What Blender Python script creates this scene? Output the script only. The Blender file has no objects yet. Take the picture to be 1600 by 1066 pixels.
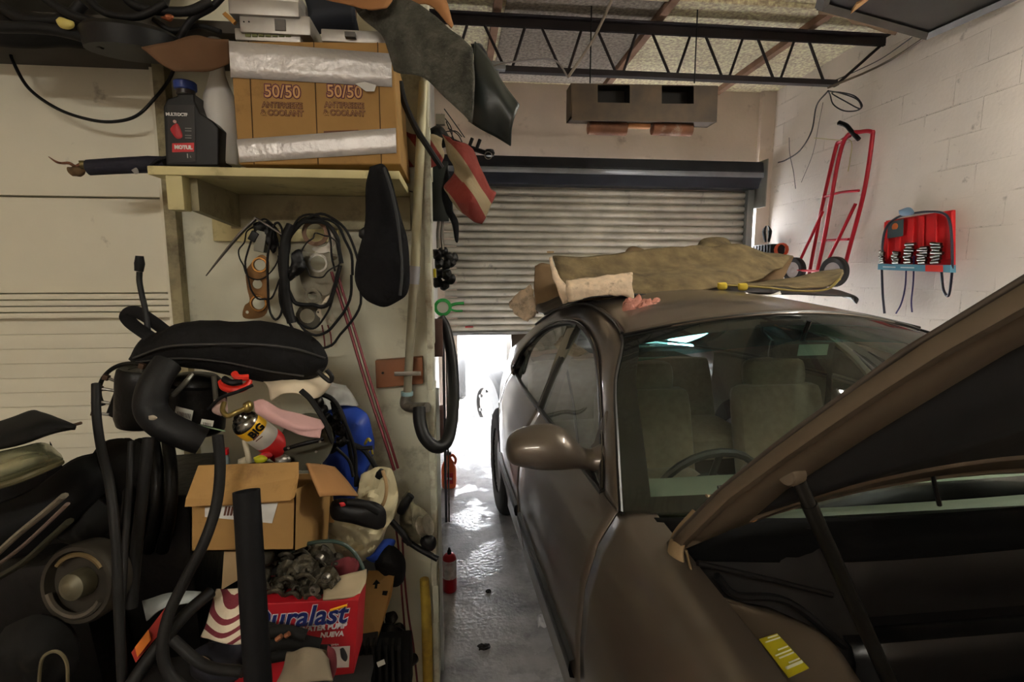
import bpy, bmesh, math, random
from mathutils import Vector, Matrix, Euler, noise
# ---------------------------------------------------------------- camera, world, lights
S = bpy.context.scene; COL = S.collection
H = 1.5; F = 800.0; YAW = math.radians(6.1); PIT = math.radians(7.3)
cam = bpy.data.objects.new('camera', bpy.data.cameras.new('camera')); COL.objects.link(cam)
cam.data.sensor_width = 36; cam.data.lens = 18.0; cam.data.clip_start = .02
cam.location = (0, 0, H); cam.rotation_euler = Euler((math.radians(90) - PIT, 0, -YAW), 'XYZ')
S.camera = cam
S.view_settings.view_transform = 'Standard'; S.view_settings.look = 'None'
S.view_settings.exposure = 0.7; S.view_settings.gamma = 1; S.view_settings.use_curve_mapping = False
W = bpy.data.worlds.new('sky'); S.world = W; W.use_nodes = True
W.node_tree.nodes['Background'].inputs[0].default_value = (.92, .95, 1, 1)
W.node_tree.nodes['Background'].inputs[1].default_value = 32.0
try:
    S.cycles.max_bounces = 10; S.cycles.transparent_max_bounces = 16; S.cycles.sample_clamp_indirect = 8
    S.cycles.use_denoising = True; S.cycles.caustics_reflective = False; S.cycles.caustics_refractive = False
except Exception: pass
def area(name, loc, rot, sx, sy, power, col, portal=False):
    l = bpy.data.lights.new(name, 'AREA'); l.shape = 'RECTANGLE'; l.size = sx; l.size_y = sy; l.energy = power; l.color = col
    if portal: l.cycles.is_portal = True
    o = bpy.data.objects.new(name, l); COL.objects.link(o); o.location = loc; o.rotation_euler = rot; return o
# the open lower part of the roller door lets daylight in
area('door_daylight_portal', (1.55, 5.42, .40), (math.radians(-90), 0, 0), 3.1, 1.2, 1, (1, 1, 1), True)
TUBE_FRONT = 62.0; TUBE_MID = 98.0     # emission of the two fluorescent fittings (see the room section)

# ---------------------------------------------------------------- helpers
random.seed(7)
R = math.radians
def V(*a): return Vector(a)
def P(px, py, Y=None, X=None, Z=None):
    """world point seen at photo pixel (px,py) on the plane y=Y, x=X or z=Z"""
    u = (px - 800) / F; v = (533 - py) / F
    z = v * math.cos(PIT) - math.sin(PIT); f = math.cos(PIT) + v * math.sin(PIT)
    y = f * math.cos(YAW) - u * math.sin(YAW); x = u * math.cos(YAW) + f * math.sin(YAW)
    s = Y / y if Y is not None else X / x if X is not None else (Z - H) / z
    return Vector((x * s, y * s, H + z * s))
def lin(c): return tuple(((x / 255) / 12.92 if x / 255 <= .04045 else ((x / 255 + .055) / 1.055) ** 2.4) for x in c)
MATS = {}
def mat(name, rgb, rough=.6, metal=0., var=.12, scale=6., bump=0., bscale=60., dirt=None, dirt_amt=.5, dirt_scale=3., spec=.5, coat=0., sheen=0.):
    """procedural material: base colour (sRGB 0-255) with noise variation, optional dirt colour and bump"""
    if name in MATS: return MATS[name]
    m = bpy.data.materials.new(name); m.use_nodes = True; nt = m.node_tree; N = nt.nodes; L = nt.links
    b = N['Principled BSDF']; b.inputs['Roughness'].default_value = rough; b.inputs['Metallic'].default_value = metal
    b.inputs['Specular IOR Level'].default_value = spec; b.inputs['Coat Weight'].default_value = coat; b.inputs['Sheen Weight'].default_value = sheen
    tc = N.new('ShaderNodeTexCoord'); nz = N.new('ShaderNodeTexNoise'); nz.inputs['Scale'].default_value = scale; nz.inputs['Detail'].default_value = 6
    L.new(tc.outputs['Object'], nz.inputs['Vector'])
    c = lin(rgb); r = N.new('ShaderNodeValToRGB'); r.color_ramp.elements[0].position = .3; r.color_ramp.elements[1].position = .7
    r.color_ramp.elements[0].color = tuple(max(0, x * (1 - var * 1.6)) for x in c) + (1,); r.color_ramp.elements[1].color = tuple(min(1, x * (1 + var)) for x in c) + (1,)
    L.new(nz.outputs['Fac'], r.inputs[0]); out = r.outputs[0]
    if dirt:
        n2 = N.new('ShaderNodeTexNoise'); n2.inputs['Scale'].default_value = dirt_scale; n2.inputs['Detail'].default_value = 9; n2.inputs['Roughness'].default_value = .68
        L.new(tc.outputs['Object'], n2.inputs['Vector'])
        r2 = N.new('ShaderNodeValToRGB'); r2.color_ramp.elements[0].position = .62 - .25 * dirt_amt; r2.color_ramp.elements[1].position = .80 - .1 * dirt_amt
        L.new(n2.outputs['Fac'], r2.inputs[0]); mx = N.new('ShaderNodeMix'); mx.data_type = 'RGBA'
        L.new(r2.outputs[0], mx.inputs[0]); L.new(out, mx.inputs[6]); mx.inputs[7].default_value = lin(dirt) + (1,); out = mx.outputs[2]
    L.new(out, b.inputs['Base Color'])
    if bump:
        n3 = N.new('ShaderNodeTexNoise'); n3.inputs['Scale'].default_value = bscale; n3.inputs['Detail'].default_value = 5
        L.new(tc.outputs['Object'], n3.inputs['Vector']); bp = N.new('ShaderNodeBump'); bp.inputs['Strength'].default_value = bump; bp.inputs['Distance'].default_value = .01
        L.new(n3.outputs['Fac'], bp.inputs['Height']); L.new(bp.outputs[0], b.inputs['Normal'])
    MATS[name] = m; return m
def emis(name, rgb, k):
    m = bpy.data.materials.new(name); m.use_nodes = True; b = m.node_tree.nodes['Principled BSDF']
    b.inputs['Base Color'].default_value = (.8, .8, .8, 1); b.inputs['Emission Color'].default_value = lin(rgb) + (1,); b.inputs['Emission Strength'].default_value = k
    return m
def glass(name, tint, refl=1.0, film=0.):
    """thin automotive glass: tinted transparency plus fresnel reflection and a pale diffuse film: dust, on side panes a painted reflection haze"""
    m = bpy.data.materials.new(name); m.use_nodes = True; nt = m.node_tree; N = nt.nodes; L = nt.links; N.clear()
    o = N.new('ShaderNodeOutputMaterial'); t = N.new('ShaderNodeBsdfTransparent'); t.inputs[0].default_value = tint + (1,)
    g = N.new('ShaderNodeBsdfGlossy'); g.inputs['Roughness'].default_value = .015; fr = N.new('ShaderNodeFresnel'); fr.inputs[0].default_value = 1.52
    mu = N.new('ShaderNodeMath'); mu.operation = 'MULTIPLY'; mu.inputs[1].default_value = refl; mu.use_clamp = True
    ms = N.new('ShaderNodeMixShader'); L.new(fr.outputs[0], mu.inputs[0]); L.new(mu.outputs[0], ms.inputs[0]); L.new(t.outputs[0], ms.inputs[1]); L.new(g.outputs[0], ms.inputs[2])
    d = N.new('ShaderNodeBsdfDiffuse'); d.inputs[0].default_value = (.6, .68, .62, 1); tc = N.new('ShaderNodeTexCoord'); nz = N.new('ShaderNodeTexNoise'); nz.inputs['Scale'].default_value = 9; nz.inputs['Detail'].default_value = 8
    L.new(tc.outputs['Object'], nz.inputs['Vector']); rp = N.new('ShaderNodeMapRange'); rp.inputs[1].default_value = .35; rp.inputs[2].default_value = .8; rp.inputs[3].default_value = film * .4; rp.inputs[4].default_value = film * 2
    L.new(nz.outputs['Fac'], rp.inputs[0]); m2 = N.new('ShaderNodeMixShader'); L.new(rp.outputs[0], m2.inputs[0]); L.new(ms.outputs[0], m2.inputs[1]); L.new(d.outputs[0], m2.inputs[2]); L.new(m2.outputs[0], o.inputs[0])
    return m

def cr(pts, n):
    """catmull-rom through pts, n samples per span"""
    pts = [Vector(p) for p in pts]
    if len(pts) < 3 or n <= 1: return pts
    o = []
    for i in range(len(pts) - 1):
        a = pts[i - 1] if i else pts[0] * 2 - pts[1]; b = pts[i]; c = pts[i + 1]; d = pts[i + 2] if i + 2 < len(pts) else pts[-1] * 2 - pts[-2]
        for k in range(n):
            t = k / n; o.append(.5 * ((2 * b) + (c - a) * t + (2 * a - 5 * b + 4 * c - d) * t * t + (3 * b - a - 3 * c + d) * t ** 3))
    o.append(pts[-1]); return o
class MB:
    """collects shapes into one bmesh"""
    def __init__(s): s.bm = bmesh.new()
    def box(s, c, d, rot=(0, 0, 0), bev=0.):
        M = Matrix.Translation(c) @ Euler(rot).to_matrix().to_4x4() @ Matrix.Diagonal((d[0], d[1], d[2], 1))
        r = bmesh.ops.create_cube(s.bm, size=1, matrix=M)
        if bev:
            es = list({e for v in r['verts'] for e in v.link_edges}); bmesh.ops.bevel(s.bm, geom=es, offset=bev, segments=2, profile=.6, affect='EDGES')
        return s
    def tube(s, pts, r, n=10, sm=6, closed=False, flat=1.0, cap=True, up=None):
        """tube along pts; r a number or one per control point; flat squashes the section"""
        pts = [Vector(p) for p in pts]; q = cr(pts, sm)
        if isinstance(r, (list, tuple)):
            rr = []; m = len(q) - 1
            for i in range(len(q)):
                t = i / m * (len(r) - 1); k = min(int(t), len(r) - 2); rr.append(r[k] + (r[k + 1] - r[k]) * (t - k))
        else: rr = [r] * len(q)
        T = []
        for i in range(len(q)):
            a = q[i - 1] if i else (q[-2] if closed else q[0]); b = q[i + 1] if i < len(q) - 1 else (q[1] if closed else q[-1]); t = (b - a)
            T.append(t.normalized() if t.length > 1e-9 else Vector((0, 0, 1)))
        u = Vector(up) if up else (Vector((0, 0, 1)) if abs(T[0].z) < .9 else Vector((1, 0, 0)))
        rings = []
        for i, p in enumerate(q):
            u = (u - T[i] * u.dot(T[i])); u = u.normalized() if u.length > 1e-6 else T[i].orthogonal().normalized()
            w = T[i].cross(u)
            rings.append([s.bm.verts.new(p + (u * math.cos(2 * math.pi * k / n) * flat + w * math.sin(2 * math.pi * k / n)) * rr[i]) for k in range(n)])
        for i in range(len(rings) - 1):
            for k in range(n): s.bm.faces.new((rings[i][k], rings[i][(k + 1) % n], rings[i + 1][(k + 1) % n], rings[i + 1][k]))
        if cap and not closed: s.bm.faces.new(rings[0][::-1]); s.bm.faces.new(rings[-1])
        return s
    def cyl(s, a, b, r, n=20, r2=None): return s.tube([a, b], [r, r if r2 is None else r2], n=n, sm=1)
    def lathe(s, prof, M=None, n=28):
        """prof: (radius, height) pairs turned about local z"""
        M = M or Matrix(); rings = []
        for (r, h) in prof: rings.append([s.bm.verts.new(M @ Vector((max(r, 1e-5) * math.cos(2 * math.pi * k / n), max(r, 1e-5) * math.sin(2 * math.pi * k / n), h))) for k in range(n)])
        for i in range(len(rings) - 1):
            for k in range(n): s.bm.faces.new((rings[i][k], rings[i][(k + 1) % n], rings[i + 1][(k + 1) % n], rings[i + 1][k]))
        if prof[0] != prof[-1]: s.bm.faces.new(rings[0][::-1]); s.bm.faces.new(rings[-1])
        else: bmesh.ops.remove_doubles(s.bm, verts=rings[0] + rings[-1], dist=1e-6)
        return s
    def prism(s, pts, d, holes=()):
        """3D outline pts extruded by vector d; holes are outlines on the same plane"""
        d = Vector(d); loops = [[Vector(p) for p in pts]] + [[Vector(p) for p in h] for h in holes]
        for off, flip in ((Vector(), 0), (d, 1)):
            es = []
            for lp in loops:
                vs = [s.bm.verts.new(p + off) for p in lp]; es += [s.bm.edges.new((vs[i], vs[(i + 1) % len(vs)])) for i in range(len(vs))]
            if holes: bmesh.ops.triangle_fill(s.bm, edges=es, use_beauty=True)
            else: s.bm.faces.new(vs)
        for lp in loops:
            a = [s.bm.verts.new(p) for p in lp]; b = [s.bm.verts.new(p + d) for p in lp]; n = len(lp)
            for i in range(n): s.bm.faces.new((a[i], a[(i + 1) % n], b[(i + 1) % n], b[i]))
        bmesh.ops.remove_doubles(s.bm, verts=s.bm.verts[:], dist=1e-5)
        return s
    def grid(s, rows, closed=False):
        g = [[s.bm.verts.new(p) for p in row] for row in rows]
        for i in range(len(g) - 1):
            m = len(g[i])
            for j in range(m if closed else m - 1): s.bm.faces.new((g[i][j], g[i][(j + 1) % m], g[i + 1][(j + 1) % m], g[i + 1][j]))
        return s
    def sheet(s, rows, sub=6, amp=0., fs=8., seed=0):
        """smooth sheet through a grid of points, with noise folds"""
        a = [cr(r, sub) for r in rows]; cols = [cr([a[i][j] for i in range(len(a))], sub) for j in range(len(a[0]))]
        g = [[cols[j][i].copy() for j in range(len(cols))] for i in range(len(cols[0]))]
        for row in g:
            for p in row:
                if amp:
                    k = Vector((seed * 3.7, seed, 0)); p += Vector((noise.noise(p * fs + k), noise.noise(p * fs + k + Vector((9, 0, 0))), noise.noise(p * fs + k + Vector((0, 9, 0))))) * amp
        return s.grid(g)
    def puff(s, outline, c=None, thick=.03, dirn=(0, -1, 0), rings=9, amp=0., fs=14., seed=0, sub=5, back=.6, pw=.5):
        """closed cushion-like body over a star-shaped outline, bulging along dirn"""
        ol = cr([Vector(p) for p in outline] + [Vector(outline[0])], sub)[:-1]; c = Vector(c) if c is not None else sum(ol, Vector()) / len(ol); d = Vector(dirn).normalized()
        for side in (1, -back):
            prev = None
            for i in range(rings + 1):
                t = 1 - i / rings; h = thick * side * max(0, 1 - t ** 2.2) ** pw; ring = []
                pts = ol if i < rings else [c]
                for p in pts:
                    q = c + (p - c) * t; nv = noise.noise(q * fs + Vector((seed, seed * 2.1, 0))) + .5 * noise.noise(q * fs * 2.3 + Vector((seed, 0, 3)))
                    ring.append(s.bm.verts.new(q + d * (h + nv * amp * (1 if t < 1 else .6) * (1 if side > 0 else .5)) + (Vector((0, 0, 1)) * nv * amp * .5)))
                if prev:
                    n = len(prev)
                    for k in range(n):
                        if i < rings: f = (prev[k], prev[(k + 1) % n], ring[(k + 1) % n], ring[k])
                        else: f = (prev[k], prev[(k + 1) % n], ring[0])
                        s.bm.faces.new(f if side > 0 else f[::-1])
                prev = ring
        bmesh.ops.remove_doubles(s.bm, verts=s.bm.verts[:], dist=1e-4)
        return s
    def build(s, name, m, parent=None, smooth=True, solid=0., bevel=0., sub=0, angle=40):
        me = bpy.data.meshes.new(name); bmesh.ops.recalc_face_normals(s.bm, faces=s.bm.faces[:]); s.bm.to_mesh(me); s.bm.free()
        if isinstance(m, (list, tuple)):
            for x in m: me.materials.append(x)
        else: me.materials.append(m)
        o = bpy.data.objects.new(name, me); COL.objects.link(o)
        if smooth:
            for p in me.polygons: p.use_smooth = True
            try: me.set_sharp_from_angle(angle=R(angle))
            except Exception: pass
        if parent: adopt(o, parent)
        if solid: md = o.modifiers.new('s', 'SOLIDIFY'); md.thickness = solid; md.offset = 0
        if bevel: md = o.modifiers.new('b', 'BEVEL'); md.width = bevel; md.segments = 2; md.limit_method = 'ANGLE'
        if sub: md = o.modifiers.new('u', 'SUBSURF'); md.levels = sub; md.render_levels = sub
        return o
def wmat(o):
    M = Matrix.Translation(o.location) @ o.rotation_euler.to_matrix().to_4x4() @ Matrix.Diagonal(tuple(o.scale) + (1,))
    return (wmat(o.parent) @ o.matrix_parent_inverse @ M) if o.parent else M
def adopt(o, parent):
    o.parent = parent; o.matrix_parent_inverse = wmat(parent).inverted()
def tag(o, label=None, cat=None, group=None, kind=None):
    if label: o['label'] = label
    if cat: o['category'] = cat
    if group: o['group'] = group
    if kind: o['kind'] = kind
    return o
def thing(name, label, cat, loc=(0, 0, 0), group=None):
    o = bpy.data.objects.new(name, None); COL.objects.link(o); o.location = loc; o.empty_display_size = .05
    return tag(o, label, cat, group)
def copy_tree(o, parent=None):
    c = o.copy(); COL.objects.link(c)
    if parent: c.parent = parent; c.matrix_parent_inverse = o.matrix_parent_inverse.copy()
    for ch in list(o.children): copy_tree(ch, c)
    return c
def text(name, s, size, m, M, parent, shear=0., offset=0., extrude=.0006, space=1., align='CENTER', sx=1.):
    cu = bpy.data.curves.new(name, 'FONT'); cu.body = s; cu.size = size; cu.shear = shear; cu.offset = offset; cu.extrude = extrude
    cu.align_x = align; cu.align_y = 'CENTER'; cu.space_character = space; cu.resolution_u = 3
    t = bpy.data.objects.new(name, cu); COL.objects.link(t); bpy.context.view_layer.update()
    me = bpy.data.meshes.new_from_object(t.evaluated_get(bpy.context.evaluated_depsgraph_get())); bpy.data.objects.remove(t)
    me.transform(M @ Matrix.Diagonal((sx, 1, 1, 1))); me.materials.clear(); me.materials.append(m)
    o = bpy.data.objects.new(name, me); COL.objects.link(o); adopt(o, parent); return o
def frame(o, xa, za):
    """matrix: local x along xa, local y along za, local z towards the viewer of the face"""
    x = Vector(xa).normalized(); y = Vector(za); y = (y - x * y.dot(x)).normalized(); z = x.cross(y); M = Matrix((x, y, z)).transposed().to_4x4(); M.translation = Vector(o); return M
FR = lambda o: frame(o, (1, 0, 0), (0, 0, 1))
def PX(pts, Y): return [P(a, b, Y) for a, b in pts]
def circ(c, r, n=24, ax='y', ph=0, rz=None):
    rz = r if rz is None else rz
    c = Vector(c); out = []
    for k in range(n):
        a = 2 * math.pi * k / n + ph; u, v = r * math.cos(a), rz * math.sin(a)
        out.append(c + (Vector((u, 0, v)) if ax == 'y' else Vector((0, u, v)) if ax == 'x' else Vector((u, v, 0))))
    return out
# ---------------------------------------------------------------- room shell
def blockwall(name, rgb, axis):
    """painted concrete block: shallow mortar joints as bump, scuffs and stains in the paint"""
    m = mat(name, rgb, .75, var=.05, scale=2.2, dirt=(120, 105, 92), dirt_amt=.02, dirt_scale=9)
    nt = m.node_tree; N = nt.nodes; L = nt.links; tc = N['Texture Coordinate']; b = N['Principled BSDF']
    sp = N.new('ShaderNodeSeparateXYZ'); cb = N.new('ShaderNodeCombineXYZ'); L.new(tc.outputs['Object'], sp.inputs[0])
    L.new(sp.outputs[axis], cb.inputs[0]); L.new(sp.outputs[2], cb.inputs[1])
    br = N.new('ShaderNodeTexBrick'); br.inputs['Scale'].default_value = 1; br.inputs['Brick Width'].default_value = .40; br.inputs['Row Height'].default_value = .20; br.inputs['Mortar Size'].default_value = .005; br.inputs['Mortar Smooth'].default_value = .5
    br.inputs['Color1'].default_value = br.inputs['Color2'].default_value = (1, 1, 1, 1); br.inputs['Mortar'].default_value = (0, 0, 0, 1)
    nz = N.new('ShaderNodeTexNoise'); nz.inputs['Scale'].default_value = 45; nz.inputs['Detail'].default_value = 7; L.new(tc.outputs['Object'], nz.inputs['Vector'])
    n4 = N.new('ShaderNodeTexNoise'); n4.inputs['Scale'].default_value = 3.5; n4.inputs['Detail'].default_value = 2; L.new(tc.outputs['Object'], n4.inputs['Vector'])
    r4 = N.new('ShaderNodeMapRange'); r4.inputs[1].default_value = .42; r4.inputs[2].default_value = .62; r4.inputs[3].default_value = 0.05; r4.inputs[4].default_value = .8; L.new(n4.outputs['Fac'], r4.inputs[0])
    L.new(cb.outputs[0], br.inputs['Vector'])
    b1 = N.new('ShaderNodeBump'); b1.inputs['Distance'].default_value = .012; L.new(r4.outputs[0], b1.inputs['Strength']); L.new(br.outputs['Color'], b1.inputs['Height'])
    b2 = N.new('ShaderNodeBump'); b2.inputs['Strength'].default_value = .4; b2.inputs['Distance'].default_value = .006; L.new(nz.outputs['Fac'], b2.inputs['Height']); L.new(b1.outputs[0], b2.inputs['Normal']); L.new(b2.outputs[0], b.inputs['Normal'])
    # grime caught in parts of the joints
    bc = b.inputs['Base Color'].links[0].from_socket; inv = N.new('ShaderNodeMath'); inv.operation = 'SUBTRACT'; inv.inputs[0].default_value = 1; L.new(br.outputs['Color'], inv.inputs[1])
    r5 = N.new('ShaderNodeMapRange'); r5.inputs[1].default_value = .55; r5.inputs[2].default_value = .72; r5.inputs[4].default_value = .75; L.new(nz.outputs['Fac'], r5.inputs[0])
    m1 = N.new('ShaderNodeMath'); m1.operation = 'MULTIPLY'; L.new(inv.outputs[0], m1.inputs[0]); L.new(r5.outputs[0], m1.inputs[1])
    m2 = N.new('ShaderNodeMath'); m2.operation = 'MULTIPLY'; L.new(m1.outputs[0], m2.inputs[0]); L.new(r4.outputs[0], m2.inputs[1])
    mx = N.new('ShaderNodeMix'); mx.data_type = 'RGBA'; L.new(m2.outputs[0], mx.inputs[0]); L.new(bc, mx.inputs[6]); mx.inputs[7].default_value = lin((95, 82, 72)) + (1,); L.new(mx.outputs[2], b.inputs['Base Color'])
    return m
m_block = blockwall('painted_block', (232, 222, 212), 1)
m_plaster = mat('painted_render', (226, 210, 196), .8, var=.05, scale=3, bump=.2, bscale=30, dirt=(150, 128, 112), dirt_amt=.12, dirt_scale=4)
m_white = mat('cream_board', (226, 222, 202), .55, var=.04, scale=3, bump=.05, bscale=20, dirt=(105, 92, 70), dirt_amt=-.12, dirt_scale=7)
m_wallp = mat('cream_plaster_wall', (208, 207, 186), .65, var=.10, scale=4, bump=.1, bscale=30, dirt=(95, 88, 70), dirt_amt=.26, dirt_scale=6)
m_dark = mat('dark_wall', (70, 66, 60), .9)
m_black = mat('black_plastic', (9, 9, 10), .5, var=.3, spec=.3)
m_blackm = mat('black_steel', (11, 10, 11), .5, .3, var=.3, spec=.3)
m_rubber = mat('black_rubber', (11, 11, 12), .6, var=.25, bump=.1, bscale=80, spec=.3)
m_steel = mat('worn_steel', (140, 136, 128), .42, .85, var=.2, scale=14, dirt=(70, 55, 40), dirt_amt=.3, dirt_scale=12)
m_alu = mat('cast_aluminium', (150, 142, 125), .5, .75, var=.25, scale=20, bump=.3, bscale=70, dirt=(50, 42, 32), dirt_amt=.4, dirt_scale=14)
m_card = mat('brown_cardboard', (156, 120, 68), .85, var=.07, scale=9, bump=.06, bscale=40, dirt=(95, 66, 38), dirt_amt=.15, dirt_scale=7)
m_rust = mat('rusty_steel', (128, 84, 60), .7, .3, var=.25, scale=9, dirt=(190, 180, 165), dirt_amt=.3, dirt_scale=6)

def structure(name, o): o['kind'] = 'structure'; return o
# floor: stained concrete, damp patches
mf = mat('stained_concrete', (186, 184, 186), .62, var=.22, scale=5, bump=.35, bscale=55, dirt=(62, 60, 62), dirt_amt=.55, dirt_scale=2.6)
nt = mf.node_tree; N = nt.nodes; n5 = N.new('ShaderNodeTexNoise'); n5.inputs['Scale'].default_value = 3.1; n5.inputs['Detail'].default_value = 5; n5.inputs['Roughness'].default_value = .6
nt.links.new(N['Texture Coordinate'].outputs['Object'], n5.inputs['Vector']); r6 = N.new('ShaderNodeMapRange'); r6.inputs[1].default_value = .50; r6.inputs[2].default_value = .56; r6.inputs[3].default_value = .62; r6.inputs[4].default_value = .22
nt.links.new(n5.outputs['Fac'], r6.inputs[0]); nt.links.new(r6.outputs[0], N['Principled BSDF'].inputs['Roughness'])
o = MB().box((.4, 1.45, -.05), (6.2, 7.7, .1)).build('floor', mf, smooth=False); o['kind'] = 'structure'
m_out = mat('outdoor_concrete', (200, 198, 194), .9, var=.1)
o = MB().prism([(-14, 5.3, -.4), (-14, 5.3, -.01), (-14, 5.45, -.38), (-14, 40, -.38), (-14, 40, -.4)], (32, 0, 0)).build('ground', m_out, smooth=False); o['kind'] = 'structure'
# ceiling panels: fibre boards, some grey, on rusty purlins
def ceilmat(name, rgb):
    m = mat(name, rgb, .9, var=.30, scale=42, bump=.7, bscale=75, dirt=tuple(int(c * .6) for c in rgb), dirt_amt=.12, dirt_scale=2); return m
cm1 = ceilmat('fibre_board_beige', (250, 224, 190)); cm2 = ceilmat('fibre_board_grey', (150, 140, 128))
b = MB(); b.box((.4, 1.45, 3.40), (6.2, 7.7, .1)); o = b.build('ceiling', cm1, smooth=False); o['kind'] = 'structure'
for k, (xa, xb) in enumerate(((.02, 1.02), )):
    pass
# grey boards set between the purlins
for q in ([(800, -40), (1250, -40), (1168, 20), (960, 165), (820, 165)],):
    pts = [P(a, c, Z=3.345) for a, c in q]
x0, x1 = .36, 1.42
o = MB().box(((x0 + x1) / 2, 4.25, 3.343), (x1 - x0, 1.75, .016)).build('ceiling_board', cm2, smooth=False); o['kind'] = 'structure'
for i, x in enumerate((.30, 1.46, 2.62)):
    o = MB().box((x, 2.0, 3.325), (.055, 6.35, .05)).build('trim_%d' % (i + 1), mat('purlin_rust', (150, 118, 96), .75, .1, var=.2, scale=9)); o['kind'] = 'structure'
o = MB().box((.4, 3.55, 3.335), (6.0, .02, .03)).build('trim_4', cm1); o['kind'] = 'structure'
# right wall, rear wall with door opening
o = MB().box((3.30, 1.45, 1.65), (.1, 7.7, 3.5)).build('wall_right', m_block, smooth=False); o['kind'] = 'structure'
b = MB(); b.box((1.55, 5.27, 2.96), (3.10, .14, .78)); b.box((3.185, 5.245, 1.65), (.17, .19, 3.4)); b.box((-1.33, 5.245, 1.65), (2.66, .19, 3.4))
o = b.build('wall_back', m_plaster, smooth=False); o['kind'] = 'structure'
o = MB().box((.4, -2.45, 1.65), (6.2, .1, 3.5)).build('wall_front', m_plaster, smooth=False); o['kind'] = 'structure'
o = MB().box((-2.65, 1.45, 1.65), (.1, 7.7, 3.5)).build('wall_left', m_plaster, smooth=False); o['kind'] = 'structure'
# partition at y=1.75: plaster part with the pipe, boarded part to its left
YW = 1.75
xe = P(668, 500, YW).x; xt = P(275, 300, YW).x
b = MB(); b.box(((xe + xt) / 2, YW + .04, 1.65), (xe - xt, .08, 3.4)); o = b.build('wall_partition', m_wallp, smooth=False); o['kind'] = 'structure'
o = MB().box((-.22, 3.5, 1.65), (.06, 3.4, 3.4)).build('wall_aisle', mat('pale_aisle_wall', (190, 186, 178), .7, var=.1), smooth=False); o['kind'] = 'structure'
# chipped end post
m_post = mat('chipped_post', (200, 200, 180), .7, var=.12, scale=8, bump=.5, bscale=25, dirt=(110, 72, 48), dirt_amt=.5, dirt_scale=9)
x2 = P(680, 700, YW - .06).x
b = MB()
for k in range(24):
    z0 = k * .14; j = random.uniform(-.003, .004)
    b.box(((xe + x2) / 2 + j, YW + .02, z0 + .07), (x2 - xe, .16, .142), bev=.004)
o = b.build('trim_5', m_post); o['kind'] = 'structure'
o = MB().box((x2 + .006, YW + .06, .55), (.012, .02, 1.1)).build('trim_6', mat('pale_metal_strip', (200, 205, 205), .4, .3)); o['kind'] = 'structure'
m_yel = mat('yellow_paint', (190, 160, 60), .6, var=.25, scale=12, dirt=(100, 70, 40), dirt_amt=.4, dirt_scale=10)
pa = P(663, 905, YW - .07); pb = P(668, 1090, YW - .07)
b = MB(); b.tube([pa, (pa + pb) / 2 + V(.004, 0, 0), pb + V(0, 0, -.35)], [.016, .019, .016], sm=8)
o = b.build('trim_7', m_yel); o['kind'] = 'structure'
# boarded panel: upper boards, moulding, louvred lower part
b = MB(); xl = -2.6; xr = P(262, 300, YW).x; cx = (xl + xr) / 2; wd = xr - xl
zA = P(100, 307, YW).z; zB = P(100, 459, YW).z; zC = P(100, 498, YW).z; zT = P(100, 84, YW).z
b.box((cx, YW + .03, (zT + zA) / 2 + .002), (wd, .03, zT - zA - .004), bev=.002); b.box((cx, YW + .036, (zA + zB) / 2), (wd, .03, zA - zB - .004), bev=.002)
h = (zB - zC) / 4
for k in range(4): b.box((cx, YW + .02 - .008 * (k % 2), zB - h * (k + .5)), (wd, .04, h * .86), bev=.004)
z = zC; k = 0
while z > .3:
    b.box((cx, YW + .028, z - .0245), (wd, .012, .055), rot=(R(-9), 0, 0), bev=.002); z -= .047
b.box((cx, YW + .055, zT / 2), (wd, .01, zT)); b.box((xr - .012, YW + .008, 1.3), (.02, .03, 2.6), bev=.002)
o = b.build('wall_boarding', m_white, smooth=True); o['kind'] = 'structure'
m_tr = mat('stained_trim', (165, 155, 120), .7, var=.2, scale=8, dirt=(60, 46, 30), dirt_amt=.75, dirt_scale=9)
b = MB(); ps = [P(264, 98, YW - .0), P(272, 340, YW), P(286, 505, YW)]
b.box((P(272, 300, YW).x, YW - .012, 1.65), (.035, .05, 3.0), bev=.004); o = b.build('trim_8', m_tr); o['kind'] = 'structure'

# roller door
m_slat = mat('grimy_galvanised_slat', (224, 218, 204), .5, .2, var=.14, scale=5, dirt=(90, 84, 76), dirt_amt=.05, dirt_scale=9)
YD = 5.14; zt = P(960, 292, YD).z; zb = P(760, 519, YD).z; xL = -.12; xR = P(1163, 330, YD).x
d = thing('door_1', None, None, (1.5, YD, zb)); d['kind'] = 'structure'
n = 21; hs = (zt + .05 - zb) / n; prof = []
for i in range(n):
    z0 = zb + i * hs
    for k, (dy, dz) in enumerate(((.022, 0), (.0, .12), (-.012, .32), (-.014, .6), (-.006, .80), (.022, .88), (.026, .97))): prof.append((YD + dy, z0 + dz * hs))
b = MB(); b.grid([[V(xL, y, z) for (y, z) in prof], [V(xR, y, z) for (y, z) in prof]]); b.build('curtain', m_slat, d, solid=.003)
b = MB(); b.box(((xL + xR) / 2, YD, zb - .012), (xR - xL, .05, .035), bev=.004); b.build('bottom_bar', mat('bar_grey', (150, 150, 150), .5, .4), d)
m_hood = mat('dark_blue_grey_steel', (40, 42, 50), .45, .4, var=.15)
za = P(960, 247, YD - .1).z; zc = P(960, 292, YD - .1).z; xh = P(1182, 260, YD - .1).x
b = MB(); b.prism([(xL, YD, za), (xL, YD - .22, za - .03), (xL, YD - .24, (za * .55 + zc * .45)), (xL, YD - .16, zc), (xL, YD, zc)], (xh - xL, 0, 0)); b.build('hood_cover', m_hood, d, bevel=.006)
b = MB(); b.box(((xL + xh) / 2, YD - .235, (za * .42 + zc * .58)), (xh - xL, .012, .05), bev=.004); b.build('hood_strip', mat('pale_strip', (150, 155, 165), .35, .6), d)
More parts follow.
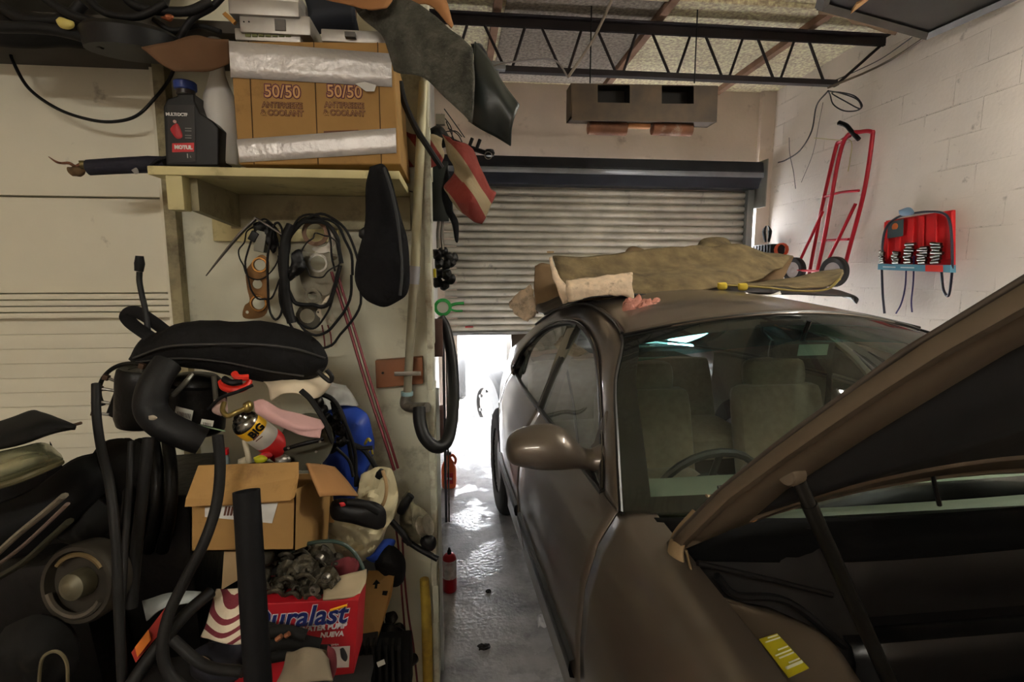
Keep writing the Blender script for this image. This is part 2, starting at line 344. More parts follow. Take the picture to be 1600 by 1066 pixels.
b = MB(); b.box((xR + .03, YD - .02, 1.25), (.07, .09, 2.5), bev=.005); b.build('guide_rail', mat('grey_guide', (140, 142, 140), .5, .4), d)
b = MB(); b.box((xR + .09, YD - .09, (za + zc) / 2 - .09), (.012, .26, .46), bev=.003); b.box((xR + .055, YD - .02, (za + zc) / 2 - .2), (.08, .012, .22)); b.build('end_bracket', mat('grey_bracket', (150, 148, 138), .5, .4, dirt=(80, 60, 45), dirt_amt=.2), d)
p = P(733, 511, YD - .03); b = MB(); b.box(p, (.08, .004, .016)); b.build('red_sticker', mat('sticker_red', (170, 50, 50), .5), d)
p = P(860, 394, YD - .03); b = MB(); b.box(p, (.07, .012, .018), bev=.004); b.build('pull_handle', mat('handle_tan', (190, 160, 110), .5, .3), d)

# roof joist (open web)
def joist(name, y0, label, visible_end=True):
    j = thing(name, label, 'joist', (3.2, y0, 3.0))
    m = mat('dark_brown_steel', (34, 25, 27), .6, .3, var=.2, scale=8); xa, xb = -2.55, 3.22; zt, zb = 3.27, 2.915
    b = MB(); b.box(((xa + xb) / 2, y0 - .03, zt), (xb - xa, .05, .008)); b.box(((xa + xb) / 2, y0 + .03, zt), (xb - xa, .05, .008)); b.box(((xa + xb) / 2, y0 - .008, zt - .03), (xb - xa, .006, .06)); b.box(((xa + xb) / 2, y0 + .008, zt - .03), (xb - xa, .006, .06)); b.build('top_chord', m, j)
    b = MB(); xc = 2.86; b.box(((xa + xc) / 2, y0, zb), (xc - xa, .05, .006)); b.box(((xa + xc) / 2, y0 - .007, zb + .02), (xc - xa, .005, .04)); b.box(((xa + xc) / 2, y0 + .007, zb + .02), (xc - xa, .005, .04)); b.build('bottom_chord', m, j)
    x = xc - .1; s = .40; k = 0
    while x > -.4:
        b = MB(); b.cyl((x, y0, zb + .01), (x - .17, y0, zt - .01), .010, 8); b.build('web_bar', m, j)
        b = MB(); b.cyl((x - .25, y0, zt - .01), (x - .36, y0, zb + .01), .010, 8); b.build('web_bar', m, j); x -= s
    b = MB(); b.cyl((xc, y0, zb + .01), (xb, y0, zt - .03), .011, 8); b.build('end_bar', m, j)
    return j
joist('roof_joist', 3.78, 'dark brown open web steel roof joist crossing under the ceiling boards')

# lamps: two fluorescent fittings out of the frame (above and behind the camera; over the car)
def fitting(name, c, ln, along, k, label, col=(255, 249, 236)):
    t = thing(name, label, 'light', c); m = mat('white_enamel', (225, 225, 220), .4); e = emis('tube_glow_' + name, col, k)
    d = V(1, 0, 0) if along == 'x' else V(0, 1, 0); w = V(0, 1, 0) if along == 'x' else V(1, 0, 0); c = Vector(c)
    b = MB(); b.box(c + V(0, 0, .05), (ln if along == 'x' else .14, .14 if along == 'x' else ln, .06), bev=.006); b.build('housing', m, t)
    for s in (-1, 1):
        b = MB(); b.cyl(c + w * .035 * s - d * ln * .48, c + w * .035 * s + d * ln * .48, .016, 12); b.build('tube_lamp', e, t)
    for s in (-1, 1):
        b = MB(); q = c + d * ln * .4 * s; b.cyl(q + V(0, 0, .07), V(q.x, q.y, 3.35), .003, 6); b.build('hanger', mat('hanger_steel', (120, 120, 120), .4, .8), t)
fitting('fluorescent_fitting', (-.75, -1.25, 2.45), 1.2, 'x', TUBE_FRONT, 'twin tube fluorescent fitting hanging behind the camera')
fitting('fluorescent_fitting', (2.5, 1.25, 3.0), 1.1, 'y', TUBE_MID, 'twin tube fluorescent fitting hanging over the car')

o = MB().box((cx, YW + .12, 1.65), (wd, .04, 3.4)).build('wall_loft', m_dark, smooth=False); o['kind'] = 'structure'  # plain dark backing: the loft's gloom is put into its colour
# ---------------------------------------------------------------- the car (tan sedan, bonnet open)
CX, CY, CA = 1.25, .95, math.radians(2.5)
def C(x, y, z): return V(CX + x * math.cos(CA) - y * math.sin(CA), CY + x * math.sin(CA) + y * math.cos(CA), z)
def CI(w): x, y = w.x - CX, w.y - CY; return V(x * math.cos(CA) + y * math.sin(CA), -x * math.sin(CA) + y * math.cos(CA), w.z)
def interp(t, tab):
    if t <= tab[0][0]: return tab[0][1]
    for (a, b), (c, d) in zip(tab, tab[1:]):
        if t <= c: return b + (d - b) * (t - a) / (c - a)
    return tab[-1][1]
m_paint = mat('tan_metallic_paint', (93, 84, 75), .33, .45, var=.03, scale=2, coat=.5)
m_under = mat('tan_inner_paint', (100, 87, 71), .5, .1, var=.08, scale=6, dirt=(80, 62, 46), dirt_amt=.15, dirt_scale=8)
m_trim = mat('black_window_trim', (18, 17, 17), .35, var=.1); m_chrome = mat('dark_bright_trim', (120, 115, 110), .18, .9, var=.05)
m_cloth = mat('grey_tan_seat_cloth', (160, 149, 126), .9, var=.08, scale=30, sheen=.3); m_dash = mat('grey_green_dash', (125, 138, 120), .7, var=.05)
m_head = mat('interior_trim', (128, 122, 108), .85, var=.05); m_liner = mat('black_insulation', (14, 12, 11), .95, var=.4, scale=6)
m_ws = glass('windscreen_glass', (.93, .99, .96), .75, .012); m_sg = glass('side_glass', (.80, .93, .89), 2.2, .09)  # side glass film is strong: its pale haze imitates a bright grey reflection
m_frit = mat('black_glass_border', (10, 11, 11), .25)
car = thing('car', 'tan metallic sedan with its bonnet open and old carpet piled on the roof', 'car', C(0, 1.3, 0))
def beltz(y): return interp(y, [(-1.25, .66), (-1.0, .74), (-.6, .84), (-.2, .905), (.2, .935), (1.2, .945), (2.0, .955), (2.4, .945), (2.8, .925), (3.2, .89), (3.6, .84)])
def sidex(y, t):
    """half width; t 0 at the sill, 1 at the belt"""
    w = interp(t, [(0, .875), (.12, .925), (.35, .952), (.55, .955), (.75, .945), (.9, .915), (1, .872)])
    if y < -.3: w -= ((-.3 - y) / .95) ** 2.2 * .22
    if y > 1.5: w -= ((y - 1.5) / 2.2) ** 1.7 * .34
    return w
def sidep(y, t, s=-1): return (s * sidex(y, t), y, .22 + (beltz(y) - .22) * t)
def sidegrid(y0, y1, s, extra=(), n=None, arch=None, t0=0):
    n = n or max(4, int((y1 - y0) / .04)); rows = []
    for i in range(n + 1):
        y = y0 + (y1 - y0) * i / n; r = []
        for k in range(21):
            t = t0 + (1 - t0) * k / 20; p = list(sidep(y, t, s))
            if arch:
                dy = abs(y - arch[0]); 
                if dy < arch[2]: p[2] = max(p[2], arch[1] + math.sqrt(arch[2] ** 2 - dy * dy)) if p[2] < arch[1] + math.sqrt(arch[2] ** 2 - dy * dy) else p[2]
            r.append(C(*p))
        for (dx, dz) in extra: p = sidep(y, 1, s); r.append(C(p[0] - s * dx, y, p[2] + dz))
        rows.append(r)
    return rows
WR = .335; RA, FA = 2.22, -.52
for s, nm in ((-1, 'left'), (1, 'right')):
    ft = [(.02, .008), (.05, .012), (.085, .012), (.09, -.02)]
    MB().grid(sidegrid(-1.2, .205, s, ft, arch=(FA, WR, .37))).build('front_fender', m_paint, car, solid=.004)
    MB().grid(sidegrid(.213, 1.13, s, [(.012, .006)])).build('front_door', m_paint, car, solid=.004)
    MB().grid(sidegrid(1.138, 1.97, s, [(.012, .006)], arch=(RA, WR, .37))).build('rear_door', m_paint, car, solid=.004)
    MB().grid(sidegrid(1.978, 3.6, s, [(.03, .015), (.08, .03), (.12, .035)], arch=(RA, WR, .37))).build('rear_quarter', m_paint, car, solid=.004)
    b = MB()
    b.grid([[C(s * (sidex(y, (z - .22) / (beltz(y) - .22)) + dx), y, z) for (dx, z) in ((.0, .475), (.014, .48), (.018, .50), (.014, .525), (.0, .53))] for y in [.26 + i * (1.09 - .26) / 12 for i in range(13)]])
    b.grid([[C(s * (sidex(y, (z - .22) / (beltz(y) - .22)) + dx), y, z) for (dx, z) in ((.0, .475), (.014, .48), (.018, .50), (.014, .525), (.0, .53))] for y in [1.16 + i * (1.82 - 1.16) / 12 for i in range(13)]])
    b.build('door_moulding', m_trim, car)
    b = MB(); b.prism([C(s * .84, .0, .16), C(s * .9, .0, .2), C(s * .9, .0, .25), C(s * .84, .0, .25)], C(0, 1.85, 0) - C(0, 0, 0)); b.build('sill', m_paint, car)
    for wy, nmw in ((RA, 'wheel'), (FA, 'wheel')):
        c = C(s * .82, wy, WR); M = Matrix.Translation(c) @ Matrix.Rotation(CA, 4, 'Z') @ Matrix.Rotation(R(90) * s, 4, 'Y')
        w = MB().lathe([(.2, -.1), (.30, -.105), (.325, -.09), (.335, -.06), (.335, .06), (.325, .09), (.30, .105), (.2, .1), (.2, -.1)], M, 40).build('wheel', mat('tyre_rubber', (26, 25, 25), .8, var=.2, bump=.4, bscale=50), car)
        MB().lathe([(.02, .085), (.12, .08), (.16, .055), (.19, .07), (.205, .098), (.21, .09), (.21, -.09)], M, 32).build('hub_cap', mat('hub_silver', (150, 150, 150), .4, .7, var=.1), w)
# greenhouse curves (car coordinates, left side; mirrored for the right)
Ac = [(-.861, .327, .935), (-.82, .46, 1.03), (-.745, .72, 1.14), (-.675, 1.0, 1.215), (-.625, 1.3, 1.255), (-.61, 1.55, 1.265), (-.63, 1.8, 1.235), (-.69, 1.96, 1.17), (-.79, 1.96, 1.07), (-.879, 1.83, .965)]
Bc = [(-.866, .193, .945), (-.82, .349, 1.05), (-.745, .582, 1.17), (-.62, .87, 1.28), (-.555, 1.3, 1.335), (-.55, 1.6, 1.35), (-.59, 1.9, 1.31), (-.66, 2.2, 1.20), (-.72, 2.5, 1.06), (-.735, 2.85, .95)]
def mir(pts, s): return [V(-s * p[0], p[1], p[2]) for p in pts]
Cw = lambda p: C(p[0], p[1], p[2])
for s in (-1, 1):
    A_ = cr(mir(Ac, s), 8); B_ = cr(mir(Bc, s), 8); nB = len(B_)
    # pillar and cant rail between window arch and roof edge: match lengths
    m = len(A_); rows = [[], [], [], []]
    for i in range(m):
        a = A_[i]; j = i / (m - 1) * (nB - 1) ; k = min(int(j), nB - 2); bb = B_[k].lerp(B_[k + 1], j - k)
        if i == m - 1: pass
        mid = (a + bb) / 2 + V(s * .012, 0, .014)
        for r, p in zip(rows, (a, a.lerp(mid, .6), bb.lerp(mid, .6), bb)): r.append(Cw(p))
    MB().grid(rows).build('window_pillar', m_paint, car, solid=.006)
    # rear filler (C pillar down to the belt)
    last = A_[-1]; lb = B_[-1]
    b = MB(); r1 = [Cw(V(s * (sidex(y, 1) - .005), y, beltz(y) + .0)) for y in [1.83 + i * (2.9 - 1.83) / 10 for i in range(11)]]
    r2 = [Cw(last.lerp(lb, i / 10)) + V(0, 0, .015 * math.sin(i / 10 * math.pi)) for i in range(11)]
    b.grid([r1, r2]); b.build('rear_pillar', m_paint, car, solid=.005)
    # window trims
    b = MB(); b.tube([Cw(p + V(s * .004, 0, .002)) for p in A_[:-2]], .011, 8, 1); b.build('window_trim', m_trim, car)
    b = MB(); b.tube([Cw(p + V(s * .006, 0, .016)) for p in A_[:-2]], .004, 6, 1); b.build('bright_strip', m_chrome, car)
    bl = [V(s * (sidex(y, 1) - .004), y, beltz(y) + .004) for y in [.327 + i * (1.83 - .327) / 20 for i in range(21)]]
    b = MB(); b.tube([Cw(p) for p in bl], .010, 8, 1); b.build('belt_strip', m_trim, car)
    # side glass as strips between belt and arch
    def archat(y, front):
        best = None; seq = A_
        for p, q in zip(seq, seq[1:]):
            lo, hi = sorted((p.y, q.y))
            if lo <= y <= hi and hi > lo:
                t = (y - p.y) / (q.y - p.y); c = p.lerp(q, t)
                if best is None or c.z > best.z: best = c
        return best
    def beltat(y): return V(s * (sidex(y, 1) - .008), y, beltz(y))
    def pane(yb0, yb1, yt0, yt1, n=24):
        rows = []
        for i in range(n + 1):
            f = i / n; yb = yb0 + (yb1 - yb0) * f; yt = yt0 + (yt1 - yt0) * f; a = beltat(yb); c = archat(yt, 1)
            rows.append([Cw(a.lerp(c, k / 6) + V(s * .012 * math.sin(k / 6 * math.pi), 0, 0)) for k in range(7)])
        return rows
    MB().grid(pane(.335, 1.12, .335, 1.42)).build('front_side_window', m_sg, car)
    MB().grid(pane(1.16, 1.83, 1.46, 1.955)).build('rear_side_window', m_sg, car)
    b = MB(); q = [beltat(1.14), beltat(1.14).lerp(archat(1.44, 1), .5) + V(s * .012, 0, 0), archat(1.44, 1)]
    b.tube([Cw(p) for p in q], .022, 8, 6, flat=.45); b.build('door_pillar', m_trim, car)
    b = MB(); b.tube([Cw(p + V(s * .012, .0, 0)) for p in q], .004, 6, 6); b.build('bright_strip', m_chrome, car)
# roof
def crown(p, q, h, n=14, fwd=0.):
    out = []
    for i in range(n + 1):
        t = i / n; k = 1 - (2 * t - 1) ** 2; out.append(p.lerp(q, t) + V(0, -fwd * k, h * k))
    return out
Bl = cr(Bc, 8); Br = cr([(-p[0], p[1], p[2]) for p in Bc], 8)
i0, i1, i2 = 24, 54, 72
rows = []
for i in range(i0, i1 + 1):
    t = (i - i0) / (i1 - i0); rows.append([Cw(p) for p in crown(Bl[i], Br[i], .085 - .02 * t, 16, .11 * (1 - t) ** 2)])
MB().grid(rows).build('roof', m_paint, car, solid=.008)
# seam strip along the roof edge (black roof ditch moulding)
for L_ in (Bl, Br):
    b = MB(); b.tube([Cw(p + V(0, 0, .012)) for p in L_[i0:i1 + 6:3]], .007, 6, 3); b.build('roof_ditch_strip', m_trim, car)
# windscreen with border
wsr = [[p for p in crown(Bl[i], Br[i], .03 + .055 * (i / i0), 24, .10)] for i in range(0, i0 + 1)]
cw = len(wsr[0])
def inside(i, j): return 2 <= i <= len(wsr) - 4 and 1 <= j <= cw - 2
fine = wsr
MB().grid([[Cw(p) for p in r] for r in wsr]).build('windscreen', m_ws, car)
b = MB(); off = V(0, .004, -.006)
b.grid([[Cw(p + off) for p in r] for r in wsr[:3]]); b.grid([[Cw(p + off) for p in r] for r in wsr[-3:]])
for e0, e1 in ((0, 1), (-1, -2)):
    b.grid([[Cw(r[e0] + off), Cw(r[e0].lerp(r[e1], 1.0) + off)] for r in wsr])
b.build('windscreen_border', m_frit, car)
b = MB(); edge = [Cw(r[0] + V(-.002, 0, .004)) for r in wsr] + [Cw(p + V(0, 0, .004)) for p in wsr[-1]] + [Cw(r[-1] + V(.002, 0, .004)) for r in wsr[::-1]]; b.tube(edge, .006, 6, 1); b.build('windscreen_seal', m_trim, car)
# rear window and boot
bw = [[Cw(p) for p in crown(Bl[i], Br[i], .06, 16, -.03)] for i in range(i1, i2 + 1)]
b = MB(); b.grid(bw[2:18]); g = b.build('rear_window', m_ws, car)
b = MB(); b.grid(bw[:3]); b.grid(bw[17:]); b.grid([r[:2] for r in bw]); b.grid([r[-2:] for r in bw]); b.build('rear_window_frame', m_paint, car, solid=.006)
b = MB(); b.grid([[C((-1 + 2 * j / 12) * (sidex(y, 1) - .09), y, beltz(y) + .012 + .015 * math.sin(j / 12 * math.pi)) for j in range(13)] for y in (2.82, 3.0, 3.2, 3.4, 3.52, 3.6)]); b.build('boot_lid', m_paint, car, solid=.006)
b = MB(); b.grid([[C(-.62 + 1.24 * j / 12, 3.56 + .1 * math.sin(j / 12 * math.pi), z) for j in range(13)] for z in (.25, .45, .6, .75, .88, .98)]); b.build('rear_bumper', m_paint, car, solid=.02)
b = MB(); b.grid([[C(-.78 + 1.56 * j / 12, -1.18 - .12 * math.sin(j / 12 * math.pi), z) for j in range(13)] for z in (.2, .35, .5, .6, .68)]); b.build('front_bumper', m_paint, car, solid=.02)
m_sb = glass('shade_band_glass', (.30, .80, .82), .3, .0)
MB().grid([[Cw(p + V(0, .002, -.003)) for p in r[1:-1]] for r in wsr[-6:-2]]).build('shade_band', m_sb, car)
# wiper lying on the glass, tax disc mark
b = MB(); q = [Cw(fine[2][3] + V(0, -.02, .02)), Cw(fine[3][9] + V(0, -.02, .03)), Cw(fine[2][13] + V(0, -.02, .02))]; b.tube(q, .006, 6); b.build('wiper', m_trim, car)
# mirror on the left door and its twin
for s in (-1, 1):
    # teardrop mirror head flowing into its arm, on a sail-shaped base
    sec = [(790, 703, 1), (791, 702, 14), (799, 700, 25), (816, 698, 30), (838, 697, 35), (862, 697, 36), (882, 700, 32), (898, 708, 22), (910, 716, 16), (924, 719, 16), (940, 716, 24)]
    rows = []
    for (qx, qy, hh) in sec:
        cc = P(qx, qy, Y=1.355); h_ = hh * 1.46 / F; dpt = .080 * min(1, (hh / 36) ** .8); row = []
        for k in range(24):
            a_ = 2 * math.pi * k / 24; cy_ = math.cos(a_); p = cc + V(0, dpt * cy_ * (1.0 if cy_ < 0 else .45), h_ * math.sin(a_)); row.append(p)
        rows.append(row)
    sail = [P(906, 738, X=.375), P(938, 772, X=.375), P(946, 735, X=.385), P(946, 640, X=.425), P(939, 655, X=.415), P(928, 690, X=.39), P(914, 704, X=.378)]
    if s > 0:
        fl = lambda w: (lambda c: C(-c.x, c.y, c.z))(CI(w)); rows = [[fl(p) for p in r] for r in rows]; sail = [fl(p) for p in sail]
    b = MB(); b.grid(rows, True); mi = b.build('mirror', m_paint, car, sub=1)
    b = MB(); b.prism(sail, C(-s * .03, .0, 0) - C(0, 0, 0)); b.build('mirror_base', m_paint, mi, bevel=.006)
    b = MB(); g0 = sum(rows[4], V(0, 0, 0)) / 24; b.grid([[g0 + V(x * .05 + .015, .034, z * .05) for x in (-1, 0, 1)] for z in (-1, 0, 1)]); b.build('mirror_glass', mat('mirror_silver', (220, 220, 220), .03, 1, var=0), mi, solid=.003)
# interior
b = MB(); b.box(C(0, 1.3, .25), (1.6, 2.6, .06), (0, 0, CA)); b.box(C(0, .33, .55), (1.6, .05, .7), (0, 0, CA)); b.build('cabin_floor', mat('dark_carpet', (40, 38, 36), .95), car)
b = MB(); b.sheet([[C(-.78, .27, .90), C(-.4, .16, .90), C(0, .13, .90), C(.4, .16, .90), C(.78, .27, .92)], [C(-.78, .42, .92), C(-.4, .38, .905), C(0, .38, .90), C(.4, .38, .905), C(.78, .42, .92)], [C(-.78, .54, .85), C(-.4, .52, .87), C(0, .50, .85), C(.4, .52, .87), C(.78, .54, .85)], [C(-.78, .62, .75), C(-.4, .64, .75), C(0, .62, .75), C(.4, .62, .75), C(.78, .62, .75)]], 5); b.build('dashboard', m_dash, car, solid=.02)
def rbox(b, c, d, rx=0, bev=.05): b.box(c, d, (rx, 0, CA), bev=min(bev * 1.4, min(d) * .46))
for x in (-.30, .43):
    b = MB(); rbox(b, C(x, 1.12, .50), (.52, .52, .16), R(6), .06); b.build('seat_cushion', m_cloth, car, sub=1)
    b = MB(); rbox(b, C(x + .02, 1.42, .67), (.50, .15, .58), R(-14), .06); st = b.build('seat_back', m_cloth, car, sub=1)
    b = MB(); rbox(b, C(x + .02, 1.50, .995), (.34, .12, .17), R(-8), .05); b.build('headrest', m_cloth, st, sub=1)
    for k in (-.06, .06): MB().cyl(C(x + k, 1.49, .92), C(x + k, 1.50, 1.02), .006, 6).build('headrest_post', m_chrome, st)
b = MB(); rbox(b, C(0, 2.15, .45), (1.36, .5, .18), R(5), .06); b.build('rear_seat_cushion', m_cloth, car, sub=1)
b = MB(); rbox(b, C(0, 2.46, .655), (1.34, .16, .56), R(-18), .05); b.build('rear_seat_back', m_cloth, car, sub=1)
b = MB(); b.box(C(0, 2.72, .89), (1.2, .4, .02), (0, 0, CA)); b.build('parcel_shelf', mat('dark_shelf', (60, 56, 52), .9), car)
b = MB(); rows = []
for i in range(i0, i1 + 1, 3):
    t = (i - i0) / (i1 - i0); rows.append([Cw(p + V(0, .03, -.03)) for p in crown(Bl[i], Br[i], .075 - .02 * t, 12, .10 * (1 - t) ** 2)])
b.grid(rows); b.build('headliner', m_head, car)
for s in (-1, 1):
    b = MB(); q = mir(Ac[:6], s); b.tube([Cw(p + V(-s * .03, .03, -.015)) for p in q], .030, 8); b.build('pillar_trim', mat('pale_green_trim', (175, 188, 150), .8), car)
    b = MB(); b.tube([C(s * .84, 1.18, .9), C(s * .74, 1.3, 1.1), C(s * .64, 1.45, 1.24)], .04, 8, flat=.5); b.build('pillar_trim', m_head, car)
    b = MB(); b.grid([[C(s * (sidex(y, .9) - .05), y, z) for z in (.3, .6, .93)] for y in (.3, 1.0, 1.9, 2.6)]); b.build('door_card', m_head, car, solid=.02)
    b = MB(); b.tube([C(s * .70, 1.42, 1.15), C(s * .66, 1.36, .9), C(s * .62, 1.35, .55)], .022, 6, flat=.15); b.build('seat_belt', mat('belt_web', (60, 58, 55), .8), car)
# steering wheel
M = Matrix.Translation(C(-.36, .70, .75)) @ Matrix.Rotation(CA, 4, 'Z') @ Matrix.Rotation(R(-65), 4, 'X')
b = MB(); b.tube([M @ V(.185 * math.cos(a), .185 * math.sin(a), 0) for a in [2 * math.pi * k / 24 for k in range(25)]], .014, 8, 1, closed=True); sw = b.build('steering_wheel', mat('wheel_grey', (34, 35, 32), .5), car)
b = MB(); b.lathe([(.0, .03), (.07, .02), (.075, -.02), (.03, -.04), (.03, -.2)], M, 18); [b.tube([M @ V(.06 * math.cos(a), .06 * math.sin(a), 0), M @ V(.18 * math.cos(a), .18 * math.sin(a), 0)], .012, 6, 1) for a in (0, math.pi, -math.pi / 2)]; b.build('wheel_hub', mat('wheel_grey', (34, 35, 32), .5), sw)
# rear-view mirror behind the glass
pm = P(1252, 546, Y=1.60); b = MB(); b.box(pm, (.235, .03, .065), (R(8), R(2), CA), bev=.015); rm = b.build('rear_view_mirror', m_trim, car)
b = MB(); b.box(pm + V(0, .018, 0), (.21, .004, .05), (R(8), 0, CA)); b.build('mirror_glass', mat('mirror_silver', (220, 220, 220), .03, 1, var=0), rm)
b = MB(); b.cyl(pm + V(0, 0, .03), pm + V(0, -.03, .10), .008, 8); b.build('mirror_stalk', m_trim, rm)
b = MB(); b.box(pm + V(.03, -.017, 0), (.11, .002, .038), (R(8), 0, CA)); b.build('pale_sticker', mat('pale_green_paper', (150, 170, 150), .7), rm)

# bonnet, hinged at the scuttle and propped open
HY, HZ, HA = .07, .935, math.radians(53)
def Hd(x, y, z):
    """closed-bonnet point (y forward negative) swung open about the hinge"""
    dy, dz = y - HY, z - HZ; return C(x, HY + dy * math.cos(HA) + dz * math.sin(HA), HZ - dy * math.sin(HA) + dz * math.cos(HA))
def hw(y): return interp(y, [(-1.2, .66), (-.9, .75), (-.4, .80), (0, .815), (.1, .815)])
def hz(y, u): return beltz(y) + .015 + .095 * (1 - u * u) - .01 * u ** 6
ys = [.06 - i * (1.20) / 20 for i in range(21)]; us = [-1 + 2 * j / 20 for j in range(21)]
def hy(y, u): return y + (.06 * (u * u - 1) if y > -.2 else 0) * 1.0 - (0.14 * (1 - u * u) if y < -1.0 else 0)
b = MB(); b.grid([[Hd(u * hw(y), hy(y, u), hz(y, u)) for u in us] for y in ys]); hood = b.build('bonnet', m_paint, car, solid=.006)
def hring(inset, dz, ys0=.06, ys1=-1.14, n=14):
    pts = []
    hh = lambda y: hw(y) - inset
    for i in range(n + 1): y = ys0 - inset + (ys1 - ys0 + 2 * inset) * i / n; pts.append((-hh(y), y))
    for i in range(1, n): t = i / n; pts.append((-hh(ys1 + inset) * (1 - 2 * t), ys1 + inset - .10 * math.sin(math.pi * t)))
    for i in range(n + 1): y = ys1 + inset - (ys1 - ys0 + 2 * inset) * i / n; pts.append((hh(y), y))
    for i in range(1, n): t = i / n; pts.append((hh(ys0 - inset) * (1 - 2 * t), ys0 - inset - .05 * math.sin(math.pi * t)))
    return [Hd(x, y, hz(y, max(-1, min(1, x / hw(y)))) + dz) for x, y in pts]
b = MB(); b.grid([hring(.0, -.004), hring(.006, -.022), hring(.02, -.026), hring(.035, -.018), hring(.05, -.03), hring(.12, -.042), hring(.14, -.03)], True); b.build('bonnet_inner_frame', m_under, hood, solid=.003)
r1 = hring(.135, -.034); c0 = Hd(0, -.55, hz(-.55, 0) - .05)
b = MB(); b.grid([r1, [p.lerp(c0, .5) for p in r1], [p.lerp(c0, .98) for p in r1]], True); b.build('insulation_pad', m_liner, hood, solid=.012)
# gas strut, hinge
st = Hd(-.715, -.27, hz(-.27, .9) - .045); sb = P(1398, 1085, Z=.76)
b = MB(); b.cyl(st, st.lerp(sb, .12), .011, 12); b.cyl(st.lerp(sb, .10), st.lerp(sb, .97), .0125, 14); b.cyl(st.lerp(sb, .95), sb, .007, 10); gs = b.build('gas_strut', mat('strut_black', (34, 33, 30), .35, .4), car)
b = MB(); b.lathe([(.0, .008), (.015, .006), (.018, 0), (.018, -.02)], Matrix.Translation(st + V(-.018, 0, .01)) @ Matrix.Rotation(R(-90), 4, 'Y') @ Matrix.Rotation(R(20), 4, 'X'), 18); b.build('strut_mount', m_under, gs)
m_hg = mat('hinge_cream', (150, 128, 96), .5, .4, var=.2, scale=20)
b = MB(); b.tube([P(1088, 800, Y=.96), P(1062, 838, Y=.95), P(1056, 872, Y=.93), P(1072, 915, Y=.91), P(1092, 955, Y=.90), P(1098, 985, Y=.9)], [.012, .020, .020, .014, .010, .006], 10, flat=.3); hg = b.build('bonnet_hinge', m_hg, car)
b = MB(); b.tube([P(1072, 860, Y=.90), P(1082, 900, Y=.89), P(1094, 940, Y=.88)], .005, 8, flat=.5); b.build('hinge_arm', m_hg, hg)
b = MB(); b.tube([P(1104, 775, Y=.93), P(1130, 778, Y=.93), P(1170, 772, Y=.93)], .006, 8, flat=.5); b.build('hinge_bracket', m_hg, hg)
for q in ((1150, 808), (1176, 806), (1124, 814)):
    b = MB(); p = P(q[0], q[1], Y=.93); b.lathe([(.0, .006), (.007, .005), (.008, 0), (.013, -.001), (.013, -.004)], Matrix.Translation(p) @ Matrix.Rotation(R(70), 4, 'X'), 12); b.build('bolt', mat('bolt_brass', (190, 150, 110), .35, .8), car)
# engine bay
b = MB(); b.sheet([[C(-.80, .16, .945), C(-.4, .10, .945), C(0, .08, .945), C(.4, .10, .945), C(.8, .16, .945)], [C(-.80, .08, .925), C(-.4, .04, .925), C(0, .03, .925), C(.4, .04, .925), C(.8, .08, .925)], [C(-.80, .06, .90), C(-.4, .03, .88), C(0, .02, .88), C(.4, .03, .88), C(.8, .06, .9)]], 4); b.build('scuttle_panel', mat('scuttle_black', (9, 9, 9), .85, var=.2, spec=.1), car, solid=.006)
m_bay = mat('black_satin_plastic', (15, 14, 14), .3, var=.2)
def lp(px, py, Y): return P(px, py, Y)
tl = P(1290, 822, Y=1.0); x0 = tl.x; x1 = 2.0
b = MB(); prof = [(1.06, .935), (1.02, .94), (1.0, .933), (.985, .91), (.98, .76), (.975, .735), (.955, .725), (.93, .735), (.90, .73), (.885, .70), (.885, .45), (1.06, .45)]
rows = []
for k in range(9):
    x = x0 + (x1 - x0) * k / 8; rows.append([V(x, y, z) for y, z in prof])
b.grid(rows); b.build('battery_cover', m_bay, car, solid=.004)
b = MB(); b.sheet([[P(1080, 850, Y=1.0), P(1180, 830, Y=1.02), P(1290, 826, Y=1.0)], [P(1100, 900, Y=.97), P(1190, 880, Y=.97), P(1290, 870, Y=.96)], [P(1150, 960, Y=.94), P(1240, 960, Y=.94), P(1340, 960, Y=.93)], [P(1200, 1060, Y=.92), P(1300, 1060, Y=.92), P(1380, 1060, Y=.92)]], 5, .004, 20); b.build('bulkhead', mat('dark_bulkhead', (24, 20, 17), .8, var=.3), car, solid=.006)
b = MB(); b.sheet([[P(1085, 905, Z=.86), P(1130, 935, Z=.86), P(1200, 950, Z=.80)], [P(1140, 975, Z=.84), P(1210, 975, Z=.82), P(1290, 995, Z=.80)], [P(1195, 1060, Z=.83), P(1270, 1070, Z=.80), P(1350, 1075, Z=.76)], [P(1240, 1130, Z=.82), P(1330, 1130, Z=.79), P(1400, 1130, Z=.75)]], 5); apn = b.build('inner_wing', m_under, car, solid=.004)
M = frame(P(1226, 1025, Z=.822), P(1250, 1058, Z=.815) - P(1204, 992, Z=.83), P(1240, 1005, Z=.825) - P(1205, 1040, Z=.825)) if False else None
pa, pb, pc, pd = P(1186, 1000, Z=.842), P(1214, 991, Z=.842), P(1264, 1045, Z=.835), P(1232, 1060, Z=.835)
m_ys = mat('yellow_label', (205, 190, 35), .5, var=.08)
b = MB(); b.prism([pa, pb, pc, pd], (0, 0, .0015)); lab = b.build('warning_label', m_ys, car, smooth=False)
b = MB()
for t in (.06, .14, .40, .5, .58, .75, .83):
    q0 = pb.lerp(pc, t).lerp(pa.lerp(pd, t), .08); q1 = pb.lerp(pc, t).lerp(pa.lerp(pd, t), .5 + .4 * math.sin(t * 9) ** 2); b.tube([q0 + V(0, 0, .003), q1 + V(0, 0, .003)], .0016 if t < .8 else .003, 4, 1)
b.build('label_print', mat('label_white', (235, 235, 200), .6), lab)
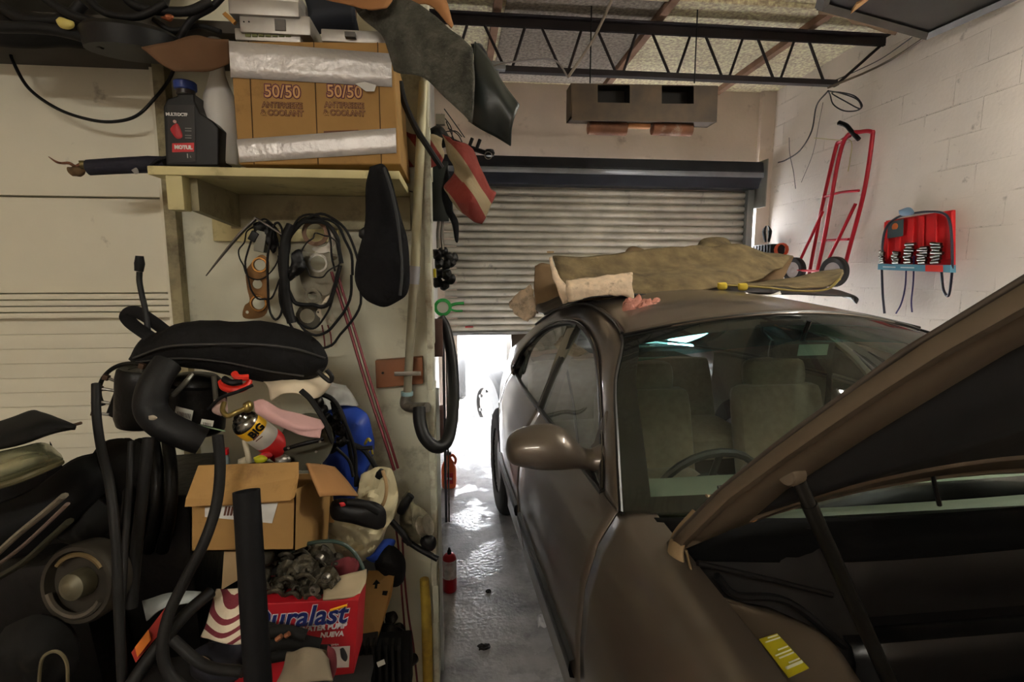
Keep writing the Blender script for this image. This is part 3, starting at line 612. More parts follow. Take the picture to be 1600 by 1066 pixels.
for q, r in (([(1150, 955), (1185, 975), (1215, 1000), (1300, 1030), (1345, 1060)], .006), ([(1120, 900), (1150, 930), (1230, 940), (1320, 1010)], .008), ([(1090, 880), (1200, 905), (1300, 930)], .006), ([(1110, 930), (1130, 960), (1165, 1010)], .005)):
    b = MB(); b.tube([P(a, c, Y=.9) for a, c in q], r, 8); b.build('hose', m_rubber, car)
b = MB(); b.box(C(-.2, -.5, .5), (1.2, .9, .3), (0, 0, CA), bev=.05); b.build('engine_block', m_blackm, car)
b = MB(); b.box(C(0, 1.3, .20), (1.5, 4.4, .06), (0, 0, CA)); b.build('underbody', m_blackm, car)
# bent prop wire in the gap
b = MB(); b.tube([P(1452, 712, Y=.99), P(1458, 745, Y=.99), P(1468, 790, Y=.99)], .005, 8); b.build('drip_rod', m_trim, car)
# ---------------------------------------------------------------- things on the car roof
m_carpet = mat('old_tan_carpet', (118, 102, 72), .95, var=.25, scale=14, bump=.35, bscale=120, dirt=(52, 44, 30), dirt_amt=.45, dirt_scale=6)
m_foam = mat('cream_foam_underside', (228, 204, 176), .85, var=.12, scale=18, bump=.5, bscale=40, dirt=(84, 58, 34), dirt_amt=.35, dirt_scale=16)
m_brown = mat('brown_board', (120, 96, 68), .9, var=.1, scale=9, dirt=(50, 38, 26), dirt_amt=.3, dirt_scale=5)
m_blk = mat('black_sheet', (16, 16, 17), .5, var=.2, bump=.2, bscale=15)
def SH(rows): return [[P(a, b, Y=y) for a, b, y in r] for r in rows]
b = MB(); b.sheet([[P(850, 492, Y=2.35), P(905, 470, Y=2.35), P(975, 462, Y=2.35), P(1080, 462, Y=2.5), P(1200, 460, Y=2.75), P(1330, 464, Y=2.9), P(1338, 474, Y=2.8)],
                   [P(838, 485, Y=2.7), P(900, 462, Y=2.7), P(965, 452, Y=2.75), P(1080, 452, Y=2.8), P(1200, 452, Y=3.0), P(1300, 452, Y=3.1), P(1325, 466, Y=3.1)],
                   [P(840, 470, Y=3.0), P(890, 452, Y=3.1), P(965, 440, Y=3.2), P(1080, 442, Y=3.2), P(1200, 445, Y=3.3), P(1280, 448, Y=3.3), P(1310, 462, Y=3.3)]], 6, .008, 9)
tag(b.build('black_sheet', m_blk, solid=.006), 'black plastic sheet lying on the car roof under the carpet', 'sheet')
t = thing('carpet_piece', 'long olive tan car carpet folded lengthwise across the car roof', 'carpet', P(1080, 450, Y=2.7))
b = MB(); b.sheet(SH([[(862, 402, 2.75), (925, 400, 2.8), (1000, 392, 2.85), (1080, 385, 2.9), (1160, 384, 2.95), (1200, 396, 2.95), (1238, 402, 2.95)],
                     [(870, 425, 2.62), (925, 425, 2.68), (1000, 418, 2.75), (1080, 410, 2.8), (1160, 405, 2.8), (1200, 408, 2.8), (1225, 415, 2.8)],
                     [(880, 455, 2.5), (930, 450, 2.5), (1000, 440, 2.52), (1080, 436, 2.55), (1150, 430, 2.6), (1185, 430, 2.65), (1208, 425, 2.7)],
                     [(888, 470, 2.42), (935, 468, 2.42), (1000, 462, 2.42), (1060, 460, 2.44), (1120, 450, 2.48), (1165, 440, 2.55), (1190, 436, 2.6)]]), 7, .015, 8, 2)
b.build('pile_face', m_carpet, t, solid=.010)
b = MB(); b.sheet(SH([[(862, 402, 2.75), (870, 425, 2.6), (885, 450, 2.5), (892, 474, 2.42)], [(858, 404, 2.74), (862, 428, 2.58), (872, 455, 2.46), (880, 474, 2.4)]]), 5, .006, 12); b.build('cut_edge', m_foam, t, solid=.008)
b = MB(); b.sheet(SH([[(886, 440, 2.42), (930, 434, 2.42), (982, 428, 2.42), (985, 430, 2.42)], [(884, 452, 2.36), (930, 446, 2.36), (980, 440, 2.36), (986, 440, 2.36)], [(890, 472, 2.36), (930, 464, 2.35), (970, 462, 2.35), (990, 470, 2.35)]]), 6, .008, 22, 3); b.build('folded_end', m_foam, t, solid=.012)
t2 = thing('carpet_piece', 'flatter tan car carpet with yellow foam edge reaching the right end of the roof', 'carpet', P(1220, 450, Y=2.6))
b = MB(); b.sheet(SH([[(1150, 440, 2.75), (1200, 440, 2.8), (1250, 432, 2.8), (1290, 424, 2.8), (1312, 420, 2.8)], [(1140, 440, 2.6), (1200, 444, 2.65), (1250, 440, 2.65), (1290, 434, 2.65), (1318, 424, 2.65)], [(1130, 444, 2.48), (1190, 446, 2.5), (1250, 450, 2.5), (1290, 448, 2.5), (1314, 434, 2.5)]]), 6, .008, 9, 4); b.build('pile_face', m_carpet, t2, solid=.008)
b = MB(); b.tube([P(1135, 446, Y=2.47), P(1190, 449, Y=2.49), P(1250, 455, Y=2.49), P(1292, 452, Y=2.49), P(1312, 436, Y=2.5)], .009, 8, flat=.6); b.build('foam_edge', mat('yellow_foam', (140, 124, 66), .9, var=.15, scale=20, dirt=(80, 66, 30), dirt_amt=.3), t2)
for q in ((1128, 447), (1160, 448)):
    b = MB(); b.puff([P(q[0] - 7, q[1] - 5, Y=2.45), P(q[0] + 7, q[1] - 5, Y=2.45), P(q[0] + 7, q[1] + 5, Y=2.45), P(q[0] - 6, q[1] + 5, Y=2.45)], thick=.012); b.build('foam_lump', mat('bright_foam', (205, 180, 60), .9), t2)
b = MB(); b.sheet(SH([[(1195, 398, 3.1), (1215, 397, 3.1), (1240, 402, 3.1)], [(1190, 420, 3.0), (1210, 420, 3.0), (1230, 422, 3.0)], [(1175, 440, 2.9), (1200, 440, 2.9), (1222, 440, 2.9)]]), 5, .004, 9); tag(b.build('carpet_piece', m_brown, solid=.008), 'small upright brown carpet offcut behind the folded carpet', 'carpet')
b = MB(); b.sheet(SH([[(1090, 386, 3.2), (1100, 374, 3.2), (1130, 373, 3.2), (1145, 386, 3.2)], [(1092, 392, 3.1), (1105, 382, 3.1), (1128, 382, 3.1), (1150, 390, 3.1)], [(1090, 400, 3.0), (1105, 398, 3.0), (1130, 398, 3.0), (1150, 400, 3.0)]]), 5, .006, 9); tag(b.build('carpet_piece', m_carpet, solid=.012), 'rolled tan carpet end showing above the folded carpet', 'carpet')
t = thing('trim_board', 'brown board with torn cream foam end overhanging the left roof edge', 'board', P(850, 460, Y=3.0))
b = MB(); b.sheet(SH([[(836, 416, 3.05), (850, 411, 3.05), (880, 420, 3.05), (930, 430, 3.05)], [(834, 450, 2.95), (850, 448, 2.95), (885, 452, 2.95), (930, 455, 2.95)], [(838, 490, 2.85), (852, 484, 2.85), (890, 474, 2.85), (930, 470, 2.85)]]), 6, .006, 8); b.build('board_face', m_brown, t, solid=.008)
b = MB(); b.sheet(SH([[(829, 443, 2.9), (832, 450, 2.9), (834, 462, 2.9), (838, 488, 2.9)], [(808, 462, 2.95), (815, 470, 2.92), (822, 482, 2.9), (832, 498, 2.88)], [(797, 474, 3.0), (800, 482, 2.96), (808, 492, 2.92), (824, 504, 2.88)]]), 7, .014, 26, 5); b.build('torn_end', m_foam, t, solid=.014)
b = MB(); b.sheet(SH([[(1045, 372, 3.3), (1070, 378, 3.3), (1100, 400, 3.3)], [(1010, 388, 3.3), (1040, 392, 3.3), (1075, 402, 3.3)]]), 4, .004); 
b.bm.free()
b = MB(); b.sheet(SH([[(972, 402, 3.05), (985, 387, 3.05), (1005, 390, 3.05), (1028, 402, 3.05)], [(970, 410, 2.95), (990, 402, 2.95), (1010, 402, 2.95), (1030, 410, 2.95)]]), 5, .005); tag(b.build('carpet_flap', m_brown, solid=.008), 'dark brown carpet flap sticking up behind the folded carpet', 'carpet')
m_rag = mat('salmon_rag', (190, 132, 118), .95, var=.12, scale=25, bump=.3, bscale=90)
b = MB(); b.puff([P(973, 474, Y=2.18), P(990, 469, Y=2.2), P(1015, 473, Y=2.2), P(1040, 470, Y=2.2), P(1050, 478, Y=2.16), P(1030, 484, Y=2.12), P(1005, 486, Y=2.1), P(985, 490, Y=2.1), P(973, 484, Y=2.12)], thick=.022, dirn=(0, -.5, 1), amp=.016, fs=40, seed=4, sub=6)
tag(b.build('rag', m_rag), 'crumpled salmon pink rag on the front left of the car roof', 'rag')
b = MB(); b.sheet(SH([[(1190, 461, 2.3), (1205, 460, 2.3), (1219, 455, 2.3)], [(1184, 462, 2.27), (1205, 462, 2.27), (1221, 460, 2.27)]]), 4); tag(b.build('paper_scrap', mat('white_paper', (225, 222, 218), .8), solid=.001), 'white paper scrap poking out from the black roof sheet', 'paper')

# ---------------------------------------------------------------- right wall
XR = 3.25
def RW(px, py, d=0.): return P(px, py, X=XR - d)
m_red = mat('red_enamel', (178, 22, 42), .35, .1, var=.08, scale=9, dirt=(90, 20, 24), dirt_amt=.05, dirt_scale=20)
t = thing('hand_truck', 'red tubular steel hand truck hanging on the block wall', 'hand truck', RW(1290, 400, .1))
d = .07
def HT(px, py, dd=.07): return RW(px, py, dd)
b = MB(); b.tube([HT(1276, 430, .10), HT(1290, 362, .10), HT(1310, 250, .09), HT(1324, 212, .09), HT(1345, 206, .08), HT(1361, 206, .07), HT(1363, 216, .06), HT(1350, 300, .06), HT(1328, 385, .06), HT(1318, 424, .07)], .016, 12, 8); b.build('main_frame', m_red, t)
b = MB(); b.tube([HT(1264, 430, .03), HT(1283, 330, .03), HT(1305, 235, .03), HT(1312, 222, .03), HT(1328, 212, .07)], .015, 12, 8); b.build('rear_rail', m_red, t)
for q in ([(1288, 308, .03), (1312, 301, .05), (1342, 298, .06)], [(1284, 376, .04), (1304, 375, .05), (1326, 374, .06)], [(1262, 430, .04), (1290, 428, .1), (1300, 424, .1)]):
    b = MB(); b.tube([HT(*k) for k in q], .011, 10); b.build('cross_bar', m_red, t)
for q in ([(1286, 330, .05), (1265, 375, .10), (1244, 420, .12)], [(1337, 318, .05), (1312, 370, .10), (1292, 410, .12)]):
    b = MB(); b.tube([HT(*k) for k in q], .013, 10); b.build('brace', m_red, t)
b = MB(); b.tube([HT(1342, 218, .08), HT(1330, 205, .10), HT(1322, 196, .11), HT(1311, 192, .12)][::-1], [.019, .017, .017, .017], 12); b.build('handle_grip', m_rubber, t)
for (px, py, dd, r) in ((1241, 422, .16, .115), (1303, 425, .16, .125)):
    c = HT(px, py, dd); M = Matrix.Translation(c) @ Matrix.Rotation(R(-90), 4, 'Y') @ Matrix.Rotation(R(12), 4, 'X')
    w = MB().lathe([(r * .62, -.025), (r * .9, -.03), (r, -.018), (r, .018), (r * .9, .03), (r * .62, .025), (r * .62, -.025)], M, 32).build('wheel', mat('dark_tyre', (42, 40, 40), .8, var=.1), t)
    b = MB(); b.lathe([(r * .2, .022), (r * .25, .018), (r * .25, -.018), (r * .2, -.022)], M, 16); b.lathe([(r * .60, .02), (r * .66, .02), (r * .66, -.02), (r * .60, -.02)], M, 28)
    for k in range(6): a = k * math.pi / 3; b.tube([M @ V(r * .2 * math.cos(a), r * .2 * math.sin(a), 0), M @ V(r * .62 * math.cos(a), r * .62 * math.sin(a), 0)], r * .10, 6, 1, flat=.5)
    b.build('rim', mat('grey_plastic_rim', (175, 165, 162), .5, .2), w)
b = MB(); b.cyl(HT(1241, 422, .16), HT(1303, 425, .16), .010, 10); b.build('axle', m_red, t)
b = MB(); b.tube([RW(1274, 216, .0), RW(1275, 216, .06), RW(1310, 219, .09), RW(1330, 221, .06), RW(1328, 250, .04), RW(1325, 268, .03)], .004, 8, 5); tag(b.build('wall_hook', mat('pale_yellow_metal', (205, 195, 150), .5, .3)), 'pale yellow wire hook holding the hand truck on the wall', 'hook')

# socket merchandiser: red peg board with chrome sockets
t = thing('socket_board', 'red metal socket rack with chrome sockets and a blue strip, hung on the wall', 'tool rack', RW(1434, 375))
nrm = V(-1, 0, 0)
def SB(u, v, dd=0.):
    """board point: u,v in 0..1 across and down"""
    a, b_, c, e = RW(1384, 345, .03), RW(1489, 328, .03), RW(1489, 424, .09), RW(1380, 420, .09); return a.lerp(b_, u).lerp(e.lerp(c, u), v) + nrm * dd
m_brd = mat('bright_red_board', (205, 28, 34), .4, .1, var=.06)
b = MB(); b.prism([SB(0, 0), SB(1, 0), SB(1, 1), SB(0, 1)], (.02, 0, 0)); b.build('back_panel', m_brd, t, bevel=.002)
for u0, u1 in ((.0, .08), (.2, .27), (.38, .47), (.55, .62), (.66, .80), (.93, 1)):
    b = MB(); b.prism([SB(u0, .03), SB(u1, .03), SB(u1, .8), SB(u0, .8)], (-.012, 0, 0)); b.build('rail', m_brd, t, bevel=.002)
b = MB(); b.prism([SB(-.03, .90, .03), SB(1.02, .90, .03), SB(1.02, 1.02, .03), SB(-.03, 1.02, .03)], (.04, 0, 0)); sh = b.build('shelf_strip', mat('steel_blue_strip', (92, 150, 175), .5, var=.05), t)
b = MB(); b.prism([SB(.70, .905, .033), SB(.93, .905, .033), SB(.93, 1.015, .033), SB(.70, 1.015, .033)], (.002, 0, 0)); b.build('red_print', mat('sign_red', (215, 50, 40), .5), sh)
for a_, v_ in ((.06, .96), (.34, .96)): b = MB(); b.prism([SB(a_, v_ - .012, .033), SB(a_ + .2, v_ - .012, .033), SB(a_ + .2, v_ + .012, .033), SB(a_, v_ + .012, .033)], (.002, 0, 0)); b.build('print_line', mat('strip_print', (205, 220, 225), .5), sh)
b = MB(); b.prism([SB(.08, .05, .02), SB(.33, .03, .02), SB(.33, .36, .02), SB(.08, .38, .02)], (.004, 0, 0)); cd = b.build('card', mat('slate_card', (62, 78, 82), .6), t)
b = MB(); b.lathe([(.0, .001), (.026, .001), (.026, -.001)], Matrix.Translation(SB(.205, .16, .022)) @ Matrix.Rotation(R(-90), 4, 'Y'), 20); b.build('orange_disc', mat('orange_print', (205, 105, 45), .6), cd)
m_chr = mat('chrome', (120, 118, 112), .25, 1, var=.03)
for u0, us_, v0 in ((.03, .016, .62), (.26, .024, .66), (.46, .03, .50), (.66, .032, .58), (.84, .034, .52)):
    nn = 7
    for k in range(nn):
        v = v0 + (.88 - v0) * (k + .5) / nn; c = SB(u0 + random.uniform(-.02, .02), v, .03); l = us_ * random.uniform(.8, 1.3); a = random.uniform(-.3, .3)
        b = MB(); dx = (SB(1, .5) - SB(0, .5)).normalized(); b.cyl(c - dx * l + V(0, 0, a * .02), c + dx * l + V(0, 0, -a * .02), .011, 10); b.build('chrome_socket', m_chr, t)
m_cordp = mat('purple_black_cord', (48, 34, 92), .5)
b = MB(); b.tube([RW(1382, 490, .05), RW(1379, 455, .06), RW(1378, 400, .10), RW(1383, 360, .09), RW(1400, 341, .06), RW(1425, 334, .05), RW(1450, 331, .05), RW(1475, 334, .06), RW(1485, 352, .07), RW(1488, 400, .10), RW(1487, 430, .09), RW(1482, 462, .06), RW(1474, 452, .05), RW(1471, 425, .07)], .008, 8, 8); b.build('cord', mat('black_cord', (34, 32, 50), .5), t)
for q in ([(1416, 420, .09), (1414, 450, .05), (1408, 475, .04), (1400, 490, .03)], [(1428, 400, .10), (1427, 440, .08), (1424, 470, .04), (1425, 488, .03)]):
    b = MB(); b.tube([RW(*k) for k in q], .005, 8); b.build('cord', m_cordp, t)
b = MB(); b.puff([RW(1405, 329, .06), RW(1420, 324, .06), RW(1428, 330, .06), RW(1425, 336, .06), RW(1408, 337, .06)], thick=.02, dirn=nrm, amp=.006); tag(b.build('blue_clip', mat('pale_blue_plastic', (110, 140, 165), .5)), 'pale blue clip on top of the red socket rack', 'clip')
# tool case with pliers on the wall by the hand truck
t = thing('tool_case', 'black ribbed tool case with orange end hanging near the wall corner', 'case', RW(1200, 392))
c = RW(1200, 392, .10); b = MB()
b.box(c, (.14, .34, .12), bev=.01)
for k in range(7): b.box(c + V(-.07, -.15 + k * .05, 0), (.01, .02, .11))
b.build('case_body', m_black, t)
for k in range(4): MB().tube([c + V(.06 * math.cos(a), -.20 - k * .012, .06 * math.sin(a)) for a in [2 * math.pi * i / 12 for i in range(13)]], .006, 6, 1, closed=True).build('orange_cord', mat('cord_orange', (200, 85, 45), .6), t)
b = MB(); b.tube([RW(1196, 378, .10), RW(1194, 362, .10), RW(1197, 353, .10)], [.012, .02, .006], 8); b.tube([RW(1201, 378, .10), RW(1203, 362, .10), RW(1200, 353, .10)], [.012, .02, .006], 8); tag(b.build('pliers', m_blackm), 'black pliers standing out of the tool case by the corner', 'pliers')
# wires
m_wire = mat('black_wire', (30, 26, 32), .5)
b = MB(); o0 = P(1294, 142, Y=3.78)
b.tube([o0, RW(1297, 148, .2), RW(1302, 163, .15), RW(1318, 173, .12), RW(1338, 173, .12), RW(1347, 165, .12), RW(1335, 150, .14), RW(1310, 144, .18), RW(1300, 146, .2), RW(1320, 158, .13), RW(1344, 170, .12), RW(1340, 156, .14), RW(1315, 146, .17), o0], .005, 8, 6); b.tube([o0, RW(1276, 165, .15), RW(1268, 205, .08), RW(1250, 235, .04), RW(1228, 250, .02), RW(1216, 254, .02)], .006, 8, 6)
tag(b.build('wire_coil', m_wire), 'loose black wire coil hanging from the joist end to the wall', 'wire')
b = MB(); b.tube([RW(1233, 215, .01), RW(1234, 240, .02), RW(1240, 270, .02), RW(1243, 295, .01)], .003, 6); b.tube([RW(1286, 160, .06), RW(1280, 190, .02), RW(1270, 240, .02), RW(1252, 285, .01)], .002, 6); tag(b.build('thin_wire', m_wire), 'thin dark wires hanging down the block wall beside the corner', 'wire')
b = MB(); b.tube([P(1294, 137, Y=3.7), RW(1370, 105, .05), RW(1440, 62, .03), RW(1600, -60, .03)], .008, 8, 3); tag(b.build('wall_conduit', mat('grey_brown_conduit', (110, 98, 85), .5, .4)), 'thin conduit climbing the right wall from the joist end', 'conduit')
b = MB(); b.tube([RW(1290, 132, .12), RW(1340, 110, .05), RW(1380, 90, .05), RW(1425, 58, .05)], .004, 6, 6); tag(b.build('cable', m_wire), 'black cable stretched above the conduit on the right wall', 'cable')
# dark hatch panel high on the right with a wooden stick
t = thing('overhead_panel', 'dark framed door panel stored flat under the ceiling, upper right', 'panel', P(1440, 20, Y=2.9))
a1, a2, a3, a4 = P(1282, 8, Y=3.35), P(1448, 54, X=3.1), P(1580, -10, X=3.1), P(1400, -110, Y=2.6)
cz = P(1448, 54, X=3.1).z
a1 = P(1284, 8, Z=cz); a2 = P(1448, 54, Z=cz); a3 = P(1600, -14, Z=cz); a4 = P(1330, -160, Z=cz); nn = V(0, 0, .03)
b = MB(); b.prism([a1, a2, a3, a4], nn); b.build('panel_skin', mat('dark_glass_panel', (40, 38, 34), .35, var=.4, scale=3), t)
for p, q in ((a1, a2), (a2, a3), (a1, a4)):
    b = MB(); b.tube([p - V(0, 0, .01), q - V(0, 0, .01)], .035, 4, 1, flat=.7); b.build('frame_rail', mat('grey_panel_rail', (88, 84, 80), .5, .4), t)
b = MB(); b.sheet([[P(1278, 20, Z=cz + .10), P(1320, 30, Z=cz + .1), P(1400, 52, Z=cz + .1)], [P(1300, -20, Z=cz + .12), P(1340, 0, Z=cz + .14), P(1420, 20, Z=cz + .12)]], 5, .02, 9); tag(b.build('dark_board', m_brown, solid=.02), 'dark torn board lying on the stored overhead panel', 'board')
b = MB(); q0, q1 = P(1329, 22, Z=cz - .02), P(1380, -30, Z=cz + .0); b.prism([q0, q0 + (q1 - q0) * .9 + V(.05, 0, 0), q1 + V(.16, 0, 0), q0 + (q1 - q0) * .3 + V(-.0, 0, 0) + V(-.02, 0, 0)], (0, 0, .02)); tag(b.build('wood_stick', mat('pale_wood', (205, 160, 105), .7, var=.1)), 'pale pointed wooden board under the overhead panel', 'board')
# box heater hanging under the joist
YH = 3.55
t = thing('box_heater', 'brown sheet metal box with two square openings hanging under the joist', 'heater', P(1010, 190, Y=YH))
m_bx = mat('brown_varnished_steel', (74, 56, 34), .55, .1, var=.35, scale=5, bump=.1, bscale=8, dirt=(60, 44, 28), dirt_amt=.4)
o4 = [P(892, 130, YH), P(1122, 134, YH), P(1120, 191, YH), P(894, 188, YH)]
h1 = [P(934, 132.5, YH), P(984, 133, YH), P(984, 161, YH), P(934, 160, YH)]; h2 = [P(1034, 133.5, YH), P(1084, 134.5, YH), P(1084, 162, YH), P(1034, 162, YH)]
b = MB(); b.prism(o4, (0, .012, 0), [h1, h2]); b.build('front_panel', m_bx, t, smooth=False)
for h_ in (h1, h2):
    b = MB(); n = 4; b.grid([[h_[i % 4] + V(0, .001, 0) for i in range(5)], [h_[i % 4] + V(0, .11, 0) for i in range(5)], [sum(h_, V(0, 0, 0)) / 4 + V(0, .11, 0)] * 5]); b.build('outlet_duct', mat('dark_outlet', (25, 20, 16), .7, .3), t)
b = MB(); x0_, x1_ = o4[0].x, o4[1].x; z0_, z1_ = o4[2].z, o4[0].z
b.box(((x0_ + x1_) / 2, YH + .07, z0_ + .006), (x1_ - x0_, .13, .012)); b.box((x0_ + .006, YH + .07, (z0_ + z1_) / 2), (.012, .13, z1_ - z0_)); b.box((x1_ - .006, YH + .07, (z0_ + z1_) / 2), (.012, .13, z1_ - z0_)); b.box(((x0_ + x1_) / 2, YH + .13, (z0_ + z1_) / 2), (x1_ - x0_, .012, z1_ - z0_)); b.build('casing', m_bx, t)
for q in ((918, 978, 200), (1018, 1080, 201)):
    a_, e_ = P(q[0], q[2], YH + .1), P(q[1], q[2], YH + .1); b = MB(); b.lathe([(.030, 0), (.042, .004), (.045, .02), (.045, (e_ - a_).x)], Matrix.Translation(a_) @ Matrix.Rotation(R(90), 4, 'Y'), 20); b.build('motor_can', m_rust, t)
b = MB(); b.box(P(998, 197, YH + .1), (.16, .04, .03), bev=.004); b.build('motor_bracket', mat('orange_brown', (200, 140, 90), .6), t)
for px in (922, 1085):
    b = MB(); p = P(px, 130, YH + .15); b.cyl(p, V(p.x, p.y, 3.35), .005, 6); b.build('hanger_rod', m_blackm, t)
# conduit sticks on the ceiling
b = MB(); b.tube([P(958, -5, Y=3.6), P(928, 60, Y=3.68), P(888, 120, Y=3.74)], .010, 8, 2); tag(b.build('ceiling_conduit', mat('grey_conduit', (150, 138, 125), .5, .4)), 'slanting grey conduit tied to the joist above the box heater', 'conduit')
b = MB(); b.tube([P(770, 103, Y=3.7), P(800, 97, Y=3.68), P(850, 92, Y=3.7), P(872, 98, Y=3.72), P(888, 122, Y=3.74)], .006, 8); tag(b.build('cable', mat('grey_cable', (120, 110, 105), .5)), 'grey cable curving along the joist near the dark rubber sheet', 'cable')
b = MB(); b.box(P(775, 104, Y=3.735), (.13, .05, .05), bev=.005); b.box(P(771, 104, Y=3.73), (.02, .055, .055)); b.box(P(775, 112, Y=3.755), (.04, .03, .06)); tag(b.build('junction_box', mat('grey_box', (140, 140, 142), .4, .5)), 'small grey junction box fixed below the joist on its left', 'junction box')

# ---------------------------------------------------------------- floor and outside
def FP(px, py, z=0): return P(px, py, Z=z)
# aerosol can
q = FP(703, 922); t = thing('aerosol_can', 'red and white aerosol can standing on the aisle floor', 'can', q)
k = (q - V(0, 0, 1.5)).length; r_ = .032
b = MB(); b.lathe([(.030, 0), (.033, .004), (.033, .16), (.030, .172), (.022, .182), (.015, .186)], Matrix.Translation(q), 24); b.build('can_body', mat('can_red', (178, 30, 42), .35, .3, var=.1), t)
b = MB(); b.lathe([(.0335, .07), (.0337, .075), (.0337, .155), (.0335, .16)], Matrix.Translation(q), 24); lb_ = b.build('can_label', mat('can_white', (215, 205, 205), .4, .2, var=.25, scale=30, dirt=(170, 40, 50), dirt_amt=.5, dirt_scale=25), t)
b = MB(); b.lathe([(.010, .186), (.010, .2), (.006, .208), (.005, .216)], Matrix.Translation(q), 12); b.build('nozzle', m_black, t)
# orange jug
q = FP(706, 764) + V(-.02, 0, 0); t = thing('orange_jug', 'orange plastic jug standing on the floor by the open door', 'jug', q)
b = MB(); b.sheet([[V(0, 0, 0), V(.1, 0, 0), V(.1, .1, 0)], [V(0, 0, .1), V(.1, 0, .1), V(.1, .1, .1)], [V(0, 0, .1), V(.1, 0, .1), V(.1, .1, .1)]], 1); b.bm.free()
b = MB(); rows = []
for w, z in ((.045, 0), (.052, .01), (.055, .05), (.055, .13), (.052, .16), (.03, .20), (.017, .22), (.017, .24)):
    rows.append([q + V(w * math.copysign(abs(math.cos(a)) ** .5, math.cos(a)) * .95, .035 + w * .75 * math.copysign(abs(math.sin(a)) ** .5, math.sin(a)), z) for a in [2 * math.pi * i / 24 for i in range(24)]])
b.grid(rows, True); b.build('jug_body', mat('jug_orange', (245, 112, 50), .4, var=.05), t)
b = MB(); b.lathe([(.019, .24), (.020, .262), (.0, .264)], Matrix.Translation(q + V(0, .035, 0)), 16); b.build('jug_cap', mat('jug_cap_dark', (60, 50, 50), .5), t)
b = MB(); b.prism([q + V(-.035, -.009, .04), q + V(.03, -.009, .04), q + V(.03, -.009, .12), q + V(-.035, -.009, .12)], (0, .002, 0)); jl = b.build('jug_label', mat('jug_red', (215, 45, 45), .5), t)
b = MB(); b.box(q + V(0, -.0105, .08), (.045, .002, .014), (0, R(8), 0)); b.build('label_print', mat('jug_print', (235, 205, 200), .5), jl)
b = MB(); b.tube([q + V(.035, .035, .15), q + V(.05, .035, .20), q + V(.03, .035, .235), q + V(.014, .035, .23)], .009, 8); b.build('jug_handle', MATS['jug_orange'], t)
q = FP(846, 975); b = MB(); b.puff([q + V(-.02, -.03, .012), q + V(.015, -.035, .012), q + V(.025, .02, .012), q + V(-.01, .035, .012)], thick=.012, dirn=(0, 0, 1), amp=.012, fs=60, rings=5); tag(b.build('crumpled_paper', mat('grey_paper', (200, 200, 205), .8)), 'crumpled pale paper on the floor beside the car', 'paper')
b = MB(); q = FP(757, 1012); b.puff([q + V(.04 * math.cos(a) * random.uniform(.6, 1.2), .02 * math.sin(a), .004) for a in [i * .7 for i in range(9)]], thick=.006, dirn=(0, 0, 1), amp=.006, fs=60, rings=4); tag(b.build('dirt_clump', mat('dirt_black', (26, 22, 20), .9)), 'dark dirt clump on the concrete aisle floor', 'debris')
b = MB(); q = FP(763, 925); b.puff([q + V(.014 * math.cos(a), .014 * math.sin(a), .004) for a in [i * .9 for i in range(7)]], thick=.008, dirn=(0, 0, 1), amp=.006, fs=60, rings=4); tag(b.build('black_scrap', MATS['dirt_black']), 'tiny black scrap on the floor in front of the aerosol can', 'debris')
# white truck outside (rear wheel, bed side) and a farther tyre
zg = -.38
q = P(764, 688, Z=zg)
t = thing('pickup_truck', 'white vehicle parked outside beyond the roller door, wheel in view', 'truck', q + V(.9, 1, 0))
m_wt = mat('white_truck_paint', (235, 235, 235), .4, var=.02)
cw_ = q + V(.04, 0, .42); M = Matrix.Translation(cw_) @ Matrix.Rotation(R(24), 4, 'Z') @ Matrix.Rotation(R(-90), 4, 'Y')
w = MB().lathe([(.2, -.1), (.38, -.11), (.415, -.08), (.42, 0), (.415, .08), (.38, .11), (.2, .1), (.2, -.1)], M, 36).build('wheel', mat('pale_tyre', (16, 16, 16), .8), t)
b = MB(); b.lathe([(.03, .10), (.09, .095), (.12, .06), (.2, .05), (.24, .09), (.25, .1), (.25, .06)], M, 30); b.build('hub_cap', mat('white_rim', (120, 120, 120), .5, .3), w)
for k in range(6):
    a = k * math.pi / 3; MB().lathe([(.0, .09), (.018, .09), (.018, .06)], M @ Matrix.Translation(V(.16 * math.cos(a), .16 * math.sin(a), 0)), 10).build('wheel_bolt', mat('bolt_dark', (60, 60, 60), .5), w)
b = MB(); x_ = cw_.x + .16; y_ = cw_.y
pr = [(y_ - .43, .45), (y_ - .43, 1.15), (y_ + 1.2, 1.2), (y_ + 1.3, 1.75), (y_ + 3.2, 1.75), (y_ + 3.6, 1.2), (y_ + 4.8, 1.1), (y_ + 4.8, .45)] 
arch = [(y_ + .47 * math.cos(a), cw_.z + .47 * math.sin(a)) for a in [math.pi * (-.12 + 1.24 * i / 16) for i in range(17)]]
pr2 = pr + [(a_, z_) for a_, z_ in arch if z_ > .45 - 1]
poly = [V(x_ - .04, a_, z_) for a_, z_ in pr] + [V(x_ - .04, y_ + .47, .45)] + [V(x_ - .04, a_, z_) for a_, z_ in arch if z_ > .46] + [V(x_ - .04, y_ - .43, .45)]
b.prism(poly, (1.75, 0, 0)); b.build('truck_body', m_wt, t)
q = P(722, 622, Z=-.38); cw_ = q + V(-.05, 0, .34); M = Matrix.Translation(cw_) @ Matrix.Rotation(R(90), 4, 'Y') @ Matrix.Rotation(R(0), 4, 'X')
t = thing('spare_tyre', 'far tyre standing outside in the glare by the left door jamb', 'tyre', q)
MB().lathe([(.2, -.1), (.31, -.11), (.34, -.07), (.34, .07), (.31, .11), (.2, .1), (.2, -.1)], M, 32).build('tyre', mat('tyre_outside', (14, 15, 16), .85), t)
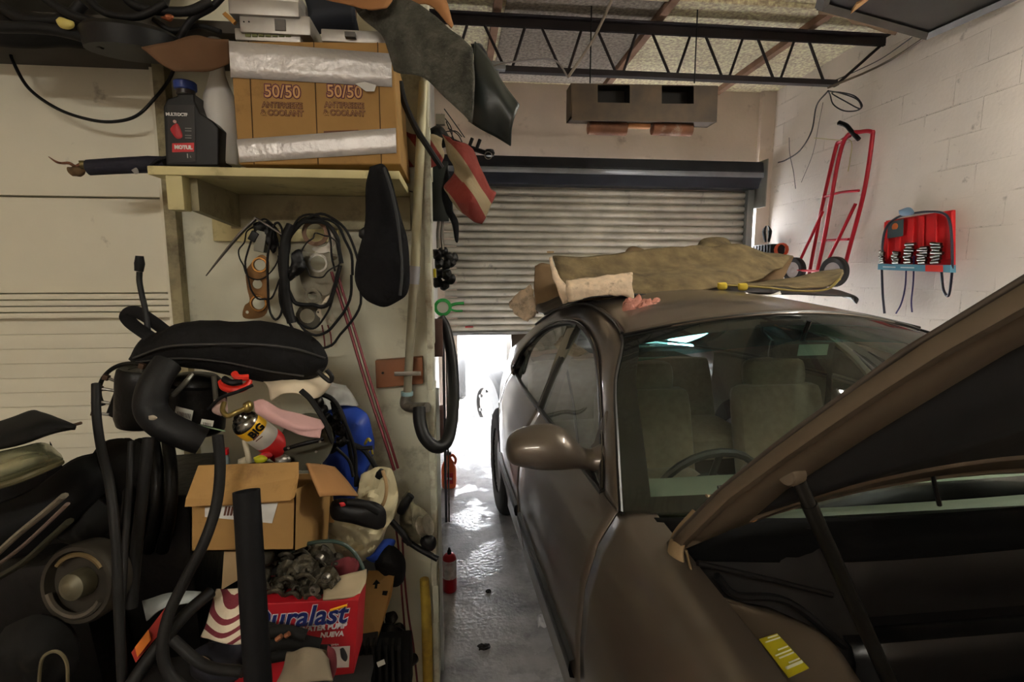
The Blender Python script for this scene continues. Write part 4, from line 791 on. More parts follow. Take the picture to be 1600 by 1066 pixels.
b = MB(); b.box((-1, 16, 1.6), (30, .3, 3.6)); o = b.build('wall_outside', mat('pale_outdoor_wall', (225, 225, 225), .9), smooth=False); o['kind'] = 'structure'
# ---------------------------------------------------------------- left wall: shelf and what is on and under it
def T(name, label, cat, px, py, Y, group=None): return thing(name, label, cat, P(px, py, Y), group)
def puffpx(outline, Y, thick, amp=.0, fs=16, seed=0, rings=8, c=None, back=.6, pw=.5): return MB().puff([P(a, b_, Y) for a, b_ in outline], P(c[0], c[1], Y) if c else None, thick, rings=rings, amp=amp, fs=fs, seed=seed, back=back, pw=pw)
def tp(pts, r, n=8, sm=6, Y=None, **k): return MB().tube([P(q[0], q[1], (q[2] if len(q) > 2 else Y)) for q in pts], r, n, sm, **k)
def bx(px0, py0, px1, py1, Y0, Y1, bev=.002):
    """box whose front face spans the pixel rectangle at depth Y0 and runs back to Y1"""
    a, c = P(px0, py1, Y0), P(px1, py0, Y0); return MB().box(((a.x + c.x) / 2, (Y0 + Y1) / 2, (a.z + c.z) / 2), (c.x - a.x, Y1 - Y0, c.z - a.z), bev=bev)
YS = 1.42
m_cream = mat('cream_painted_wood', (200, 190, 140), .6, var=.12, scale=7, dirt=(90, 72, 48), dirt_amt=.3, dirt_scale=9)
m_creamd = mat('grey_cream_wood', (150, 142, 112), .7, var=.15, scale=7, dirt=(70, 60, 44), dirt_amt=.4, dirt_scale=7)
sh = T('wall_shelf', 'cream painted wooden wall shelf carrying the antifreeze carton', 'shelf', 440, 270, YS)
zs = P(440, 263, YS).z; xa, xb = P(230, 268, YS).x, P(624, 268, YS).x
MB().box(((xa + xb) / 2, (YS + YW) / 2, zs - .011), (xb - xa, YW - YS, .022), bev=.003).build('shelf_board', m_cream, sh)
bx(262, 274, 284, 328, YS + .005, YS + .045, .004).build('front_block', m_cream, sh)
a, c = P(284, 274, YS + .03), P(300, 330, YS + .03)
MB().prism([V(a.x + .01, YS + .045, zs - .022), V(a.x + .01, YW, zs - .022), V(a.x + .01, YW, zs - .125), V(a.x + .01, YS + .045, zs - .105)], (.02, 0, 0)).build('side_bracket', m_creamd, sh)
MB().box(((a.x + xb) / 2, YW - .015, zs - .075), (xb - a.x, .022, .105), bev=.003).build('back_rail', m_creamd, sh)
MB().box(((P(337, 360, YW).x + P(530, 360, YW).x) / 2, YW - .012, P(400, 360, YW).z), (P(530, 360, YW).x - P(337, 360, YW).x, .022, P(400, 342, YW).z - P(400, 378, YW).z), bev=.003).build('hanging_rail', m_cream, sh)
# carton
YB = 1.44
bxt = T('antifreeze_carton', 'brown taped cardboard carton printed 50/50 antifreeze and coolant on the shelf', 'box', 495, 258, YB)
def BF(px, py, off=0.): return P(px, py, YB - off)
fr = [BF(358, 64), BF(612, 66), BF(626, 257), BF(373, 257)]
MB().prism(fr, (0, .29, 0)).build('carton_body', m_card, bxt, bevel=.004, smooth=False)
for q in ([(388, 64), (397, 257)], [(490, 64), (497, 257)], [(590, 66), (596, 257)]):
    tp([(q[0][0], q[0][1]), (q[1][0], q[1][1])], .0012, 4, 1, Y=YB - .001).build('seam_line', mat('seam_dark', (70, 48, 26), .9), bxt)
m_tape = mat('silver_duct_tape', (190, 186, 184), .38, .35, var=.08, scale=6, bump=.5, bscale=30)
def strip(t, bt, name, par):
    """tape band: top and bottom pixel polylines on the front, wrapping a little round the sides"""
    n = 12; rows = []
    for e in range(4):
        row = []
        for i in range(n + 1):
            f = i / n; p1 = P(t[0][0] + (t[1][0] - t[0][0]) * f, t[0][1] + (t[1][1] - t[0][1]) * f, YB - .003); p2 = P(bt[0][0] + (bt[1][0] - bt[0][0]) * f, bt[0][1] + (bt[1][1] - bt[0][1]) * f, YB - .003)
            p = p1.lerp(p2, e / 3); row.append(p + V(0, -.0015 * abs(noise.noise(p * 40)), 0))
        row = [row[0] + V(-.002, .06, 0)] + row + [row[-1] + V(.002, .06, 0)]; rows.append(row)
    MB().grid(rows).build(name, m_tape, par, solid=.0015)
strip([(358, 64), (611, 84)], [(361, 121), (612, 136)], 'tape_strip', bxt); strip([(370, 218), (618, 200)], [(375, 254), (619, 239)], 'tape_strip', bxt)
MB().prism([P(555, 131, YB - .006), P(572, 143, YB - .012), P(585, 143, YB - .006), P(588, 133, YB - .006), P(570, 128, YB - .008)], (0, -.001, 0)).build('tape_curl', mat('white_tape', (205, 205, 200), .4), bxt)
m_pur = mat('print_purple', (92, 30, 62), .7); m_prt = mat('print_brown', (92, 52, 34), .7); m_ltc = mat('print_card', (206, 160, 108), .85)
for cx_, in ((441,), (538,)):
    text('lettering', '50/50', .043, m_pur, FR(BF(cx_, 144, .0006)), bxt, offset=.0030, sx=.92)
    text('lettering', '50/50', .043, m_ltc, FR(BF(cx_, 144, .0026)), bxt, offset=.0005, sx=.92)
    for s_, yy in (('ANTIFREEZE', 165), ('& COOLANT', 177)):
        text('lettering', s_, .0195, m_prt, FR(BF(cx_, yy, .0006)), bxt, offset=.0011, sx=.93)
        text('lettering', s_, .0195, m_ltc, FR(BF(cx_, yy, .0024)), bxt, offset=-.0006, sx=.93)
MB().prism([BF(506, 205, .001), BF(560, 203, .001), BF(560, 206, .001), BF(506, 208, .001)], (0, -.0008, 0)).build('print_bar', m_prt, bxt)
MB().sheet([[P(222, 76, 1.36), P(260, 66, 1.4), P(305, 56, 1.43), P(330, 60, 1.44), P(357, 62, 1.45)], [P(248, 96, 1.36), P(275, 90, 1.4), P(305, 86, 1.42), P(332, 84, 1.44), P(358, 84, 1.45)], [P(272, 110, 1.37), P(285, 111, 1.4), P(305, 112, 1.42), P(333, 110, 1.44), P(358, 98, 1.45)]], 5, .003, 20).build('carton_flap', mat('flap_brown', (88, 60, 36), .9, var=.1), bxt, solid=.004)
# silver control modules on the carton
m_mod = mat('silver_module', (170, 166, 160), .45, .6, var=.1, scale=20)
for i, (q, lab) in enumerate((((357, 2, 466, 21), 'silver control module on top of the stack on the carton'), ((375, 25, 484, 50), 'silver control module with two holes, middle of the stack'), ((367, 48, 469, 62), 'silver module with green connector slots, bottom of the stack'), ((502, 49, 603, 64), 'silver control module lying alone on the right of the carton'))):
    t = T('control_module', lab, 'module', (q[0] + q[2]) // 2, q[3], 1.5, 'control modules on the carton')
    bx(q[0], q[1], q[2], q[3], 1.46 + .01 * i, 1.62, .004).build('module_case', m_mod, t)
    if i in (1, 3):
        k = (q[0] + q[2]) / 2 + (8 if i == 1 else -4); bx(k - 8, q[1] + 5, k + 8, q[3] - 3, 1.456 + .01 * i, 1.47, .0005).build('module_label', mat('module_grey', (95, 92, 88), .6), t)
        for h_ in (381, 389) if i == 1 else (): MB().cyl(P(h_, 34, 1.468), P(h_, 34, 1.472), .002, 10).build('module_hole', m_black, t)
    if i == 2:
        for k in range(7): bx(383 + k * 10.5, 51, 391 + k * 10.5, 57, 1.477, 1.49, .0005).build('connector_slot', mat('slot_green', (95, 100, 55), .7), t)
    if i == 0: bx(357, -14, 466, 0, 1.50, 1.62, .004).build('module_lid', m_mod, t)
# motor oil bottle
YO = 1.45
t = T('oil_bottle', 'black one litre motor oil bottle with blue cap on the shelf end', 'bottle', 298, 258, YO)
o_ = [(259, 259), (341, 259), (342, 200), (333, 190), (312, 176), (304, 158), (303, 146), (277, 146), (276, 150), (262, 154), (255, 166)]
MB().prism([P(a_, b_, YO) for a_, b_ in o_], (0, .085, 0)).build('bottle_body', mat('black_bottle', (11, 11, 12), .35, var=.1, spec=.3), t, bevel=.007)
cc = P(290, 142, YO + .04); MB().lathe([(.023, 0), (.026, .002), (.027, .006), (.027, .019), (.024, .022), (.0, .0225)], Matrix.Translation(cc), 24).build('bottle_cap', mat('blue_cap', (35, 62, 140), .4), t)
MB().lathe([(.022, -.01), (.022, .003)], Matrix.Translation(cc), 20).build('neck_ring', mat('neck_dark', (50, 40, 36), .4), t)
fo = .0015
lb = MB().prism([P(261, 164, YO - fo), P(304, 164, YO - fo), P(306, 252, YO - fo), P(263, 254, YO - fo)], (0, .001, 0)).build('front_label', mat('label_black', (10, 9, 9), .3), t)
m_wp = mat('print_white', (230, 228, 224), .5)
text('lettering', 'MULTI DCTF', .0105, m_wp, FR(P(276, 179, YO - .003)), lb, space=.85, offset=.0003)
MB().prism([P(269, 224, YO - .003), P(303, 223, YO - .003), P(303, 237, YO - .003), P(269, 238, YO - .003)], (0, .001, 0)).build('red_panel', mat('label_red', (205, 20, 30), .4), lb)
text('lettering', 'MOTUL', .0125, m_wp, FR(P(286.5, 230.5, YO - .0042)), lb, offset=.0008)
text('lettering', '1', .016, m_wp, FR(P(293, 244, YO - .003)), lb); text('lettering', 'L', .006, m_wp, FR(P(298, 245, YO - .003)), lb)
for py in (200, 204, 211, 215): bx(289, py, 299, py + 1, YO - .003, YO - .002, 0).build('print_line', mat('print_grey', (120, 118, 116), .5), lb)
puffpx([(270, 196), (277, 193), (283, 204), (285, 214), (277, 217), (270, 210), (266, 202)], YO - .002, .003).build('red_motif', mat('motif_red', (170, 25, 35), .5), lb)
MB().cyl(P(273, 190, YO - .004), P(273, 190, YO - .001), .004, 12).build('motif_dot', mat('motif_pale', (190, 150, 145), .5), lb)
# white bottle
t = T('white_bottle', 'plain white long-necked plastic bottle between the oil bottle and the carton', 'bottle', 347, 259, 1.5)
c_ = P(350, 259, 1.53); k_ = .0019
prf = [(.0, 0), (.040, 0), (.044, .006), (.045, .06), (.044, .14), (.038, .18), (.026, .21), (.019, .235), (.016, .27), (.016, .30)]
MB().lathe(prf, Matrix.Translation(c_), 28).build('bottle_body', mat('milky_plastic', (205, 203, 198), .35, var=.04, dirt=(120, 100, 85), dirt_amt=-.05, dirt_scale=12), t); MB().lathe([(.018, .30), (.018, .325), (.0, .326)], Matrix.Translation(c_), 18).build('bottle_cap', mat('milky_cap', (190, 188, 184), .4), t)
# dark wrapped tube with brass end and twisted wire
t = T('wrapped_tube', 'dark navy cloth-wrapped tube with brass collar and twisted wire, left of shelf', 'tube', 190, 262, 1.5)
tp([(139, 262, 1.50), (190, 259, 1.50), (235, 257, 1.5), (258, 254, 1.5)], [.020, .021, .022, .016], 16).build('tube_body', mat('navy_cloth', (24, 24, 38), .8, var=.2, bump=.3, bscale=60), t)
MB().cyl(P(124, 257, 1.49), P(139, 257, 1.5), .010, 14).build('brass_collar', mat('brass', (150, 135, 90), .35, .8), t)
tp([(76, 245, 1.5), (88, 253, 1.49), (97, 255, 1.5), (108, 255, 1.49), (118, 260, 1.5), (126, 257, 1.5)], [.001, .003, .003, .004, .004, .005], 8).build('twisted_wire', m_rust, t)
puffpx([(108, 262), (120, 260), (134, 266), (128, 275), (114, 275), (106, 268)], 1.5, .012, .004, 60).build('torn_wrap', mat('rust_wrap', (92, 70, 42), .8, var=.3, scale=30), t)
tp([(236, 257, 1.475), (250, 248, 1.47), (262, 245, 1.46)], .006, 8, flat=.5).build('loose_fold', MATS['navy_cloth'], t)
puffpx([(205, 266), (213, 262), (217, 270), (211, 272)], 1.478, .002).build('grey_mark', mat('mark_grey', (140, 136, 130), .7), t)
# cable swag on the boarding
tp([(17, 80, 1.70), (20, 95, 1.69), (45, 138, 1.68), (90, 170, 1.67), (140, 187, 1.67), (180, 190, 1.67), (215, 180, 1.67), (245, 150, 1.67), (262, 128, 1.68), (272, 108, 1.68)], .0045, 10, 8).build('c', m_black); cbl = bpy.data.objects['c']; cbl.name = 'cable'; tag(cbl, 'black cable hanging in a wide swag across the cream boards', 'cable')

# loft above the boarding: dark car parts on a ledge
zt_ = P(100, 84, YW).z
MB().box((-1.55, 1.70, zt_ - .015), (2.1, .42, .03), bev=.003).build('loft_ledge', m_dark); tag(bpy.data.objects['loft_ledge'], 'dark storage ledge along the top of the cream boards', 'shelf')
def solo(mb, name, m, label, cat, group=None, **k): return tag(mb.build(name, m, **k), label, cat, group)
solo(MB().sheet([[P(-60, 70, 1.50), P(40, 74, 1.50), P(150, 78, 1.52), P(240, 84, 1.55)], [P(-60, 30, 1.47), P(40, 34, 1.47), P(150, 40, 1.5), P(250, 52, 1.54)], [P(-60, -10, 1.55), P(40, -8, 1.55), P(150, -4, 1.57), P(260, 16, 1.6)], [P(-60, -40, 1.66), P(40, -40, 1.66), P(150, -40, 1.68), P(270, -30, 1.68)]], 6, .010, 10), 'bumper_cover', m_black, 'long black plastic bumper cover lying on the dark ledge, top left', 'bumper', solid=.006)
solo(MB().lathe([(.09, 0), (.10, .0), (.105, .04), (.095, .05), (.05, .052)], Matrix.Translation(P(210, 84, 1.45)) @ Matrix.Rotation(R(8), 4, 'X'), 32), 'round_lid', m_black, 'flat round black lid lying at the right end of the dark ledge', 'lid')
hs_ = [([(-10, 42), (60, 44), (110, 52), (160, 68)], .013), ([(60, -10), (110, 22), (170, 40), (230, 60)], .010), ([(140, 0), (165, 20), (215, 26), (260, 5)], .009), ([(190, -10), (220, 12), (290, 18), (330, 2)], .011), ([(280, 60), (300, 30), (330, 12), (350, -8)], .008), ([(0, 10), (40, 30), (100, 30), (130, 5)], .014), ([(240, 30), (270, 48), (310, 40), (345, 50)], .007)]
for i, (q, r_) in enumerate(hs_):
    solo(tp(q, r_, 10, Y=1.40 + .012 * i), 'hose', m_rubber, ['thick black hose along the front of the dark ledge, far left', 'black hose slanting down across the top left clutter', 'black hose sagging above the round lid', 'black hose looping left of the silver modules', 'thin black hose rising beside the silver modules', 'fat black hose in the top left corner', 'thin wavy black hose just above the carton flap'][i], 'hose', 'black hoses on the dark ledge')
solo(puffpx([(88, 32), (95, 27), (105, 30), (115, 34), (116, 42), (108, 46), (96, 44), (90, 38)], 1.38, .010), 'yellow_connector', mat('yellow_plastic', (190, 176, 95), .5), 'pale yellow plastic connector among the black parts, top left', 'connector')
solo(puffpx([(250, 26), (262, 22), (272, 26), (266, 34), (254, 30)], 1.38, .006, .003, 60), 'copper_clip', mat('copper_clip', (140, 80, 50), .4, .7), 'small copper coloured clip among the black hoses on the ledge', 'clip')
solo(MB().prism([P(347, 22, 1.42), P(352, 18, 1.42), P(368, 32, 1.42), P(364, 37, 1.42)], (0, .01, 0)), 'brass_plate', mat('brass_plate', (150, 110, 60), .3, .9), 'small shiny brass plate leaning by the silver modules', 'plate')
solo(puffpx([(168, 48), (182, 46), (188, 52), (176, 56)], 1.40, .005, .002, 60), 'metal_scrap', m_steel, 'small shiny metal scrap in the middle of the dark ledge', 'scrap')
# dark folded box and top pieces over the carton
solo(MB().sheet([[P(470, 60, 1.60), P(480, 20, 1.56), P(470, -20, 1.6)], [P(510, 52, 1.60), P(520, 15, 1.56), P(510, -20, 1.6)], [P(560, 52, 1.60), P(556, 15, 1.56), P(560, -20, 1.6)]], 5, .006), 'navy_sheet', mat('navy_sheet', (22, 28, 40), .7), 'dark navy plastic sheet behind the modules on the carton', 'sheet', solid=.004)
solo(MB().box(P(528, 22, 1.62), (.10, .03, .06), (0, R(4), 0)), 'brown_box', mat('dark_brown_card', (92, 62, 36), .9), 'dark brown cardboard piece behind the modules', 'box')
m_felt = mat('grey_green_felt', (80, 80, 72), .98, var=.3, scale=26, bump=.9, bscale=90, dirt=(24, 24, 20), dirt_amt=.45, dirt_scale=9)
t = T('felt_mat', 'thick grey green felt underlay draped over the carton and shelf end', 'mat', 650, 80, 1.4)
MB().sheet([[P(545, -12, 1.50), P(590, -14, 1.46), P(640, 0, 1.42), P(690, 35, 1.36), P(742, 78, 1.30)], [P(560, 22, 1.45), P(600, 28, 1.42), P(650, 40, 1.38), P(700, 75, 1.33), P(742, 112, 1.28)], [P(600, 60, 1.42), P(615, 70, 1.40), P(660, 82, 1.37), P(702, 115, 1.33), P(740, 150, 1.29)], [P(612, 108, 1.42), P(628, 112, 1.41), P(662, 120, 1.38), P(698, 152, 1.34), P(738, 196, 1.30)]], 8, .012, 12, 1).build('felt_sheet', m_felt, t, solid=.010)
solo(MB().sheet([[P(742, 66, 1.36), P(764, 92, 1.36), P(785, 130, 1.35), P(811, 165, 1.33)], [P(740, 108, 1.34), P(764, 126, 1.33), P(782, 152, 1.32), P(803, 186, 1.32)], [P(738, 150, 1.35), P(760, 164, 1.33), P(778, 180, 1.33), P(798, 204, 1.33)], [P(734, 188, 1.38), P(758, 204, 1.36), P(778, 216, 1.36), P(797, 229, 1.36)]], 6, .004, 10), 'rubber_mat', mat('black_green_rubber', (26, 32, 30), .42, var=.2), 'stiff black rubber mat jutting out beside the grey felt', 'mat', solid=.006)
solo(MB().sheet([[P(736, 70, 1.36), P(752, 70, 1.38), P(760, 84, 1.42)], [P(741, 90, 1.42), P(754, 92, 1.42), P(762, 108, 1.42)]], 4), 'rubber_flap', m_black, 'small black rubber flap behind the upper edge of the rubber mat', 'mat', solid=.006)
m_oc = mat('orange_cardboard', (150, 104, 62), .85, var=.08)
solo(MB().sheet([[P(640, -10, 1.52), P(690, -10, 1.52), P(708, 40, 1.50)], [P(640, 8, 1.50), P(672, 8, 1.5), P(706, 44, 1.48)]], 5), 'cardboard_sheet', m_oc, 'orange brown cardboard corner above the grey felt', 'cardboard', solid=.004)
solo(MB().sheet([[P(500, -14, 1.44), P(560, -16, 1.40), P(618, -14, 1.40)], [P(505, -2, 1.42), P(562, 6, 1.38), P(612, 2, 1.38)], [P(545, 4, 1.41), P(575, 15, 1.37), P(604, 12, 1.37)]], 5), 'cardboard_flap', m_oc, 'rounded orange brown cardboard flap at the top edge over the modules', 'cardboard', solid=.004)
# black sleeve hanging from the shelf end
t = T('hanging_bag', 'long black cloth bag hanging from the right end of the shelf', 'bag', 600, 262, 1.36)
m_bag = mat('black_cloth', (14, 14, 17), .9, var=.25, scale=9, bump=.4, bscale=40, spec=.2)
puffpx([(578, 262), (598, 258), (612, 282), (624, 330), (636, 372), (640, 410), (639, 452), (626, 470), (600, 480), (572, 470), (555, 440), (558, 403), (570, 345), (571, 295)], 1.37, .035, .016, 12, 3, c=(600, 380)).build('bag_body', m_bag, t)
tp([(600, 262), (612, 300), (622, 350), (628, 420), (625, 462)], .004, 6, Y=1.335).build('bag_seam', mat('bag_seam', (42, 44, 46), .8), t)
puffpx([(561, 360), (572, 354), (578, 364), (570, 374), (561, 370)], 1.38, .012).build('bag_toggle', m_black, t)
# conduit with coupling, elbow and black hose
m_pipe = mat('galvanised_pipe', (152, 148, 128), .5, .5, var=.12, scale=14)
t = T('conduit_pipe', 'grey conduit pipe running down the wall to an elbow and black hose', 'pipe', 648, 380, 1.66)
tp([(662, 128, 1.66), (655, 270, 1.66), (648, 425, 1.66)], .0145, 14, 3).build('pipe', mat('painted_pipe', (176, 172, 142), .5, .2, var=.12), t)
tp([(646, 440, 1.66), (641, 530, 1.67), (636, 622, 1.68)], .0135, 14, 3).build('pipe', m_pipe, t)
tp([(648, 416, 1.66), (646, 444, 1.66)], .018, 16, 1).build('coupling', mat('coupling_grey', (155, 158, 165), .45, .5), t)
tp([(636, 615, 1.68), (633, 632, 1.68), (645, 637, 1.66), (668, 637, 1.62)], .017, 14, 6).build('elbow', m_steel, t)
tp([(636, 612, 1.68), (636, 618, 1.68)], .02, 14, 1).build('blue_ring', mat('pale_blue_ring', (130, 160, 165), .5), t)
tp([(655, 637, 1.60), (656, 660, 1.58), (664, 684, 1.56), (682, 699, 1.56), (699, 688, 1.6), (707, 650, 1.7), (709, 610, 1.8), (706, 560, 1.9), (697, 515, 1.95), (687, 496, 1.95)], .020, 14, 8).build('black_hose', mat('hose_rubber', (14, 15, 16), .5, var=.2, spec=.3), t)
wb = T('wood_block', 'brown varnished wood block screwed to the wall behind the conduit', 'block', 624, 580, YW)
MB().prism([P(586, 564, YW - .03), P(660, 558, YW - .03), P(661, 600, YW - .03), P(588, 607, YW - .03)], (0, .03, 0)).build('block', mat('brown_wood', (142, 88, 52), .5, var=.2, scale=5, dirt=(70, 40, 22), dirt_amt=.3), wb, bevel=.002)
for q in ((598, 583), (652, 584)): MB().lathe([(.0, .002), (.004, .002), (.0045, 0)], Matrix.Translation(P(q[0], q[1], YW - .032)) @ Matrix.Rotation(R(90), 4, 'X'), 10).build('screw', m_blackm, wb)
b = MB(); b.box(P(637, 584, 1.655), (.085, .006, .014), bev=.002); b.build('pipe_clamp', m_steel, t)
solo(tp([(612, 288, 1.7), (628, 296, 1.7), (645, 300, 1.7)], .002, 6), 'thin_wire', m_wire, 'thin wire crossing the wall right of the hanging bag', 'wire')
solo(tp([(625, 128, 1.60), (632, 160, 1.6), (650, 200, 1.6), (672, 235, 1.6), (690, 262, 1.62)], .009, 8), 'cable', m_rubber, 'black cable slanting down behind the pale conduit', 'cable')
solo(tp([(618, 95, 1.62), (622, 140, 1.62), (640, 185, 1.62), (655, 215, 1.62)], .012, 8, flat=.4), 'strap', m_black, 'black strap hanging behind the carton and conduit', 'strap')

# hanging gaskets, wires and belts
YG = 1.66
def plate(ol, holes, Y=YG, th=.003, sm=4): 
    o_ = cr([P(a_, b_, Y) for a_, b_ in ol] + [P(ol[0][0], ol[0][1], Y)], sm)[:-1]
    return MB().prism(o_, (0, th, 0), [circ(P(a_, b_, Y), r1, 20, rz=r2) for a_, b_, r1, r2 in holes])
px_ = YG / F
m_g1 = mat('grey_gasket', (104, 100, 86), .45, .6, var=.15, scale=15, dirt=(60, 52, 40), dirt_amt=.25, dirt_scale=14); m_g2 = mat('bronze_gasket', (120, 88, 52), .35, .7, var=.3, scale=14, dirt=(46, 34, 24), dirt_amt=.35, dirt_scale=14)
m_g3 = mat('dark_gasket', (78, 74, 64), .5, .5, var=.2, scale=20)
solo(plate([(470, 389), (485, 396), (505, 392), (524, 398), (529, 406), (524, 430), (515, 458), (498, 462), (478, 456), (468, 430), (472, 405)], [(497, 411, 12 * px_, 12 * px_), (523, 403, 3 * px_, 3 * px_)]), 'gasket', m_g1, 'large grey metal gasket plate with one round hole, middle of the hanging gaskets', 'gasket', 'gaskets hanging on the wall', smooth=False)
MB().lathe([(11 * px_, 0), (14 * px_, 0), (14 * px_, .003), (11 * px_, .003), (11 * px_, 0)], Matrix.Translation(P(497, 411, YG - .002)) @ Matrix.Rotation(R(90), 4, 'X'), 24).build('gasket_eye', m_steel); tag(bpy.data.objects['gasket_eye'], 'steel ring set in the round hole of the large grey gasket', 'ring')
solo(MB().lathe([(13 * px_, 0), (19 * px_, 0), (19 * px_, .004), (13 * px_, .004), (13 * px_, 0)], Matrix.Translation(P(493, 364, YG - .02)) @ Matrix.Rotation(R(90), 4, 'X'), 28), 'gasket_ring', mat('brown_ring', (92, 66, 46), .5, .4), 'brown ring gasket at the top of the hanging gaskets', 'gasket', 'gaskets hanging on the wall')
solo(plate([(514, 358), (524, 362), (524, 378), (515, 392), (500, 396), (488, 390), (492, 386), (505, 386), (513, 376)], [], YG - .008), 'gasket', m_steel, 'silver crescent gasket behind the brown ring gasket', 'gasket', 'gaskets hanging on the wall', smooth=False)
solo(plate([(494, 487), (503, 474), (513, 462), (518, 470), (519, 485), (523, 502), (514, 505), (503, 499), (495, 492)], [(510, 486, 8 * px_, 13 * px_), (514, 468, 2 * px_, 2 * px_), (518, 500, 2 * px_, 2 * px_), (497, 488, 1.7 * px_, 1.7 * px_)], YG - .012), 'gasket', mat('bright_gasket', (190, 182, 165), .3, .85), 'bright three-bolt flange gasket with an oval hole', 'gasket', 'gaskets hanging on the wall', smooth=False)
solo(plate([(462, 490), (470, 478), (484, 474), (494, 478), (500, 500), (492, 514), (478, 514), (464, 505)], [(480, 494, 11 * px_, 11 * px_)], YG - .004), 'gasket', m_g3, 'dark round port gasket at the lower left of the hanging gaskets', 'gasket', 'gaskets hanging on the wall', smooth=False)
solo(plate([(476, 458), (486, 450), (498, 456), (502, 468), (490, 474), (478, 470)], [(488, 462, 7 * px_, 6 * px_)], YG - .016), 'gasket', m_g1, 'small square grey gasket under the large gasket plate', 'gasket', 'gaskets hanging on the wall', smooth=False)
solo(plate([(398, 404), (410, 398), (420, 410), (419, 440), (421, 462), (416, 490), (400, 498), (380, 496), (382, 478), (390, 470), (386, 450), (384, 425), (392, 412)], [(406, 414, 8 * px_, 8 * px_), (402, 444, 7 * px_, 7 * px_), (404, 474, 9 * px_, 9 * px_), (386, 488, 2.4 * px_, 2.4 * px_)], YG), 'manifold_gasket', m_g2, 'bronze manifold gasket with three ports hanging on the left', 'gasket', smooth=False)
for k, q in enumerate(((406, 414, 9), (404, 474, 10))):
    solo(MB().lathe([(q[2] * px_, 0), ((q[2] + 2) * px_, 0), ((q[2] + 2) * px_, .004), (q[2] * px_, .004), (q[2] * px_, 0)], Matrix.Translation(P(q[0], q[1], YG - .004)) @ Matrix.Rotation(R(90), 4, 'X'), 22), 'port_ring', mat('gold_ring', (190, 140, 80), .25, .9), ['gold ring round the upper port of the bronze gasket', 'gold ring round the lower port of the bronze gasket'][k], 'ring')
solo(MB().box(P(409, 378, YG - .02), (.030, .03, .062), (0, R(12), 0), bev=.003), 'relay', mat('grey_relay', (128, 126, 112), .5), 'grey plastic relay box hanging over the bronze gasket', 'relay')
solo(MB().box(P(398, 370, YG - .025), (.022, .03, .03), (0, R(30), 0), bev=.003), 'plug', m_black, 'black plug hanging beside the grey relay', 'plug')
t = T('wiper_blade', 'old grey wiper blade and arm hooked over the hanging wires', 'wiper', 400, 345, YG)
tp([(322, 431, YG - .03), (345, 402, YG - .03), (375, 366, YG - .03), (401, 341, YG - .03)], [.003, .007, .010, .008], 6, flat=.5).build('blade', mat('grey_blade', (92, 88, 82), .4, .6), t)
tp([(398, 340, YG - .03), (415, 350, YG - .03), (446, 370, YG - .03)], [.006, .008, .005], 6, flat=.5).build('arm', mat('grey_blade', (92, 88, 82), .4, .6), t)
def ell(cx_, cz_, rx, rz, Y, wob=0., seed=0, a0=0, a1=360, n=20):
    return [P(cx_ + rx * math.cos(R(a0 + (a1 - a0) * i / n)) + wob * noise.noise(V(i * .5, seed, 0)), cz_ + rz * math.sin(R(a0 + (a1 - a0) * i / n)) + wob * noise.noise(V(seed, i * .5, 4)), Y) for i in range(n + 1)]
for i, (cx_, cz_, rx, rz, r_, Y_, lab) in enumerate(((500, 440, 62, 104, .0055, 1.62, 'widest black cable loop of the hanging coils'), (494, 430, 56, 92, .006, 1.63, 'second black cable loop just inside the widest one'), (488, 412, 46, 70, .009, 1.61, 'thick black rubber hose loop over the gaskets'), (483, 425, 42, 88, .0045, 1.62, 'thin black cable loop running down the left gaskets'), (500, 400, 28, 36, .003, 1.60, 'small thin wire loop around the grey gasket'), (415, 405, 28, 60, .004, 1.64, 'thin black wire loop around the bronze gasket'), (405, 395, 30, 40, .003, 1.65, 'thin wire loop left of the grey relay'), (432, 420, 16, 75, .005, 1.63, 'narrow black cable loop between the two gasket groups'))):
    b = MB(); b.tube(ell(cx_, cz_, rx, rz, Y_, 9, i * 3.1), r_ * .72, 8, 3); solo(b, 'cable_loop', m_rubber, lab, 'cable', 'black loops hanging under the shelf')
solo(tp([(455, 352, 1.6), (446, 375, 1.59), (444, 420, 1.59), (448, 470, 1.6), (456, 505, 1.6)], .014, 10), 'rubber_belt', m_rubber, 'thick black belt hanging left of the round gaskets', 'belt')
solo(puffpx([(456, 395), (468, 388), (474, 402), (478, 420), (466, 430), (452, 440), (448, 425), (455, 412)], 1.60, .018, .008, 40), 'black_clip', m_black, 'black plastic clip hanging in front of the cable loops', 'clip')
solo(puffpx([(395, 350), (412, 345), (428, 352), (434, 380), (428, 398), (418, 380), (410, 366), (398, 362)], 1.645, .015, .01, 40), 'wire_bundle', m_black, 'knotted black wire bundle at the top of the hanging wires', 'wire')
m_rs = mat('dark_red_rubber', (104, 24, 32), .6, var=.15)
t = T('red_strip', 'pair of long dark red rubber strips leaning from the gaskets to the pile', 'strip', 560, 560, 1.68)
tp([(518, 425, 1.66), (545, 510, 1.65), (575, 610, 1.62), (602, 690, 1.58), (616, 735, 1.56)], .0100, 8, flat=.5).build('strip', m_rs, t); tp([(527, 428, 1.66), (553, 512, 1.65), (583, 610, 1.62), (609, 690, 1.58), (622, 732, 1.56)], .0085, 8, flat=.5).build('strip', m_rs, t)
for k, q in enumerate(([(503, 508, 1.69), (506, 525, 1.69), (508, 545, 1.69)], [(512, 508, 1.69), (517, 525, 1.69), (518, 542, 1.69)])): solo(tp(q, .005, 6, flat=.5), 'red_strip', m_rs, ['left one of two short red strip ends below the gaskets', 'right one of two short red strip ends below the gaskets'][k], 'strip')

